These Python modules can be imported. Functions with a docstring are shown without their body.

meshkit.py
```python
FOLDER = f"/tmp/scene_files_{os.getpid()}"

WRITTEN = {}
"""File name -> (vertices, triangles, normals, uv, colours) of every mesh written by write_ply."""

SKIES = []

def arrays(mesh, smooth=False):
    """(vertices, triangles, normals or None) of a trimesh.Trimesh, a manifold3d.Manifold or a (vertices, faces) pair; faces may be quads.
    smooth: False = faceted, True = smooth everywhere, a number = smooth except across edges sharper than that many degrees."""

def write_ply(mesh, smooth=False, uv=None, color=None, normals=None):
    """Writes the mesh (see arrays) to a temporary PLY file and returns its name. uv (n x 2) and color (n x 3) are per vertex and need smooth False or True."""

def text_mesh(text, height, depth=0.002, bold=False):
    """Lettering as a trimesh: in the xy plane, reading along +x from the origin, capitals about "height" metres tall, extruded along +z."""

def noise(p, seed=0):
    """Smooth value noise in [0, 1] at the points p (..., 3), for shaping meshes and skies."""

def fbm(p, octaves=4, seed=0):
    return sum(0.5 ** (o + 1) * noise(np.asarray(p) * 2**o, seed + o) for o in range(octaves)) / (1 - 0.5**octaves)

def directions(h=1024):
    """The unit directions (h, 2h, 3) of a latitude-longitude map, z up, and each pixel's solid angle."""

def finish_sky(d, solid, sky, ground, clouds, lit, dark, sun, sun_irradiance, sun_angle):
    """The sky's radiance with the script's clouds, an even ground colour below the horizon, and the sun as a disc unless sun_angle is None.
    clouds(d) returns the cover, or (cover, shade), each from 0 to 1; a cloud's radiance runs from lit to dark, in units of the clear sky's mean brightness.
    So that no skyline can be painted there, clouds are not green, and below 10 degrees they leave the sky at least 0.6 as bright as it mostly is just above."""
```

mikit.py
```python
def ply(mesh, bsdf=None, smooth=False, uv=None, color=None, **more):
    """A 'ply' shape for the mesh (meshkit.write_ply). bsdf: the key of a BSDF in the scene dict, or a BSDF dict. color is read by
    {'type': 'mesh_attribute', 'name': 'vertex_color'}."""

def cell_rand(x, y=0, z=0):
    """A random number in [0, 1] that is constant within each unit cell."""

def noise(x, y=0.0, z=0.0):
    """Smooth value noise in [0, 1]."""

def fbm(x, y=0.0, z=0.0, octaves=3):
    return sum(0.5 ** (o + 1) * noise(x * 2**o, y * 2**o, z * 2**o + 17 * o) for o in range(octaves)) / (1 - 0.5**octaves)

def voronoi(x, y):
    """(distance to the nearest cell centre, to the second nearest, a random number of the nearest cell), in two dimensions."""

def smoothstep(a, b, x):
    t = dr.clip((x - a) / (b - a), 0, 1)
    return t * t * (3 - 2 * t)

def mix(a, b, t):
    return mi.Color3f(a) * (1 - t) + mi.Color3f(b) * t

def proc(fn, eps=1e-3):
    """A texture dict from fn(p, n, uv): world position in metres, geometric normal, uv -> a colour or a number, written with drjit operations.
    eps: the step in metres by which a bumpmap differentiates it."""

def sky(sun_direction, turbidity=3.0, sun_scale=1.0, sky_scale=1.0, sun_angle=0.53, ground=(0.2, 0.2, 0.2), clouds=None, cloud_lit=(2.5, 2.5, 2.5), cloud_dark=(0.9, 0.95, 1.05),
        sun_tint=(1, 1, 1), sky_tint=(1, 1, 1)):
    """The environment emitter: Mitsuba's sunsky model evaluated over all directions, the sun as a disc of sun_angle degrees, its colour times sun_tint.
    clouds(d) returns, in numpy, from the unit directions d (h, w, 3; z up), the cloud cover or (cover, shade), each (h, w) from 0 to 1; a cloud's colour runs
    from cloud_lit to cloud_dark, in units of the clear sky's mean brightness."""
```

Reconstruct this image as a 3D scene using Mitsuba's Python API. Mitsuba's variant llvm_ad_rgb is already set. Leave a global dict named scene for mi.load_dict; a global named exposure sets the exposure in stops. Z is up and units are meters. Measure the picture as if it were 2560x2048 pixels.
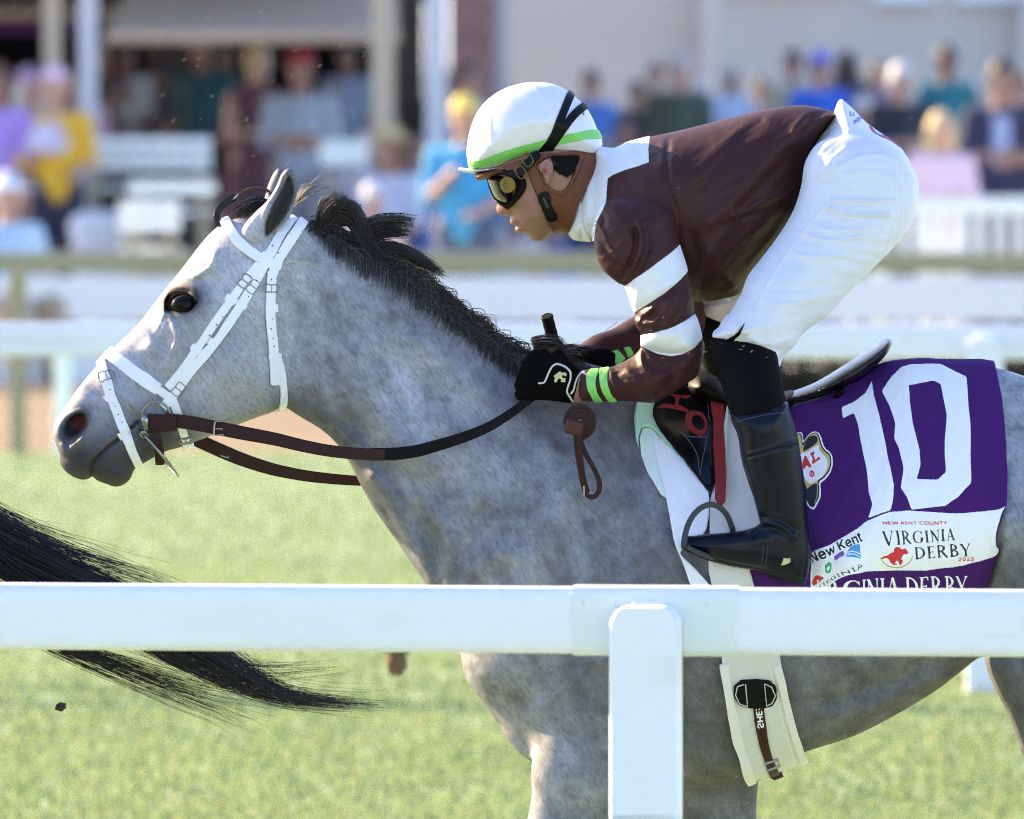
import math, numpy as np, trimesh, shapely, mitsuba as mi, mikit, meshkit, drjit as dr
from shapely.geometry import Polygon, LineString, Point, MultiPolygon
from scipy import ndimage, spatial, interpolate

scene, labels = {}, {}
T = mi.ScalarTransform4f

# ---------------------------------------------------------------- camera, sky, exposure
CAM_H, F_PX, PITCH = 2.02, 27778.0, math.atan(843 / 27778.0)       # a long lens held at eye height beside the inner rail
FWD = np.array([0, math.cos(PITCH), -math.sin(PITCH)]); UPV = np.array([0, math.sin(PITCH), math.cos(PITCH)])
scene['camera'] = {'type': 'thinlens', 'fov': math.degrees(2 * math.atan(1280 / F_PX)), 'fov_axis': 'x',
                   'aperture_radius': 0.0235, 'focus_distance': 19.8, 'near_clip': 0.5, 'far_clip': 900.0,
                   'to_world': T().look_at(origin=[0, 0, CAM_H], target=[0, float(FWD[1]), CAM_H + float(FWD[2])], up=[0, 0, 1])}
scene['sky'] = mikit.sky((-0.70, 0.56, 0.42), turbidity=3, sun_scale=0.9, sun_tint=(1.0, 0.96, 0.89), sky_tint=(1.10, 0.97, 1.17), ground=(0.16, 0.17, 0.09))
exposure = 3.88


def W(u, v, d):
    """World point at the distance d (along y) that a position of the reference frame (2560 x 2048) stands for."""
    r = FWD + (u - 1280) / F_PX * np.array([1, 0, 0]) + (1024 - v) / F_PX * UPV
    r = r * d / r[1]
    return np.array([r[0], d, CAM_H + r[2]])


def XZ(pts, d):
    return np.array([W(u, v, d)[[0, 2]] for u, v in pts])


def UV(p):
    q = np.asarray(p, float) - np.array([0, 0, CAM_H])
    f = q @ FWD
    return 1280 + F_PX * q[:, 0] / f, 1024 - F_PX * (q @ UPV) / f


def frame(x0, y0, s):
    return lambda *pts: [(x0 + x / s, y0 + y / s) for x, y in pts]


A = frame(100, 400, 2.029); J = frame(1100, 180, 2.695); S = frame(1200, 700, 2.695); C = frame(1550, 800, 2.1347)
U = frame(1000, 1400, 1.382); TL = frame(0, 1200, 1.96); B = frame(1100, 0, 1.4767); HF = frame(1200, 230, 4.422)
KB = frame(200, 850, 4.312); G = frame(1270, 760, 5.133); N = frame(880, 600, 1.9167); MZ = frame(0, 550, 2.465)
PX = 1 / F_PX


# ---------------------------------------------------------------- materials
def principled(name, color, rough=0.6, metal=0.0, **more):
    c = color if isinstance(color, dict) else {'type': 'rgb', 'value': list(color)}
    scene[name] = {'type': 'twosided', 'inner': {'type': 'principled', 'base_color': c, 'roughness': rough, 'metallic': metal, **more}}
    return name


VC = {'type': 'mesh_attribute', 'name': 'vertex_color'}


# ---------------------------------------------------------------- scene entries
def numbered(name):
    if name not in scene and not any(k.startswith(name + '__') for k in scene) and name not in labels:
        return name
    i = 1
    while f'{name}_{i:03d}' in scene or f'{name}_{i:03d}' in labels or any(k.startswith(f'{name}_{i:03d}__') for k in scene):
        i += 1
    return f'{name}_{i:03d}'


def tag(key, label=None, cat=None, group=None, kind=None):
    d = labels.setdefault(key, {})
    for k, x in (('label', label), ('category', cat), ('group', group), ('kind', kind)):
        if x is not None:
            d[k] = x
    return key


def thing(name, label, cat, group=None):
    key = numbered(name)
    return tag(key, label, cat, group)


def put(name, mesh, m, parent=None, smooth=35, color=None, xf=None):
    key = numbered((parent + '__' if parent else '') + name)
    d = mikit.ply(mesh, m, smooth=smooth, color=color)
    if xf is not None:
        d['to_world'] = xf
    scene[key] = d
    return key


# ---------------------------------------------------------------- implicit modelling
def closed_curve(pts, n=6):
    """Closed centripetal curve through the points."""
    p = np.asarray(pts, float); m = len(p); out = []
    for i in range(m):
        p0, p1, p2, p3 = p[i - 1], p[i], p[(i + 1) % m], p[(i + 2) % m]
        t0 = 0.0; t1 = t0 + max(np.linalg.norm(p1 - p0), 1e-9) ** .5; t2 = t1 + max(np.linalg.norm(p2 - p1), 1e-9) ** .5; t3 = t2 + max(np.linalg.norm(p3 - p2), 1e-9) ** .5
        for t in np.linspace(t1, t2, n, endpoint=False):
            a1 = (t1 - t) / (t1 - t0) * p0 + (t - t0) / (t1 - t0) * p1
            a2 = (t2 - t) / (t2 - t1) * p1 + (t - t1) / (t2 - t1) * p2
            a3 = (t3 - t) / (t3 - t2) * p2 + (t - t2) / (t3 - t2) * p3
            b1 = (t2 - t) / (t2 - t0) * a1 + (t - t0) / (t2 - t0) * a2
            b2 = (t3 - t) / (t3 - t1) * a2 + (t - t1) / (t3 - t1) * a3
            out.append((t2 - t) / (t2 - t1) * b1 + (t - t1) / (t2 - t1) * b2)
    return np.array(out)


def open_curve(pts, n=40):
    p = np.asarray(pts, float)
    if len(p) == 2:
        return p[0] + np.linspace(0, 1, n)[:, None] * (p[1] - p[0])
    t = np.r_[0, np.cumsum(np.linalg.norm(np.diff(p[:, :2], axis=0), axis=1) + 1e-9)]
    return interpolate.PchipInterpolator(t, p)(np.linspace(0, t[-1], n))


def resample(p, step):
    p = np.asarray(p, float)
    t = np.r_[0, np.cumsum(np.linalg.norm(np.diff(p, axis=0), axis=1))]
    n = max(int(t[-1] / step), 2)
    s = np.linspace(0, t[-1], n + 1)
    return np.stack([np.interp(s, t, p[:, i]) for i in range(p.shape[1])], 1)


def field(points, x):
    """Smooth scalar field through control points ((u, v, value), ...), given in world xz already."""
    pts = np.asarray(points, float)
    if len(pts) == 1:
        return np.full(len(x), pts[0, 2])
    lin = interpolate.RBFInterpolator(pts[:, :2], pts[:, 2], kernel='linear', smoothing=0)(x)
    return np.clip(lin, pts[:, 2].min(), pts[:, 2].max())


class Infl:
    """A closed body: a side outline given its own thickness. (y - yc)^2 = Q(x, z) is the surface."""

    def __init__(s, poly, d, w, R, g=0.0025, bumps=(), yc=None, smooth=True, noise=None, grow=0.0):
        s.d, s.g = d, g
        P = XZ(poly, d)
        P = closed_curve(P) if smooth else P
        pg = Polygon(P).buffer(0)
        if grow:
            pg = pg.buffer(grow)
        if pg.geom_type != 'Polygon':
            pg = max(pg.geoms, key=lambda q: q.area)
        s.poly = pg
        x0, z0, x1, z1 = pg.bounds; m = 0.07
        s.x0, s.z0 = x0 - m, z0 - m
        s.nx, s.nz = int((x1 - x0 + 2 * m) / g) + 1, int((z1 - z0 + 2 * m) / g) + 1
        xx, zz = np.meshgrid(s.x0 + np.arange(s.nx) * g, s.z0 + np.arange(s.nz) * g)
        pts = np.c_[xx.ravel(), zz.ravel()]
        shapely.prepare(pg)
        inside = shapely.contains_xy(pg, pts[:, 0], pts[:, 1])
        ring = resample(np.array(pg.exterior.coords), 0.0008)
        dist = spatial.cKDTree(ring).query(pts)[0] * np.where(inside, 1, -1)
        ctl = lambda a: [(*W(u, v, d)[[0, 2]], q) for u, v, q in a]
        wf = field(ctl(w), pts) if not np.isscalar(w) else np.full(len(pts), float(w))
        rf = field(ctl(R), pts) if not np.isscalar(R) else np.full(len(pts), float(R))
        if not np.isscalar(w):
            wf = ndimage.gaussian_filter(wf.reshape(s.nz, s.nx), 0.012 / g).ravel()
        if not np.isscalar(R):
            rf = ndimage.gaussian_filter(rf.reshape(s.nz, s.nx), 0.02 / g).ravel()
        t = np.clip(dist / rf, -1, 1)
        q = wf ** 2 * np.where(t > 0, 1 - (1 - t) ** 2, 2 * t + np.minimum(dist / rf + 1, 0) * 2)
        b = np.zeros(len(pts))
        for bump in bumps:
            if len(bump) == 3:                                       # stroke: points, half width (frame px), height (m)
                line, hw, amp = bump
                line = resample(XZ(open_curve(line, 30), d), 0.002)
                dd = spatial.cKDTree(line).query(pts, distance_upper_bound=hw * PX * d * 3.2)[0]
                b += amp * np.exp(-np.minimum(dd / (hw * PX * d), 4) ** 2)
            else:                                                    # blob: u, v, ru, rv, angle, height
                u, v, ru, rv, ang, amp = bump
                c = W(u, v, d); dx, dz = pts[:, 0] - c[0], pts[:, 1] - c[2]
                ca, sa = math.cos(math.radians(ang)), math.sin(math.radians(ang))
                e = ((dx * ca + dz * sa) / (ru * PX * d)) ** 2 + ((-dx * sa + dz * ca) / (rv * PX * d)) ** 2
                b += amp * np.exp(-e)
        if noise is not None:
            b += noise(pts)
        sq = np.sqrt(np.maximum(q, 0))
        b = np.maximum(b, -0.8 * sq)
        q = q + 2 * sq * b + np.where(q > 0, b * b, 0)
        s.Q = q.reshape(s.nz, s.nx)
        gz, gx = np.gradient(s.Q, g)
        s.G = np.sqrt(gx ** 2 + gz ** 2)
        s.Y = None
        if yc is not None:
            s.Y = ndimage.gaussian_filter(field(ctl(yc), pts).reshape(s.nz, s.nx), 0.02 / g)
        ym = float(np.sqrt(max(s.Q.max(), 1e-6)))
        yl, yh = (d, d) if s.Y is None else (s.Y.min(), s.Y.max())
        s.lo, s.hi = np.array([x0, yl - ym, z0]), np.array([x1, yh + ym, z1])

    def __call__(s, p):
        out = np.full(len(p), 0.3)
        near = ((p > s.lo - 0.06) & (p < s.hi + 0.06)).all(1)
        q = p[near]
        if len(q):
            c = [(q[:, 2] - s.z0) / s.g, (q[:, 0] - s.x0) / s.g]
            Q = ndimage.map_coordinates(s.Q, c, order=1, mode='nearest')
            gr = ndimage.map_coordinates(s.G, c, order=1, mode='nearest')
            y = q[:, 1] - (s.d if s.Y is None else ndimage.map_coordinates(s.Y, c, order=1, mode='nearest'))
            out[near] = np.clip((y * y - Q) / np.sqrt(4 * y * y + gr ** 2 + 1e-6), -0.3, 0.3)
        return out


def creases(amp, ang, lam, stretch=4.0, seed=3, soft=0.0):
    """Sharp little folds of thin cloth, running along the angle ang (degrees from x towards z)."""
    ca, sa = math.cos(math.radians(ang)), math.sin(math.radians(ang))

    def f(p):
        a, b = p[:, 0] * ca + p[:, 1] * sa, -p[:, 0] * sa + p[:, 1] * ca
        w = meshkit.fbm(np.c_[a * 9, b * 9, a * 0], 2, seed + 5) - .5
        n = meshkit.fbm(np.c_[a / (lam * stretch), b / lam + 1.6 * w, a * 0], 3, seed)
        r = (1 - np.abs(2 * n - 1)) ** 3
        m = np.clip(meshkit.fbm(np.c_[a * 7, b * 7, a * 0 + 4], 2, seed + 9) * 2.4 - .7, 0, 1)
        return amp * (r - .45) * (.25 + .75 * m)
    return f


def smin(a, b, k):
    h = np.clip(0.5 + 0.5 * (b - a) / k, 0, 1)
    return b * (1 - h) + a * h - k * h * (1 - h)


def cone(p, a, b, ra, rb):
    a, b = np.asarray(a, float), np.asarray(b, float)
    ab = b - a
    q = p - a
    t = np.clip((q @ ab) / (ab @ ab), 0, 1)
    q = q - t[:, None] * ab
    return np.sqrt(np.einsum('ij,ij->i', q, q)) - (ra + (rb - ra) * t)


def chain(p, pts, radii, k=0.015):
    """A limb: round cones from joint to joint with soft seams; far away only a lower bound."""
    pts = np.asarray(pts, float); r = max(radii) + 0.07
    lo, hi = pts.min(0) - r, pts.max(0) + r
    near = ((p > lo) & (p < hi)).all(1)
    full = np.full(len(p), 0.07)
    q = p[near]
    if len(q):
        out = None
        for i in range(len(pts) - 1):
            c = cone(q, pts[i], pts[i + 1], radii[i], radii[i + 1])
            out = c if out is None else smin(out, c, k)
        full[near] = np.minimum(out, 0.07)
    return full


def ellip(p, c, r):
    q = (p - np.asarray(c)) / np.asarray(r)
    n = np.linalg.norm(q, axis=1)
    return n * (n - 1) / (np.linalg.norm(q / np.asarray(r), axis=1) + 1e-9)


class Cut:
    """Union of implicit bodies with soft seams."""

    def __init__(s, fns, k, lo, hi):
        s.fns, s.k, s.lo, s.hi = fns, k, np.asarray(lo, float), np.asarray(hi, float)

    def __call__(s, p):
        out = None
        for f in s.fns:
            v = f(p)
            out = v if out is None else smin(out, v, s.k)
        return out


def isosurf(D, lo, hi, h, Bk=8):
    """Sparse surface nets of D = 0; returns (vertices, triangles)."""
    lo = np.asarray(lo, float) - 3 * h; hi = np.asarray(hi, float) + 3 * h
    nb = np.ceil((hi - lo) / (Bk * h)).astype(int)
    bi = np.stack(np.meshgrid(*[np.arange(n) for n in nb], indexing='ij'), -1).reshape(-1, 3)
    cen = lo + (bi + 0.5) * Bk * h
    keep = np.concatenate([np.abs(D(c)) < Bk * h * 1.6 for c in np.array_split(cen, max(1, len(cen) // 300000))])
    bi = bi[keep]
    o = np.stack(np.meshgrid(*[np.arange(Bk + 1)] * 3, indexing='ij'), -1).reshape(-1, 3)
    NY, NZ = nb[1] * Bk + 2, nb[2] * Bk + 2
    ids, verts, quads = [], [], []
    for blk in np.array_split(bi, max(1, len(bi) // 600)):
        g = blk[:, None] * Bk + o
        val = D((lo + g * h).reshape(-1, 3)).reshape(len(blk), Bk + 1, Bk + 1, Bk + 1)
        neg = val < 0
        cnt = sum(neg[:, a:a + Bk, b:b + Bk, c:c + Bk].astype(np.int8) for a in (0, 1) for b in (0, 1) for c in (0, 1))
        n, i, j, k = np.nonzero((cnt > 0) & (cnt < 8))
        acc = np.zeros((len(n), 3)); num = np.zeros(len(n))
        cor = {(a, b, c): val[n, i + a, j + b, k + c] for a in (0, 1) for b in (0, 1) for c in (0, 1)}
        for (a, va) in cor.items():
            for ax in range(3):
                if a[ax] == 0:
                    b = list(a); b[ax] = 1; vb = cor[tuple(b)]
                    m = (va < 0) != (vb < 0)
                    t = np.where(m, va / np.where(m, va - vb, 1), 0)
                    pt = np.tile(np.array(a, float), (len(n), 1)); pt[:, ax] = t
                    acc += pt * m[:, None]; num += m
        gc = blk[n] * Bk + np.stack([i, j, k], 1)
        ids.append((gc[:, 0] * NY + gc[:, 1]) * NZ + gc[:, 2])
        verts.append(lo + (gc + acc / num[:, None]) * h)
        for ax in range(3):
            sl = [slice(0, Bk)] * 3; s2 = list(sl); s2[ax] = slice(1, Bk + 1)
            e = neg[(slice(None), *sl)] != neg[(slice(None), *s2)]
            n, i, j, k = np.nonzero(e)
            gc = blk[n] * Bk + np.stack([i, j, k], 1)
            up = neg[n, i, j, k]
            o1, o2 = (ax + 1) % 3, (ax + 2) % 3
            four = []
            for d1, d2 in ((0, 0), (1, 0), (1, 1), (0, 1)):
                q = gc.copy(); q[:, o1] -= d1; q[:, o2] -= d2
                four.append((q[:, 0] * NY + q[:, 1]) * NZ + q[:, 2])
            f = np.stack(four, 1)
            quads.append(np.where(up[:, None], f, f[:, ::-1]))
    ids, verts, quads = np.concatenate(ids), np.concatenate(verts), np.concatenate(quads)
    order = np.argsort(ids); ids, verts = ids[order], verts[order]
    at = np.clip(np.searchsorted(ids, quads), 0, len(ids) - 1)
    at = at[(ids[at] == quads).all(1)]
    for _ in range(2):
        d = D(verts); n = grad(D, verts, h * 0.5)
        verts = verts - np.clip(d, -h, h)[:, None] * n
    return verts, np.vstack([at[:, [0, 1, 2]], at[:, [0, 2, 3]]])


def grad(D, p, e=0.0015):
    g = np.stack([D(p + np.eye(3)[a] * e) - D(p - np.eye(3)[a] * e) for a in range(3)], 1)
    return g / np.maximum(np.linalg.norm(g, axis=1, keepdims=True), 1e-9)


def land(D, xz, y0, y1, back=False):
    """Points on the surface D = 0 that the rays through xz along y meet first; rays that miss end on the nearest rim."""
    sgn = -1.0 if back else 1.0
    y = np.full(len(xz), y1 if back else y0, float)
    best, by = np.full(len(xz), 9.0), y.copy()
    live = np.ones(len(xz), bool)
    for _ in range(90):
        i = np.nonzero(live)[0]
        if not len(i):
            break
        d = D(np.c_[xz[i, 0], y[i], xz[i, 1]])
        better = d < best[i]
        best[i[better]] = d[better]; by[i[better]] = y[i[better]]
        hit = d < 0.0004
        live[i[hit]] = False
        y[i] += sgn * np.where(hit, np.minimum(d, 0), np.clip(d * 0.9, 0.0006, 0.03))
        out = (y[i] > y1) if not back else (y[i] < y0)
        live[i[out]] = False
    p = np.c_[xz[:, 0], by, xz[:, 1]]
    for _ in range(2):
        n = grad(D, p)
        p = p - np.clip(D(p), -0.02, 0.05)[:, None] * n
    return p, grad(D, p, 0.003)


def tri2d(pg, step):
    """Triangles inside a shapely polygon: (points, faces)."""
    rings = [resample(np.array(r.coords), step)[:-1] for r in (pg.exterior, *pg.interiors)]
    x0, z0, x1, z1 = pg.bounds
    xx, zz = np.meshgrid(np.arange(x0, x1, step), np.arange(z0, z1, step * .87))
    xx[1::2] += step / 2
    inner = pg.buffer(-0.45 * step)
    q = np.c_[xx.ravel(), zz.ravel()]
    if not inner.is_empty:
        q = q[shapely.contains_xy(inner, q[:, 0], q[:, 1])]
    else:
        q = q[:0]
    p = np.vstack([*rings, q])
    f = spatial.Delaunay(p).simplices
    c = p[f].mean(1)
    f = f[shapely.contains_xy(pg.buffer(step * 0.03), c[:, 0], c[:, 1])]
    a = p[f]
    area = (a[:, 1, 0] - a[:, 0, 0]) * (a[:, 2, 1] - a[:, 0, 1]) - (a[:, 1, 1] - a[:, 0, 1]) * (a[:, 2, 0] - a[:, 0, 0])
    f = np.where((area > 0)[:, None], f, f[:, ::-1])[np.abs(area) > 1e-12]
    return p, f


def shell(top, bot, f):
    """Closed solid between two sheets with the same triangles f (f turns towards -y, the top side)."""
    e = np.sort(np.vstack([f[:, [0, 1]], f[:, [1, 2]], f[:, [2, 0]]]), axis=1)
    d = np.vstack([f[:, [0, 1]], f[:, [1, 2]], f[:, [2, 0]]])
    _, inv, cnt = np.unique(e, axis=0, return_inverse=True, return_counts=True)
    rim = d[cnt[inv.ravel()] == 1]
    n = len(top)
    side = np.vstack([np.c_[rim[:, 0], rim[:, 0] + n, rim[:, 1] + n], np.c_[rim[:, 0], rim[:, 1] + n, rim[:, 1]]])
    return np.vstack([top, bot]), np.vstack([f, f[:, ::-1] + n, side])


def patch(poly, D, d, off=0.002, thick=0.002, step=0.004, back=False, both=False, y0=19.3, y1=20.7, rough=None, smooth=False, round_px=0):
    """A piece of material lying on the surface D: poly in frame px at the distance d (or a shapely polygon in world xz)."""
    pg = poly if hasattr(poly, 'geom_type') else Polygon(closed_curve(XZ(poly, d)) if smooth else XZ(poly, d)).buffer(0)
    if round_px:
        r = round_px * PX * d
        pg = pg.buffer(-r).buffer(r)
    out = []
    for g in getattr(pg, 'geoms', [pg]):
        if g.area < 1e-7:
            continue
        p2, f = tri2d(g, step)
        for bk in ((False, True) if both else (back,)):
            p, n = land(D, p2, y0, y1, bk)
            h = 0 if rough is None else rough(p2)[:, None]
            top = p + n * (off + thick + h); bot = p + n * (off + h)
            v, ff = shell(top, bot, f if not bk else f[:, ::-1])
            out.append(trimesh.Trimesh(v, ff, process=False))
    return trimesh.util.concatenate(out)


def strap_poly(pts, width, d, cap='flat', curve=True):
    """Outline (world xz) of a band along frame px points; width in px, one number."""
    line = open_curve(pts, 40) if curve else np.asarray(pts, float)
    return LineString(XZ(line, d)).buffer(width * PX * d / 2, cap_style=cap, join_style='round')


def ring_tube(path, r, sides=10, closed=False, flat=None, up=None):
    """Tube along 3-D points; r a number or one per point; flat = (half width, half thickness, direction of the width)."""
    p = np.asarray(path, float); n = len(p)
    t = (np.roll(p, -1, 0) - np.roll(p, 1, 0)) if closed else np.gradient(p, axis=0)
    t /= np.linalg.norm(t, axis=1, keepdims=True) + 1e-12
    ref = np.array([0, 1, 0.0]) if up is None else np.asarray(up, float)
    a = np.cross(t, ref); bad = np.linalg.norm(a, axis=1) < 1e-3
    a[bad] = np.cross(t[bad], [0.3, 0, 1.0]); a /= np.linalg.norm(a, axis=1, keepdims=True)
    b = np.cross(a, t)
    ang = np.arange(sides) * 2 * np.pi / sides
    r = np.broadcast_to(r, (n,))
    if flat is None:
        ca, sa = np.cos(ang), np.sin(ang)
    else:
        ca, sa = np.sign(np.cos(ang)) * np.abs(np.cos(ang)) ** .5 * flat[0], np.sign(np.sin(ang)) * np.abs(np.sin(ang)) ** .5 * flat[1]
    v = p[:, None] + r[:, None, None] * (ca[None, :, None] * a[:, None] + sa[None, :, None] * b[:, None])
    m = n if closed else n - 1
    i, j = np.meshgrid(np.arange(m), np.arange(sides), indexing='ij')
    i2, j2 = (i + 1) % n, (j + 1) % sides
    q = np.stack([i * sides + j, i * sides + j2, i2 * sides + j2, i2 * sides + j], -1).reshape(-1, 4)
    v = v.reshape(-1, 3); f = np.vstack([q[:, [0, 1, 2]], q[:, [0, 2, 3]]])
    if not closed:
        c0, c1 = len(v), len(v) + 1
        v = np.vstack([v, p[:1], p[-1:]])
        k = np.arange(sides); k2 = (k + 1) % sides
        f = np.vstack([f, np.c_[k2, k, np.full(sides, c0)], np.c_[(n - 1) * sides + k, (n - 1) * sides + k2, np.full(sides, c1)]])
    return trimesh.Trimesh(v, f[:, ::-1], process=False)


def hair(strands, r0, r1, sides=3):
    """Many strands (n, m, 3) as thin tapering tubes in one mesh."""
    s = np.asarray(strands, float); n, m = s.shape[:2]
    t = np.gradient(s, axis=1); t /= np.linalg.norm(t, axis=2, keepdims=True) + 1e-12
    a = np.cross(t, np.array([0.2, 1, 0.3])); a /= np.linalg.norm(a, axis=2, keepdims=True) + 1e-12
    b = np.cross(a, t)
    r = np.linspace(0, 1, m)
    rad = (np.asarray(r0).reshape(-1, 1) * (1 - r) + np.asarray(r1).reshape(-1, 1) * r)
    rad = np.broadcast_to(rad, (n, m))
    ang = np.arange(sides) * 2 * np.pi / sides
    v = s[:, :, None] + rad[:, :, None, None] * (np.cos(ang)[:, None] * a[:, :, None] + np.sin(ang)[:, None] * b[:, :, None])
    i, j = np.meshgrid(np.arange(m - 1), np.arange(sides), indexing='ij')
    q = np.stack([i * sides + j, i * sides + (j + 1) % sides, (i + 1) * sides + (j + 1) % sides, (i + 1) * sides + j], -1).reshape(-1, 4)
    q = np.vstack([q[:, [0, 1, 2]], q[:, [0, 2, 3]]])
    f = (q[None] + (np.arange(n) * m * sides)[:, None, None]).reshape(-1, 3)
    return trimesh.Trimesh(v.reshape(-1, 3), f, process=False)


def rbox(x, y, z, r=0.01, seg=1):
    """Box with chamfered edges."""
    b = trimesh.creation.box((x, y, z))
    if r <= 0:
        return b
    c = [trimesh.creation.box((x, y - 2 * r, z - 2 * r)), trimesh.creation.box((x - 2 * r, y, z - 2 * r)), trimesh.creation.box((x - 2 * r, y - 2 * r, z))]
    return trimesh.convex.convex_hull(np.vstack([q.vertices for q in c]))


def moved(m, p, rz=0.0, rx=0.0, ry=0.0):
    m = m.copy()
    for a, ax in ((rx, [1, 0, 0]), (ry, [0, 1, 0]), (rz, [0, 0, 1])):
        if a:
            m.apply_transform(trimesh.transformations.rotation_matrix(a, ax))
    m.apply_translation(p)
    return m


def join(ms):
    return trimesh.util.concatenate(ms)


# ================================================================ THE GREY HORSE
HD = 20.0                                                            # the horse's middle plane
head_pts = A((68, 1395), (74, 1345), (95, 1297), (135, 1248), (182, 1175), (240, 1102), (292, 1042), (332, 998), (375, 955), (425, 908), (500, 832), (570, 742), (640, 652), (700, 578),
             (760, 500), (820, 422), (870, 366), (930, 322), (1000, 297), (1100, 292), (1200, 290), (1290, 292), (1350, 340), (1370, 500), (1350, 750), (1310, 980), (1275, 1120), (1245, 1215),
             (1190, 1272), (1100, 1305), (960, 1360), (870, 1398), (780, 1432), (720, 1455), (640, 1478), (580, 1508), (530, 1537), (492, 1556), (474, 1580), (456, 1620), (420, 1649), (380, 1657),
             (330, 1641), (290, 1626), (264, 1606), (250, 1616), (215, 1622), (165, 1605), (125, 1574), (103, 1540), (99, 1490), (82, 1440))
aw = lambda x, y, w: (100 + x / 2.029, 400 + y / 2.029, w)
head_w = [aw(80, 1400, .045), aw(180, 1350, .058), aw(250, 1500, .056), aw(380, 1600, .045), aw(150, 1580, .05), aw(420, 1250, .056), aw(500, 1450, .05), aw(360, 1020, .046), aw(560, 1100, .062),
          aw(620, 800, .075), aw(740, 700, .096), aw(700, 620, .085), aw(850, 420, .075), aw(960, 420, .088), aw(1000, 800, .092), aw(1000, 1050, .09), aw(1100, 1200, .078), aw(800, 1250, .07),
          aw(700, 1420, .05), aw(1200, 700, .088), aw(1250, 450, .07), aw(1300, 900, .075)]
ab = lambda x, y, rx, ry, ang, amp: (100 + x / 2.029, 400 + y / 2.029, rx / 2.029, ry / 2.029, ang, amp)
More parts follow.
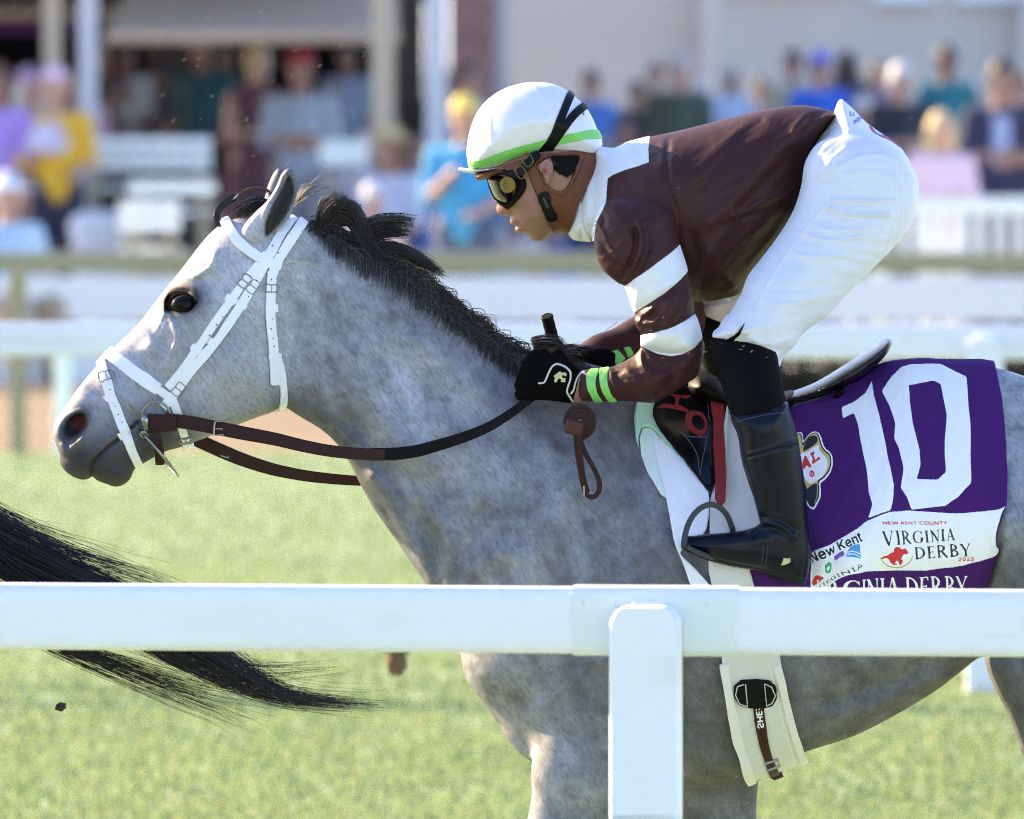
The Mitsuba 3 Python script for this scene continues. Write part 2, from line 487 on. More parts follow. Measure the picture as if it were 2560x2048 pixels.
head_bumps = [
    ab(722, 712, 92, 62, 12, -.007), ab(735, 718, 60, 44, 0, .003),                                   # orbit, then the lids over the eye
    (frame(380, 640, 4.9)((785, -20), (745, 110), (650, 195), (545, 226)), 8, .008), (frame(380, 640, 4.9)((640, 60), (590, 130), (520, 165)), 7, .005), (frame(380, 640, 4.9)((152, 620), (165, 690), (240, 745), (262, 830)), 5, .005), (frame(380, 640, 4.9)((150, 720), (110, 800), (60, 900)), 6, .004), (frame(380, 640, 4.9)((160, 650), (152, 560), (190, 480)), 4, .004), (frame(380, 640, 4.9)((268, 492), (330, 462), (420, 462), (500, 500)), 4, .0025), (frame(380, 640, 4.9)((240, 440), (340, 415), (460, 430)), 5, -.003),
    (A((632, 700), (652, 655), (710, 638), (775, 652), (808, 705)), 15, .004), (A((640, 770), (700, 792), (770, 780), (815, 735)), 10, .002),
    (A((820, 560), (860, 520), (890, 470)), 14, .007), (A((700, 560), (760, 590), (830, 580)), 10, .003), ab(900, 600, 60, 50, 0, -.006), ab(900, 560, 40, 90, 35, .005),
    (A((690, 850), (700, 900), (680, 960), (635, 1050)), 11, .010), (A((640, 830), (610, 890), (560, 960)), 14, .006), (A((600, 900), (640, 950), (600, 1060)), 12, -.004),
    (A((740, 900), (850, 930), (930, 900)), 20, -.003), (A((500, 850), (560, 900), (520, 960)), 12, .003),
    ab(1010, 1030, 190, 230, 25, .012), (A((800, 1290), (1000, 1290), (1180, 1240)), 16, .004), (A((1290, 900), (1270, 1080), (1240, 1210)), 16, -.012),
    ab(192, 1340, 66, 46, 52, -.034), (A((130, 1310), (160, 1290), (215, 1272), (255, 1310), (245, 1370), (210, 1415)), 7, .006), (A((120, 1450), (150, 1475), (185, 1440), (215, 1420)), 12, .008),
    (A((100, 1350), (95, 1420), (120, 1470)), 14, .006), (A((262, 1612), (262, 1560), (330, 1470), (420, 1398), (500, 1325)), 3.6, -.0075), (A((300, 1590), (360, 1500), (440, 1420)), 10, .004),
    (A((230, 1580), (260, 1500), (350, 1420), (420, 1360)), 12, .004), ab(380, 1590, 60, 45, 0, .006), ab(170, 1560, 60, 40, 0, .005), (A((480, 1300), (520, 1340), (520, 1400)), 10, -.004),
    (A((330, 1130), (420, 1180), (520, 1260)), 16, .004), (A((260, 1150), (330, 1230), (350, 1330)), 16, -.004), (A((560, 1060), (600, 1160), (560, 1240)), 14, -.003)]
head_bumps = [(b[0], b[1], b[2] * 1.35) if len(b) == 3 and b[1] > 5 else b for b in head_bumps]
head = Infl(head_pts, HD, head_w, [aw(200, 1400, .06), aw(500, 1200, .075), aw(800, 900, .1), aw(1100, 900, .11), aw(400, 1600, .05)], g=.0018, bumps=head_bumps,
            noise=lambda p: .0012 * (meshkit.fbm(np.c_[p * 28, p[:, :1] * 0], 3, 4) - .5))

body_pts = [(740, 560), (790, 565), (850, 592), (950, 642), (1050, 703), (1150, 782), (1230, 845), (1300, 886), (1370, 900), (1450, 905), (1550, 930), (1650, 955), (1750, 975), (1850, 992), (1950, 990),
            (2050, 972), (2150, 942), (2250, 918), (2400, 912), (2500, 922), (2560, 940), (2700, 990), (2850, 1080), (2950, 1200), (2990, 1350), (2970, 1480), (2880, 1600), (2760, 1680), (2640, 1700),
            (2560, 1690), (2490, 1640), (2447, 1645), (2411, 1672), (2339, 1727), (2230, 1792), (2129, 1842), (2013, 1880), (1950, 1908), (1876, 1934), (1800, 1958), (1700, 1976), (1600, 1982), (1500, 1965),
            (1384, 1926), (1311, 1893), (1268, 1850), (1242, 1806), (1217, 1770), (1188, 1734), (1166, 1698), (1156, 1662), (1150, 1624), (1130, 1580), (1100, 1520), (1063, 1457), (1036, 1419), (1005, 1372),
            (969, 1320), (932, 1268), (898, 1205), (870, 1150), (840, 1108), (800, 1072), (760, 1048), (715, 1015), (690, 950), (700, 750)]
body_w = [(760, 620, .055), (900, 680, .05), (900, 900, .082), (820, 1020, .062), (1100, 830, .062), (1120, 1050, .105), (1150, 1250, .12), (1020, 1330, .075), (1350, 960, .08), (1330, 1150, .15), (1400, 1350, .2),
          (1290, 1600, .175), (1500, 1600, .235), (1500, 1870, .17), (1600, 1250, .215), (1600, 1000, .1), (1850, 1400, .272), (1850, 1850, .2), (1850, 1060, .17), (2200, 1350, .285), (2200, 1000, .19),
          (2200, 1700, .19), (2600, 1300, .28), (2600, 1020, .19), (2880, 1300, .22), (2450, 1560, .2)]
body_bumps = [
    (N((505, 1640), (535, 1490), (590, 1375), (620, 1280)), 18, -.008), (N((470, 1640), (480, 1500), (430, 1350), (330, 1230)), 26, .007), (N((560, 1640), (640, 1520), (740, 1480)), 30, .008),
    (N((100, 1130), (180, 1230), (260, 1400), (380, 1620)), 20, .008), (N((150, 1120), (250, 1260), (330, 1420)), 14, -.005), (N((60, 700), (200, 900), (380, 1050)), 34, .005), (N((200, 560), (420, 760), (640, 900)), 40, -.005),
    (N((330, 480), (560, 640), (760, 800)), 30, .006), (N((420, 960), (420, 1120), (380, 1250)), 26, -.005), (N((0, 860), (80, 960), (130, 1080)), 22, -.005),
    ((1500, 1020), (0, 0), 1, 0) if False else ([(1520, 1030), (1420, 1200), (1330, 1380), (1290, 1480)], 46, .011), ([(1590, 1150), (1540, 1350), (1500, 1500)], 44, -.009),
    ([(1180, 1180), (1230, 1300), (1250, 1420), (1240, 1460)], 4, .0035), ([(1300, 1240), (1340, 1330), (1330, 1440)], 3.5, .003), ([(1560, 1690), (1500, 1760), (1470, 1850), (1440, 1950)], 5, .004), ([(2050, 1600), (2160, 1640), (2280, 1610), (2360, 1560)], 5, .0035), ([(2160, 1640), (2230, 1700)], 4, .003),
    ([(950, 1180), (1010, 1260), (1060, 1380)], 12, .006), ([(1000, 1160), (1060, 1290), (1090, 1420)], 10, -.006), (1590, 1640, 110, 150, 20, .022), ([(1480, 1560), (1460, 1700), (1420, 1830)], 34, -.009), (1260, 1680, 90, 120, 20, .014), ([(1330, 1780), (1420, 1700), (1480, 1640)], 30, .006),
    (U((250, 450), (320, 540), (430, 610), (550, 650)), 12, -.010), (U((300, 470), (380, 570), (500, 640)), 9, .005), (U((350, 600), (430, 660), (520, 700)), 12, .008),
    ([(1690, 1700), (1640, 1850), (1580, 1960)], 34, -.010), ([(1720, 1850), (1800, 1900), (1860, 1900)], 30, .005), ([(1930, 1300), (1900, 1600)], 26, .004), ([(2020, 1350), (2000, 1650)], 26, -.004), ([(2110, 1400), (2080, 1650)], 26, .004),
    ([(2480, 1350), (2440, 1480), (2400, 1600)], 20, -.010), ([(2510, 1280), (2480, 1420), (2440, 1560)], 16, .006), ([(2540, 1350), (2500, 1500)], 14, -.006), ([(2060, 1740), (2200, 1700), (2330, 1640)], 22, -.006), ([(2050, 1790), (2200, 1750), (2350, 1680)], 16, .005)]
body_bumps = [(b[0], b[1], b[2] * (2.0 if b[1] >= 20 else 1.4)) if len(b) == 3 else b for b in body_bumps]
body = Infl(body_pts, HD, body_w, [(800, 750, .085), (1000, 950, .13), (1250, 1200, .17), (1500, 1400, .25), (1900, 1450, .31), (2700, 1400, .29), (1200, 1650, .13)], g=.004, bumps=body_bumps,
            noise=lambda p: .010 * (meshkit.fbm(np.c_[p * 9, p[:, :1] * 0], 3, 9) - .5) + .0022 * (meshkit.fbm(np.c_[p[:, :1] * 40, p[:, 1:] * 16, p[:, :1] * 0], 2, 19) - .5))

ear_near = Infl(A((1270, 42), (1294, 75), (1306, 130), (1298, 205), (1268, 290), (1215, 352), (1150, 395), (1090, 425), (1040, 400), (1026, 352), (1085, 272), (1148, 212), (1195, 140), (1232, 62)), HD - .062, .024, .022, g=.0014,
                bumps=[(A((1268, 110), (1262, 200), (1222, 290), (1168, 360)), 15, -.017), (A((1252, 60), (1205, 150), (1150, 240), (1128, 360)), 6, .004)])
ear_far = Infl(A((1215, 40), (1240, 62), (1262, 130), (1250, 220), (1200, 300), (1130, 340), (1080, 330), (1120, 250), (1142, 185), (1160, 120), (1190, 60)), HD + .06, .022, .02, g=.002)


def legs(p):
    w = lambda u, v, y: W(u, v, HD + y)
    o = chain(p, [w(1500, 1720, -.10), w(1452, 1930, -.115), w(1415, 2060, -.115), w(1330, 2290, -.11), w(1245, 2370, -.11), w(1330, 2640, -.1), w(1400, 2720, -.1), w(1420, 2790, -.1)], [.115, .082, .062, .044, .04, .028, .034, .05], .03)
    o = smin(o, chain(p, [w(1700, 1800, .10), w(1770, 1960, .11), w(1795, 2060, .11), w(1850, 2290, .11), w(1870, 2340, .11), w(1900, 2650, .1), w(1850, 2760, .1), w(1800, 2830, .1)], [.12, .085, .062, .044, .042, .028, .034, .05], .03), .02)
    for s, e in ((-1, 0), (1, -130)):
        o = smin(o, chain(p, [w(2760, 1400, .12 * s), w(2672 + e * .1, 1630, .14 * s), w(2716 + e * .1, 1820, .14 * s), w(2900 + e * .5, 2150, .12 * s), w(2830 + e, 2480, .11 * s), w(2770 + e, 2560, .11 * s), w(2720 + e, 2650, .11 * s)], [.2, .13, .105, .05, .034, .036, .055], .05), .03)
    return o


def horse(p):
    d = smin(body(p), legs(p), .03)
    h = smin(head(p), smin(ear_near(p), ear_far(p), .004), .012)
    return smin(d, h, .022)


HLO = np.minimum(body.lo, head.lo) - .02; HHI = np.maximum(body.hi, head.hi) + .02
HHI[0] += .12; HLO[2] = 0.02; HHI[2] = W(0, 380, 20)[2]; HLO[1], HHI[1] = 19.66, 20.34


def coat(v):
    """Albedo of the grey coat: pale face, dark muzzle, throat and belly darkened by painted shade, dapples and a fine hair grain."""
    u, w = UV(v)
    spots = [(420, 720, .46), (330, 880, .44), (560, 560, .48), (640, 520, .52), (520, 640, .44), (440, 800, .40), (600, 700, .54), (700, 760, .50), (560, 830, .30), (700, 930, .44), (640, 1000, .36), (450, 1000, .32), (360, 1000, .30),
             (260, 1010, .36), (170, 1060, .30), (200, 1130, .05), (300, 1120, .08), (240, 1190, .045), (340, 1180, .045), (420, 1080, .08), (160, 1130, .09), (380, 1130, .06), (540, 1080, .38), (500, 960, .42), (470, 930, .36), (692, 470, .20), (725, 440, .17), (670, 540, .36), (740, 1010, .12), (690, 1030, .16), (800, 1080, .14), (860, 1120, .15),  # the low throat values at the end put shade into the coat colour
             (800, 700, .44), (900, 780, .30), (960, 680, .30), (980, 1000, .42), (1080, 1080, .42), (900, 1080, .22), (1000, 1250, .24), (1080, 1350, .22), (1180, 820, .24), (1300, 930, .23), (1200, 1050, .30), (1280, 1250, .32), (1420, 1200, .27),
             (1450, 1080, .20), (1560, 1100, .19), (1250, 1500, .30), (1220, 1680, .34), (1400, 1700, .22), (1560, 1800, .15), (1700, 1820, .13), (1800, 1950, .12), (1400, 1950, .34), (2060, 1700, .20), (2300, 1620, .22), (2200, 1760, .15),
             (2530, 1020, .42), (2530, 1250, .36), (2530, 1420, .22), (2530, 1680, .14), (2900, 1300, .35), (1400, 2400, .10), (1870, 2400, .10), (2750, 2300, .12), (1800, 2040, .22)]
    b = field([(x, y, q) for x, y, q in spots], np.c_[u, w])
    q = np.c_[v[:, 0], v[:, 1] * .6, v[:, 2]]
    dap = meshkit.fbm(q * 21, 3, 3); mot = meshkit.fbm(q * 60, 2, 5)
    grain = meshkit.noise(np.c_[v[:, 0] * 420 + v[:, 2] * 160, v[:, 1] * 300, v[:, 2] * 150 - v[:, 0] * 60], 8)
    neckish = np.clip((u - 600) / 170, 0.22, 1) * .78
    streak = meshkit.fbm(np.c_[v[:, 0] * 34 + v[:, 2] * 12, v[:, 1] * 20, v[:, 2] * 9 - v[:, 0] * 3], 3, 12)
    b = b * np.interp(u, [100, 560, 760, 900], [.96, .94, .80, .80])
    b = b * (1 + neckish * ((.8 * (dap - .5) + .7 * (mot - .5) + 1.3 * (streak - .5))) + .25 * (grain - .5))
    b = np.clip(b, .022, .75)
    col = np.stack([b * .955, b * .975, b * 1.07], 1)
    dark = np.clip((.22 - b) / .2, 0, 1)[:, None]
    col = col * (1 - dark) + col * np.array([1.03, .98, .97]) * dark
    # dark skin round the eye; darker in the nostrils, the ear and along the mouth
    def spot(c, rx, ry, ang, rgb, hard=1.0):
        nonlocal col
        dx, dy = u - c[0], w - c[1]
        ca, sa = math.cos(math.radians(ang)), math.sin(math.radians(ang))
        e = np.sqrt(((dx * ca - dy * sa) / rx) ** 2 + ((dx * sa + dy * ca) / ry) ** 2)
        m = np.clip((1 + hard * .5 - e) / hard, 0, 1)[:, None]
        col = col * (1 - m) + np.asarray(rgb) * m
    spot(A((716, 708))[0], 60, 44, 8, (.022, .021, .023), 1.1)
    spot(A((718, 712))[0], 46, 33, 8, (.0025, .0025, .0028), .45)
    spot(A((655, 742))[0], 17, 14, 40, (.012, .011, .012), .8)
    spot(A((176, 1345))[0], 50, 29, 52, (.012, .010, .010), .7)
    spot(A((198, 1338))[0], 21, 18, 0, (.085, .018, .016), .6)
    line = spatial.cKDTree(resample(open_curve(A((262, 1612), (262, 1560), (330, 1470), (420, 1398), (500, 1325)), 40), 2)).query(np.c_[u, w])[0]
    m = np.clip(1.6 - line / 4, 0, 1)[:, None]
    col = col * (1 - m) + np.array([.03, .026, .026]) * m
    inn = Polygon(closed_curve(A((1262, 78), (1290, 140), (1276, 230), (1238, 300), (1190, 360), (1146, 388), (1142, 320), (1182, 220), (1228, 140))))
    sd = spatial.cKDTree(resample(np.array(inn.exterior.coords), 1.0)).query(np.c_[u, w])[0] * np.where(shapely.contains_xy(inn, u, w), 1, -1)
    m = (np.clip(.5 + sd / 5, 0, 1) * (v[:, 1] < HD))[:, None]
    col = col * (1 - m) + (col * .05 + np.array([.006, .005, .005])) * m
    return np.clip(col, .012, .78)




def hair_grain(p, n, uv):
    a, b = p.x * .80 + p.z * .60, p.z * .80 - p.x * .60
    g = mikit.noise(a * 560, b * 150, p.y * 220) * .6 + mikit.noise(a * 300 + 7, b * 90, p.y * 120) * .4
    return dr.clip((g - .42) * 1.0, 0, .32)


scene['coat_grey'] = {'type': 'twosided', 'inner': {'type': 'blendbsdf', 'weight': mikit.proc(hair_grain),
                      'a': {'type': 'principled', 'base_color': VC, 'roughness': .6, 'specular': .18},
                      'b': {'type': 'principled', 'base_color': {'type': 'rgb', 'value': [.035, .034, .037]}, 'roughness': .6, 'specular': .18}}}
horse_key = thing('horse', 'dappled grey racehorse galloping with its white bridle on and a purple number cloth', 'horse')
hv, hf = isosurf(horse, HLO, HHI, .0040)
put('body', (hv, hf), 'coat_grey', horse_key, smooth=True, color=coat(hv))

# eyes
principled('eye_dark', (.006, .0035, .0025), .12, specular=.14); principled('lid_dark', (.0022, .0021, .0024), .9, specular=.02)
lid = Polygon(closed_curve(XZ(frame(380, 640, 4.9)((163, 640), (162, 560), (195, 482), (255, 432), (350, 416), (450, 440), (530, 503), (572, 556), (535, 602), (500, 650), (420, 682), (300, 670), (215, 668)), HD)))
ex, ez = W(*A((735, 722))[0], HD)[[0, 2]]
for sgn in (-1, 1):
    p, n = land(horse, np.array([[ex, ez]]), 19.6, 20.4, sgn > 0)
    e = trimesh.creation.icosphere(4, .0235)
    e.apply_scale([1.22, .8, .80]); e.apply_translation(p[0] - n[0] * .0105)
    put('eye', e, 'eye_dark', horse_key, smooth=True)
    put('eyelid', patch(lid, head, HD, -.0004, .0007, .002, back=sgn > 0), 'lid_dark', horse_key, smooth=True)


# ================================================================ TACK AND HAIR OF THE GREY HORSE
principled('hair_dark', (.007, .006, .0055), .42, specular=.35)
principled('hair_brown', (.07, .035, .022), .45, specular=.5)
principled('web_white', (.78, .78, .80), .5)
principled('buckle_metal', (.30, .29, .27), .25, 1.0)
principled('leather_brown', (.030, .0095, .0080), .5, specular=.18)
principled('leather_red', (.055, .012, .008), .45, specular=.3)
principled('rubber_black', (.004, .004, .0045), .6, specular=.12)
principled('thread_grey', (.5, .5, .52), .5); principled('thread_dim', (.12, .12, .13), .6)
rng = np.random.default_rng(5)


def body_y(u, v, host=None):
    """y of the near surface of a symmetric body at frame positions."""
    host = host or body
    p = np.array([W(a, b, HD) for a, b in zip(u, v)])
    q = ndimage.map_coordinates(host.Q, [(p[:, 2] - host.z0) / host.g, (p[:, 0] - host.x0) / host.g], order=1, mode='nearest')
    return HD - np.sqrt(np.maximum(q, 0)), p


def lock(guides, n, spread=3.0, frizz=2.0, m=12, yspread=.012, ybase=0.0, far=0.1, hug=True, seed=1, tip=1.0):
    """Strands between neighbouring guide curves (frame px)."""
    r = np.random.default_rng(seed)
    gs = np.array([open_curve(g, m) for g in guides])
    out = []
    tt = np.linspace(0, 1, m)
    for _ in range(n):
        k = r.uniform(0, len(gs) - 1) if len(gs) > 1 else 0
        i = min(int(k), len(gs) - 2) if len(gs) > 1 else 0
        g = gs[i] * (1 - (k - i)) + gs[min(i + 1, len(gs) - 1)] * (k - i) if len(gs) > 1 else gs[0].copy()
        L = r.uniform(.72, 1.08) if tip else 1.0
        g = np.stack([np.interp(tt * min(L, 1), tt, g[:, c]) for c in (0, 1)], 1)
        off = r.normal(0, spread, 2)
        ph, am = r.uniform(0, 6.28, 2), r.normal(0, frizz, 2)
        g = g + off * (.5 + .6 * tt[:, None]) + am * np.sin(ph + tt[:, None] * r.uniform(2, 6)) * tt[:, None]
        sgn = 1 if r.random() < far else -1
        if hug:
            y, p = body_y(g[:, 0], g[:, 1])
            half = HD - y
            p[:, 1] = HD + ybase + sgn * (half + .003 + abs(r.normal(0, yspread)) * (.3 + tt))
        else:
            p = np.array([W(a, b, HD) for a, b in g])
            p[:, 1] += ybase + r.normal(0, yspread) * (.4 + tt)
        out.append(p)
    return np.array(out)


crest = [(742, 552), (800, 572), (850, 596), (950, 645), (1050, 706), (1150, 786), (1230, 848), (1300, 890), (1370, 905), (1430, 912)]
cr = open_curve(crest, 60)
strands, shade_ = [], []
rg = np.random.default_rng(11)
for _ in range(300):
    t0 = rg.uniform(0.05, 1)
    big = np.interp(t0, [0, .2, .5, .8, 1], [.8, 1.25, 1.1, .95, .5])
    U0, B0, D0, S0 = rg.uniform(-2, 26), rg.uniform(40, 95), rg.uniform(4, 46), (1 if rg.random() < .16 else -1)
    wild = rg.random() < .035
    tone = rg.uniform(.5, 1.5)
    for _ in range(13):
        t = np.clip(t0 + rg.normal(0, .012), .03, .999); a = cr[int(t * 58)] * 1.0
        tang = cr[min(int(t * 58) + 1, 59)] - cr[int(t * 58)]; tang /= np.linalg.norm(tang); nor = np.array([tang[1], -tang[0]])
        up = big * max(U0 + rg.normal(0, 3) + (rg.uniform(6, 22) if wild else 0), -6); back = B0 + rg.normal(0, 6); down = big * (D0 + rg.normal(0, 4)) * (.3 if wild else 1)
        a = a + tang * rg.normal(0, 3) + nor * rg.normal(-5, 7)
        e = a + tang * back - nor * down
        g = open_curve([a, a + nor * up * .7 + tang * back * .15, a + nor * up + tang * back * .45, (a + tang * back * .8 + nor * up * .4) * .55 + e * .45, e + tang * (6 + rg.normal(0, 2)) - nor * 3], 9)
        y, p = body_y(g[:, 0], g[:, 1])
        p[:, 1] = HD + S0 * (HD - y + .002 + abs(rg.normal(0, .005))) + rg.normal(0, .003)
        strands.append(p)
        low = np.clip((D0 - 18) / 30, 0, 1); g0 = tone * (rg.uniform(.005, .012) + rg.random() ** 3 * .05 + low * rg.uniform(0, .07))
        shade_.append(np.array([1.0, .90, .84]) * g0)
mane = [hair(np.array(strands), rg.uniform(.0006, .0013, len(strands)), .0002)]
mane_c = [np.repeat(np.array(shade_), 27, axis=0)]
mane.append(hair(lock([[(797, 590), (795, 535), (806, 500), (835, 482)], [(815, 592), (812, 535), (838, 505), (872, 495)], [(840, 600), (835, 545), (870, 512), (905, 520)]], 300, 4, 4, 12, .012, hug=False, seed=2), .0012, .00025))
mane.append(hair(lock([[(800, 592), (805, 535), (845, 498), (885, 512), (915, 555), (935, 600), (975, 640)], [(805, 596), (818, 548), (850, 525), (880, 535), (900, 580), (915, 615), (960, 655)], [(815, 602), (838, 575), (865, 560), (885, 585), (900, 620), (930, 645), (965, 665)]], 700, 3, 3, 14, .014, hug=False, seed=3), .0013, .0003))
mane.append(hair(lock([[(862, 610), (905, 560), (950, 540), (1000, 538), (1038, 545)], [(880, 618), (920, 578), (960, 562), (1000, 562), (1028, 572)], [(890, 625), (930, 600), (965, 592), (1000, 592), (1020, 590)]], 360, 3, 4, 12, .012, hug=False, seed=4), .0012, .00025))
mane.append(hair(lock([[(900, 625), (950, 605), (1010, 618), (1060, 645), (1095, 668)], [(900, 632), (960, 625), (1015, 640), (1065, 668), (1110, 690)]], 260, 4, 4, 12, .012, hug=False, seed=5), .0011, .00025))
mane.append(hair(lock([[(1330, 850), (1380, 845), (1415, 870), (1425, 905)], [(1340, 870), (1390, 875), (1405, 900), (1400, 930)], [(1380, 900), (1420, 880), (1455, 868), (1490, 866)]], 260, 6, 5, 9, .02, ybase=-.02, hug=False, seed=6), .0009, .00025))
for m_ in mane[1:]:
    n_ = len(m_.vertices) // 6
    mane_c.append(np.repeat(rg.uniform(.010, .05, (n_ + 1, 1)) * [1.05, .9, .84], 6, axis=0)[:len(m_.vertices)] if False else np.tile([.011, .009, .008], (len(m_.vertices), 1)) * rg.uniform(.6, 1.9, (len(m_.vertices), 1)))
principled('hair_mixed', VC, .45, specular=.45)
put('mane', join(mane), 'hair_mixed', horse_key, smooth=True, color=np.vstack(mane_c))
labels[horse_key + '__mane'] = {'label': 'dark windblown mane with an upswept tuft behind the ears'}
fore = [hair(lock([[(668, 505), (640, 495), (610, 510), (580, 540)], [(672, 515), (640, 512), (612, 527), (590, 545)], [(690, 525), (650, 520), (620, 535), (600, 548)]], 260, 5, 6, 10, .02, hug=False, seed=7), .0009, .0002),
        hair(lock([[(735, 505), (760, 470), (790, 440), (815, 420)], [(738, 515), (770, 490), (800, 478), (830, 470)], [(738, 500), (765, 455), (800, 432)]], 26, 5, 5, 10, .02, hug=False, seed=8), .0006, .0002)]
put('forelock', join(fore), 'hair_dark', horse_key, smooth=True)
bline = resample(np.array([W(u, v, HD - .01) for u, v in open_curve(A((912, 325), (895, 285), (912, 245), (950, 210), (985, 192)), 30)]), .0025)
br = []
t = np.linspace(0, 1, len(bline)) * 26
for k in range(3):
    ph = t + k * 2 * np.pi / 3
    tan = np.gradient(bline, axis=0); tan /= np.linalg.norm(tan, axis=1, keepdims=True); nn = np.cross(tan, [0, 1, 0])
    br.append(ring_tube(bline + nn * (.0042 * np.sin(ph))[:, None] + np.array([0, 1, 0]) * (.0035 * np.sin(2 * ph))[:, None], .0036, 7))
put('forelock_braid', join(br), 'hair_dark', horse_key, smooth=True)
labels[horse_key + '__forelock_braid'] = {'label': 'thin dark forelock braid bound with silver thread'}
put('braid_thread', join([ring_tube([W(u, v, HD - .01) for u, v in A((982 + 5 * i, 193 - 4 * i), (986 + 5 * i, 196 - 4 * i))], .0052, 9) for i in range(4)]), 'thread_grey', horse_key, smooth=True)
put('forelock_strand', hair(lock([[A((1000, 185))[0], A((1050, 152))[0], A((1100, 142))[0], A((1150, 152))[0], A((1180, 180))[0]]], 70, 1.6, 1.5, 10, .004, ybase=-.01, hug=False, seed=9, tip=0), .0008, .0005), 'hair_brown', horse_key, smooth=True)

# ---- the bridle
HB = lambda p: smin(head(p), body(p), .022)
bridle = thing('bridle', 'white webbing bridle with steel buckles on the grey horse head', 'bridle')


def both_sides(name, m, parent, smooth, *a, **k):
    for bk in (False, True):
        key = put(name, patch(*a, back=bk, **k), m, parent, smooth=smooth)
    return key


def strap(pts, width, name='strap', off=.001, thick=.003, D=HB, m='web_white', parent=None, both=True, step=.0032, label=None, smooth=30):
    k = both_sides(name, m, parent or bridle, smooth, strap_poly(pts, width, HD), D, HD, off, thick, step)
    if label:
        labels[k] = {'label': label}
    return k


w_ = 46 / 2.029
strap(A((1285, 288), (1232, 368), (1165, 480), (1105, 570)), w_, 'crown_strap', .001)
strap(A((1338, 312), (1262, 420), (1200, 520), (1180, 580)), w_, 'crown_strap', .0022)
strap(A((1120, 520), (1050, 605), (980, 702), (880, 842), (800, 962), (722, 1070), (655, 1150)), 40 / 2.029, 'noseband_hanger', .0012)
strap(A((1150, 505), (1080, 640), (965, 825), (880, 945), (760, 1082), (695, 1175), (632, 1248)), 46 / 2.029, 'cheek_strap', .0035)
strap(A((1178, 560), (1172, 660), (1168, 770), (1182, 960), (1190, 1135)), 44 / 2.029, 'throat_latch', .003)
strap(A((1192, 980), (1225, 1090), (1240, 1190), (1215, 1305)), 42 / 2.029, 'throat_latch', .0012)
strap(A((934, 303), (962, 350), (1012, 420), (1080, 476), (1150, 514), (1218, 536)), 46 / 2.029, 'browband', .0058, .0035)
strap(A((338, 962), (400, 1000), (500, 1078), (600, 1150), (655, 1190)), 40 / 2.029, 'noseband', .0035, .003)
strap(A((342, 975), (400, 1012), (500, 1085), (612, 1160)), 64 / 2.029, 'noseband_pad', .0005, .006, label='wide padded part of the white noseband')
strap(A((668, 1190), (695, 1250), (722, 1350), (742, 1420)), 40 / 2.029, 'noseband_lower_strap', .0008)
strap(A((745, 1425), (752, 1465)), 54 / 2.029, 'keeper', .001, .007)
strap(A((312, 1005), (340, 1105), (376, 1205), (410, 1300), (440, 1388), (470, 1472)), 46 / 2.029, 'drop_noseband', .003)
strap(A((455, 1440), (478, 1490), (504, 1556)), 44 / 2.029, 'drop_noseband', .0008)
for pts in (((355, 1180), (375, 1205)), ((422, 1372), (432, 1398)), ((1172, 728), (1173, 765)), ((1184, 975), (1186, 1005)), ((985, 690), (965, 720)), ((815, 938), (793, 970)), ((900, 905), (880, 935)), ((760, 1075), (735, 1108)), ((1035, 720), (1020, 742)), ((1120, 490), (1165, 520)), ((1175, 520), (1205, 550))):
    strap(A(*pts), 58 / 2.029, 'keeper', .0045, .0035)
HN = lambda p: HB(p)


def buckle(c, ang, w, h, parent, off=.006, D=HB, r=.0014, both=True):
    """Rectangular wire buckle lying on D at the frame point c; w, h in px."""
    ca, sa = math.cos(math.radians(ang)), math.sin(math.radians(ang))
    loop = [(x, y) for x, y in closed_curve([(-w / 2, -h / 2), (0, -h / 2), (w / 2, -h / 2), (w / 2, h / 2), (0, h / 2), (-w / 2, h / 2)], 5)]
    q = XZ([(c[0] + x * ca - y * sa, c[1] + x * sa + y * ca) for x, y in loop], HD)
    tong = XZ([(c[0] - w / 2 * ca * 0 - t * sa, c[1] + t * ca) for t in np.linspace(-h / 2, h * .7, 6)], HD)
    ms = []
    for bk in ((False, True) if both else (False,)):
        p, n = land(D, q, 19.3, 20.7, bk); ms.append(ring_tube(p + n * off, r, 6, closed=True))
        p, n = land(D, tong, 19.3, 20.7, bk); ms.append(ring_tube(p + n * (off + .001), r * .8, 6))
    put('buckle', join(ms), 'buckle_metal', parent, smooth=True)


buckle(A((1045, 612))[0], -52, 30, 20, bridle); buckle(A((1085, 640))[0], -52, 30, 20, bridle); buckle(A((1172, 648))[0], 2, 31, 17, bridle)
buckle(A((345, 1098))[0], -18, 32, 20, bridle); buckle(A((712, 1155))[0], -52, 30, 20, bridle); buckle(A((738, 1412))[0], -12, 28, 10, bridle)
# punched holes
holes = []
for x, y in ((1168, 850), (1175, 900), (1182, 940), (1205, 470), (1180, 440), (1100, 610), (1062, 690), (390, 1245), (405, 1285), (422, 1330), (935, 790), (905, 830), (870, 880), (368, 1160), (1172, 605), (1175, 800)):
    p, n = land(HB, XZ(A((x, y)), HD), 19.3, 20.7)
    c = trimesh.creation.cylinder(.0012, .0012, sections=10)
    c.apply_transform(trimesh.geometry.align_vectors([0, 0, 1], n[0])); c.apply_translation(p[0] + n[0] * .0068); holes.append(c)
put('strap_hole', join(holes), 'rubber_black', bridle, smooth=30)
labels[bridle + '__strap_hole'] = {'kind': 'stuff'}

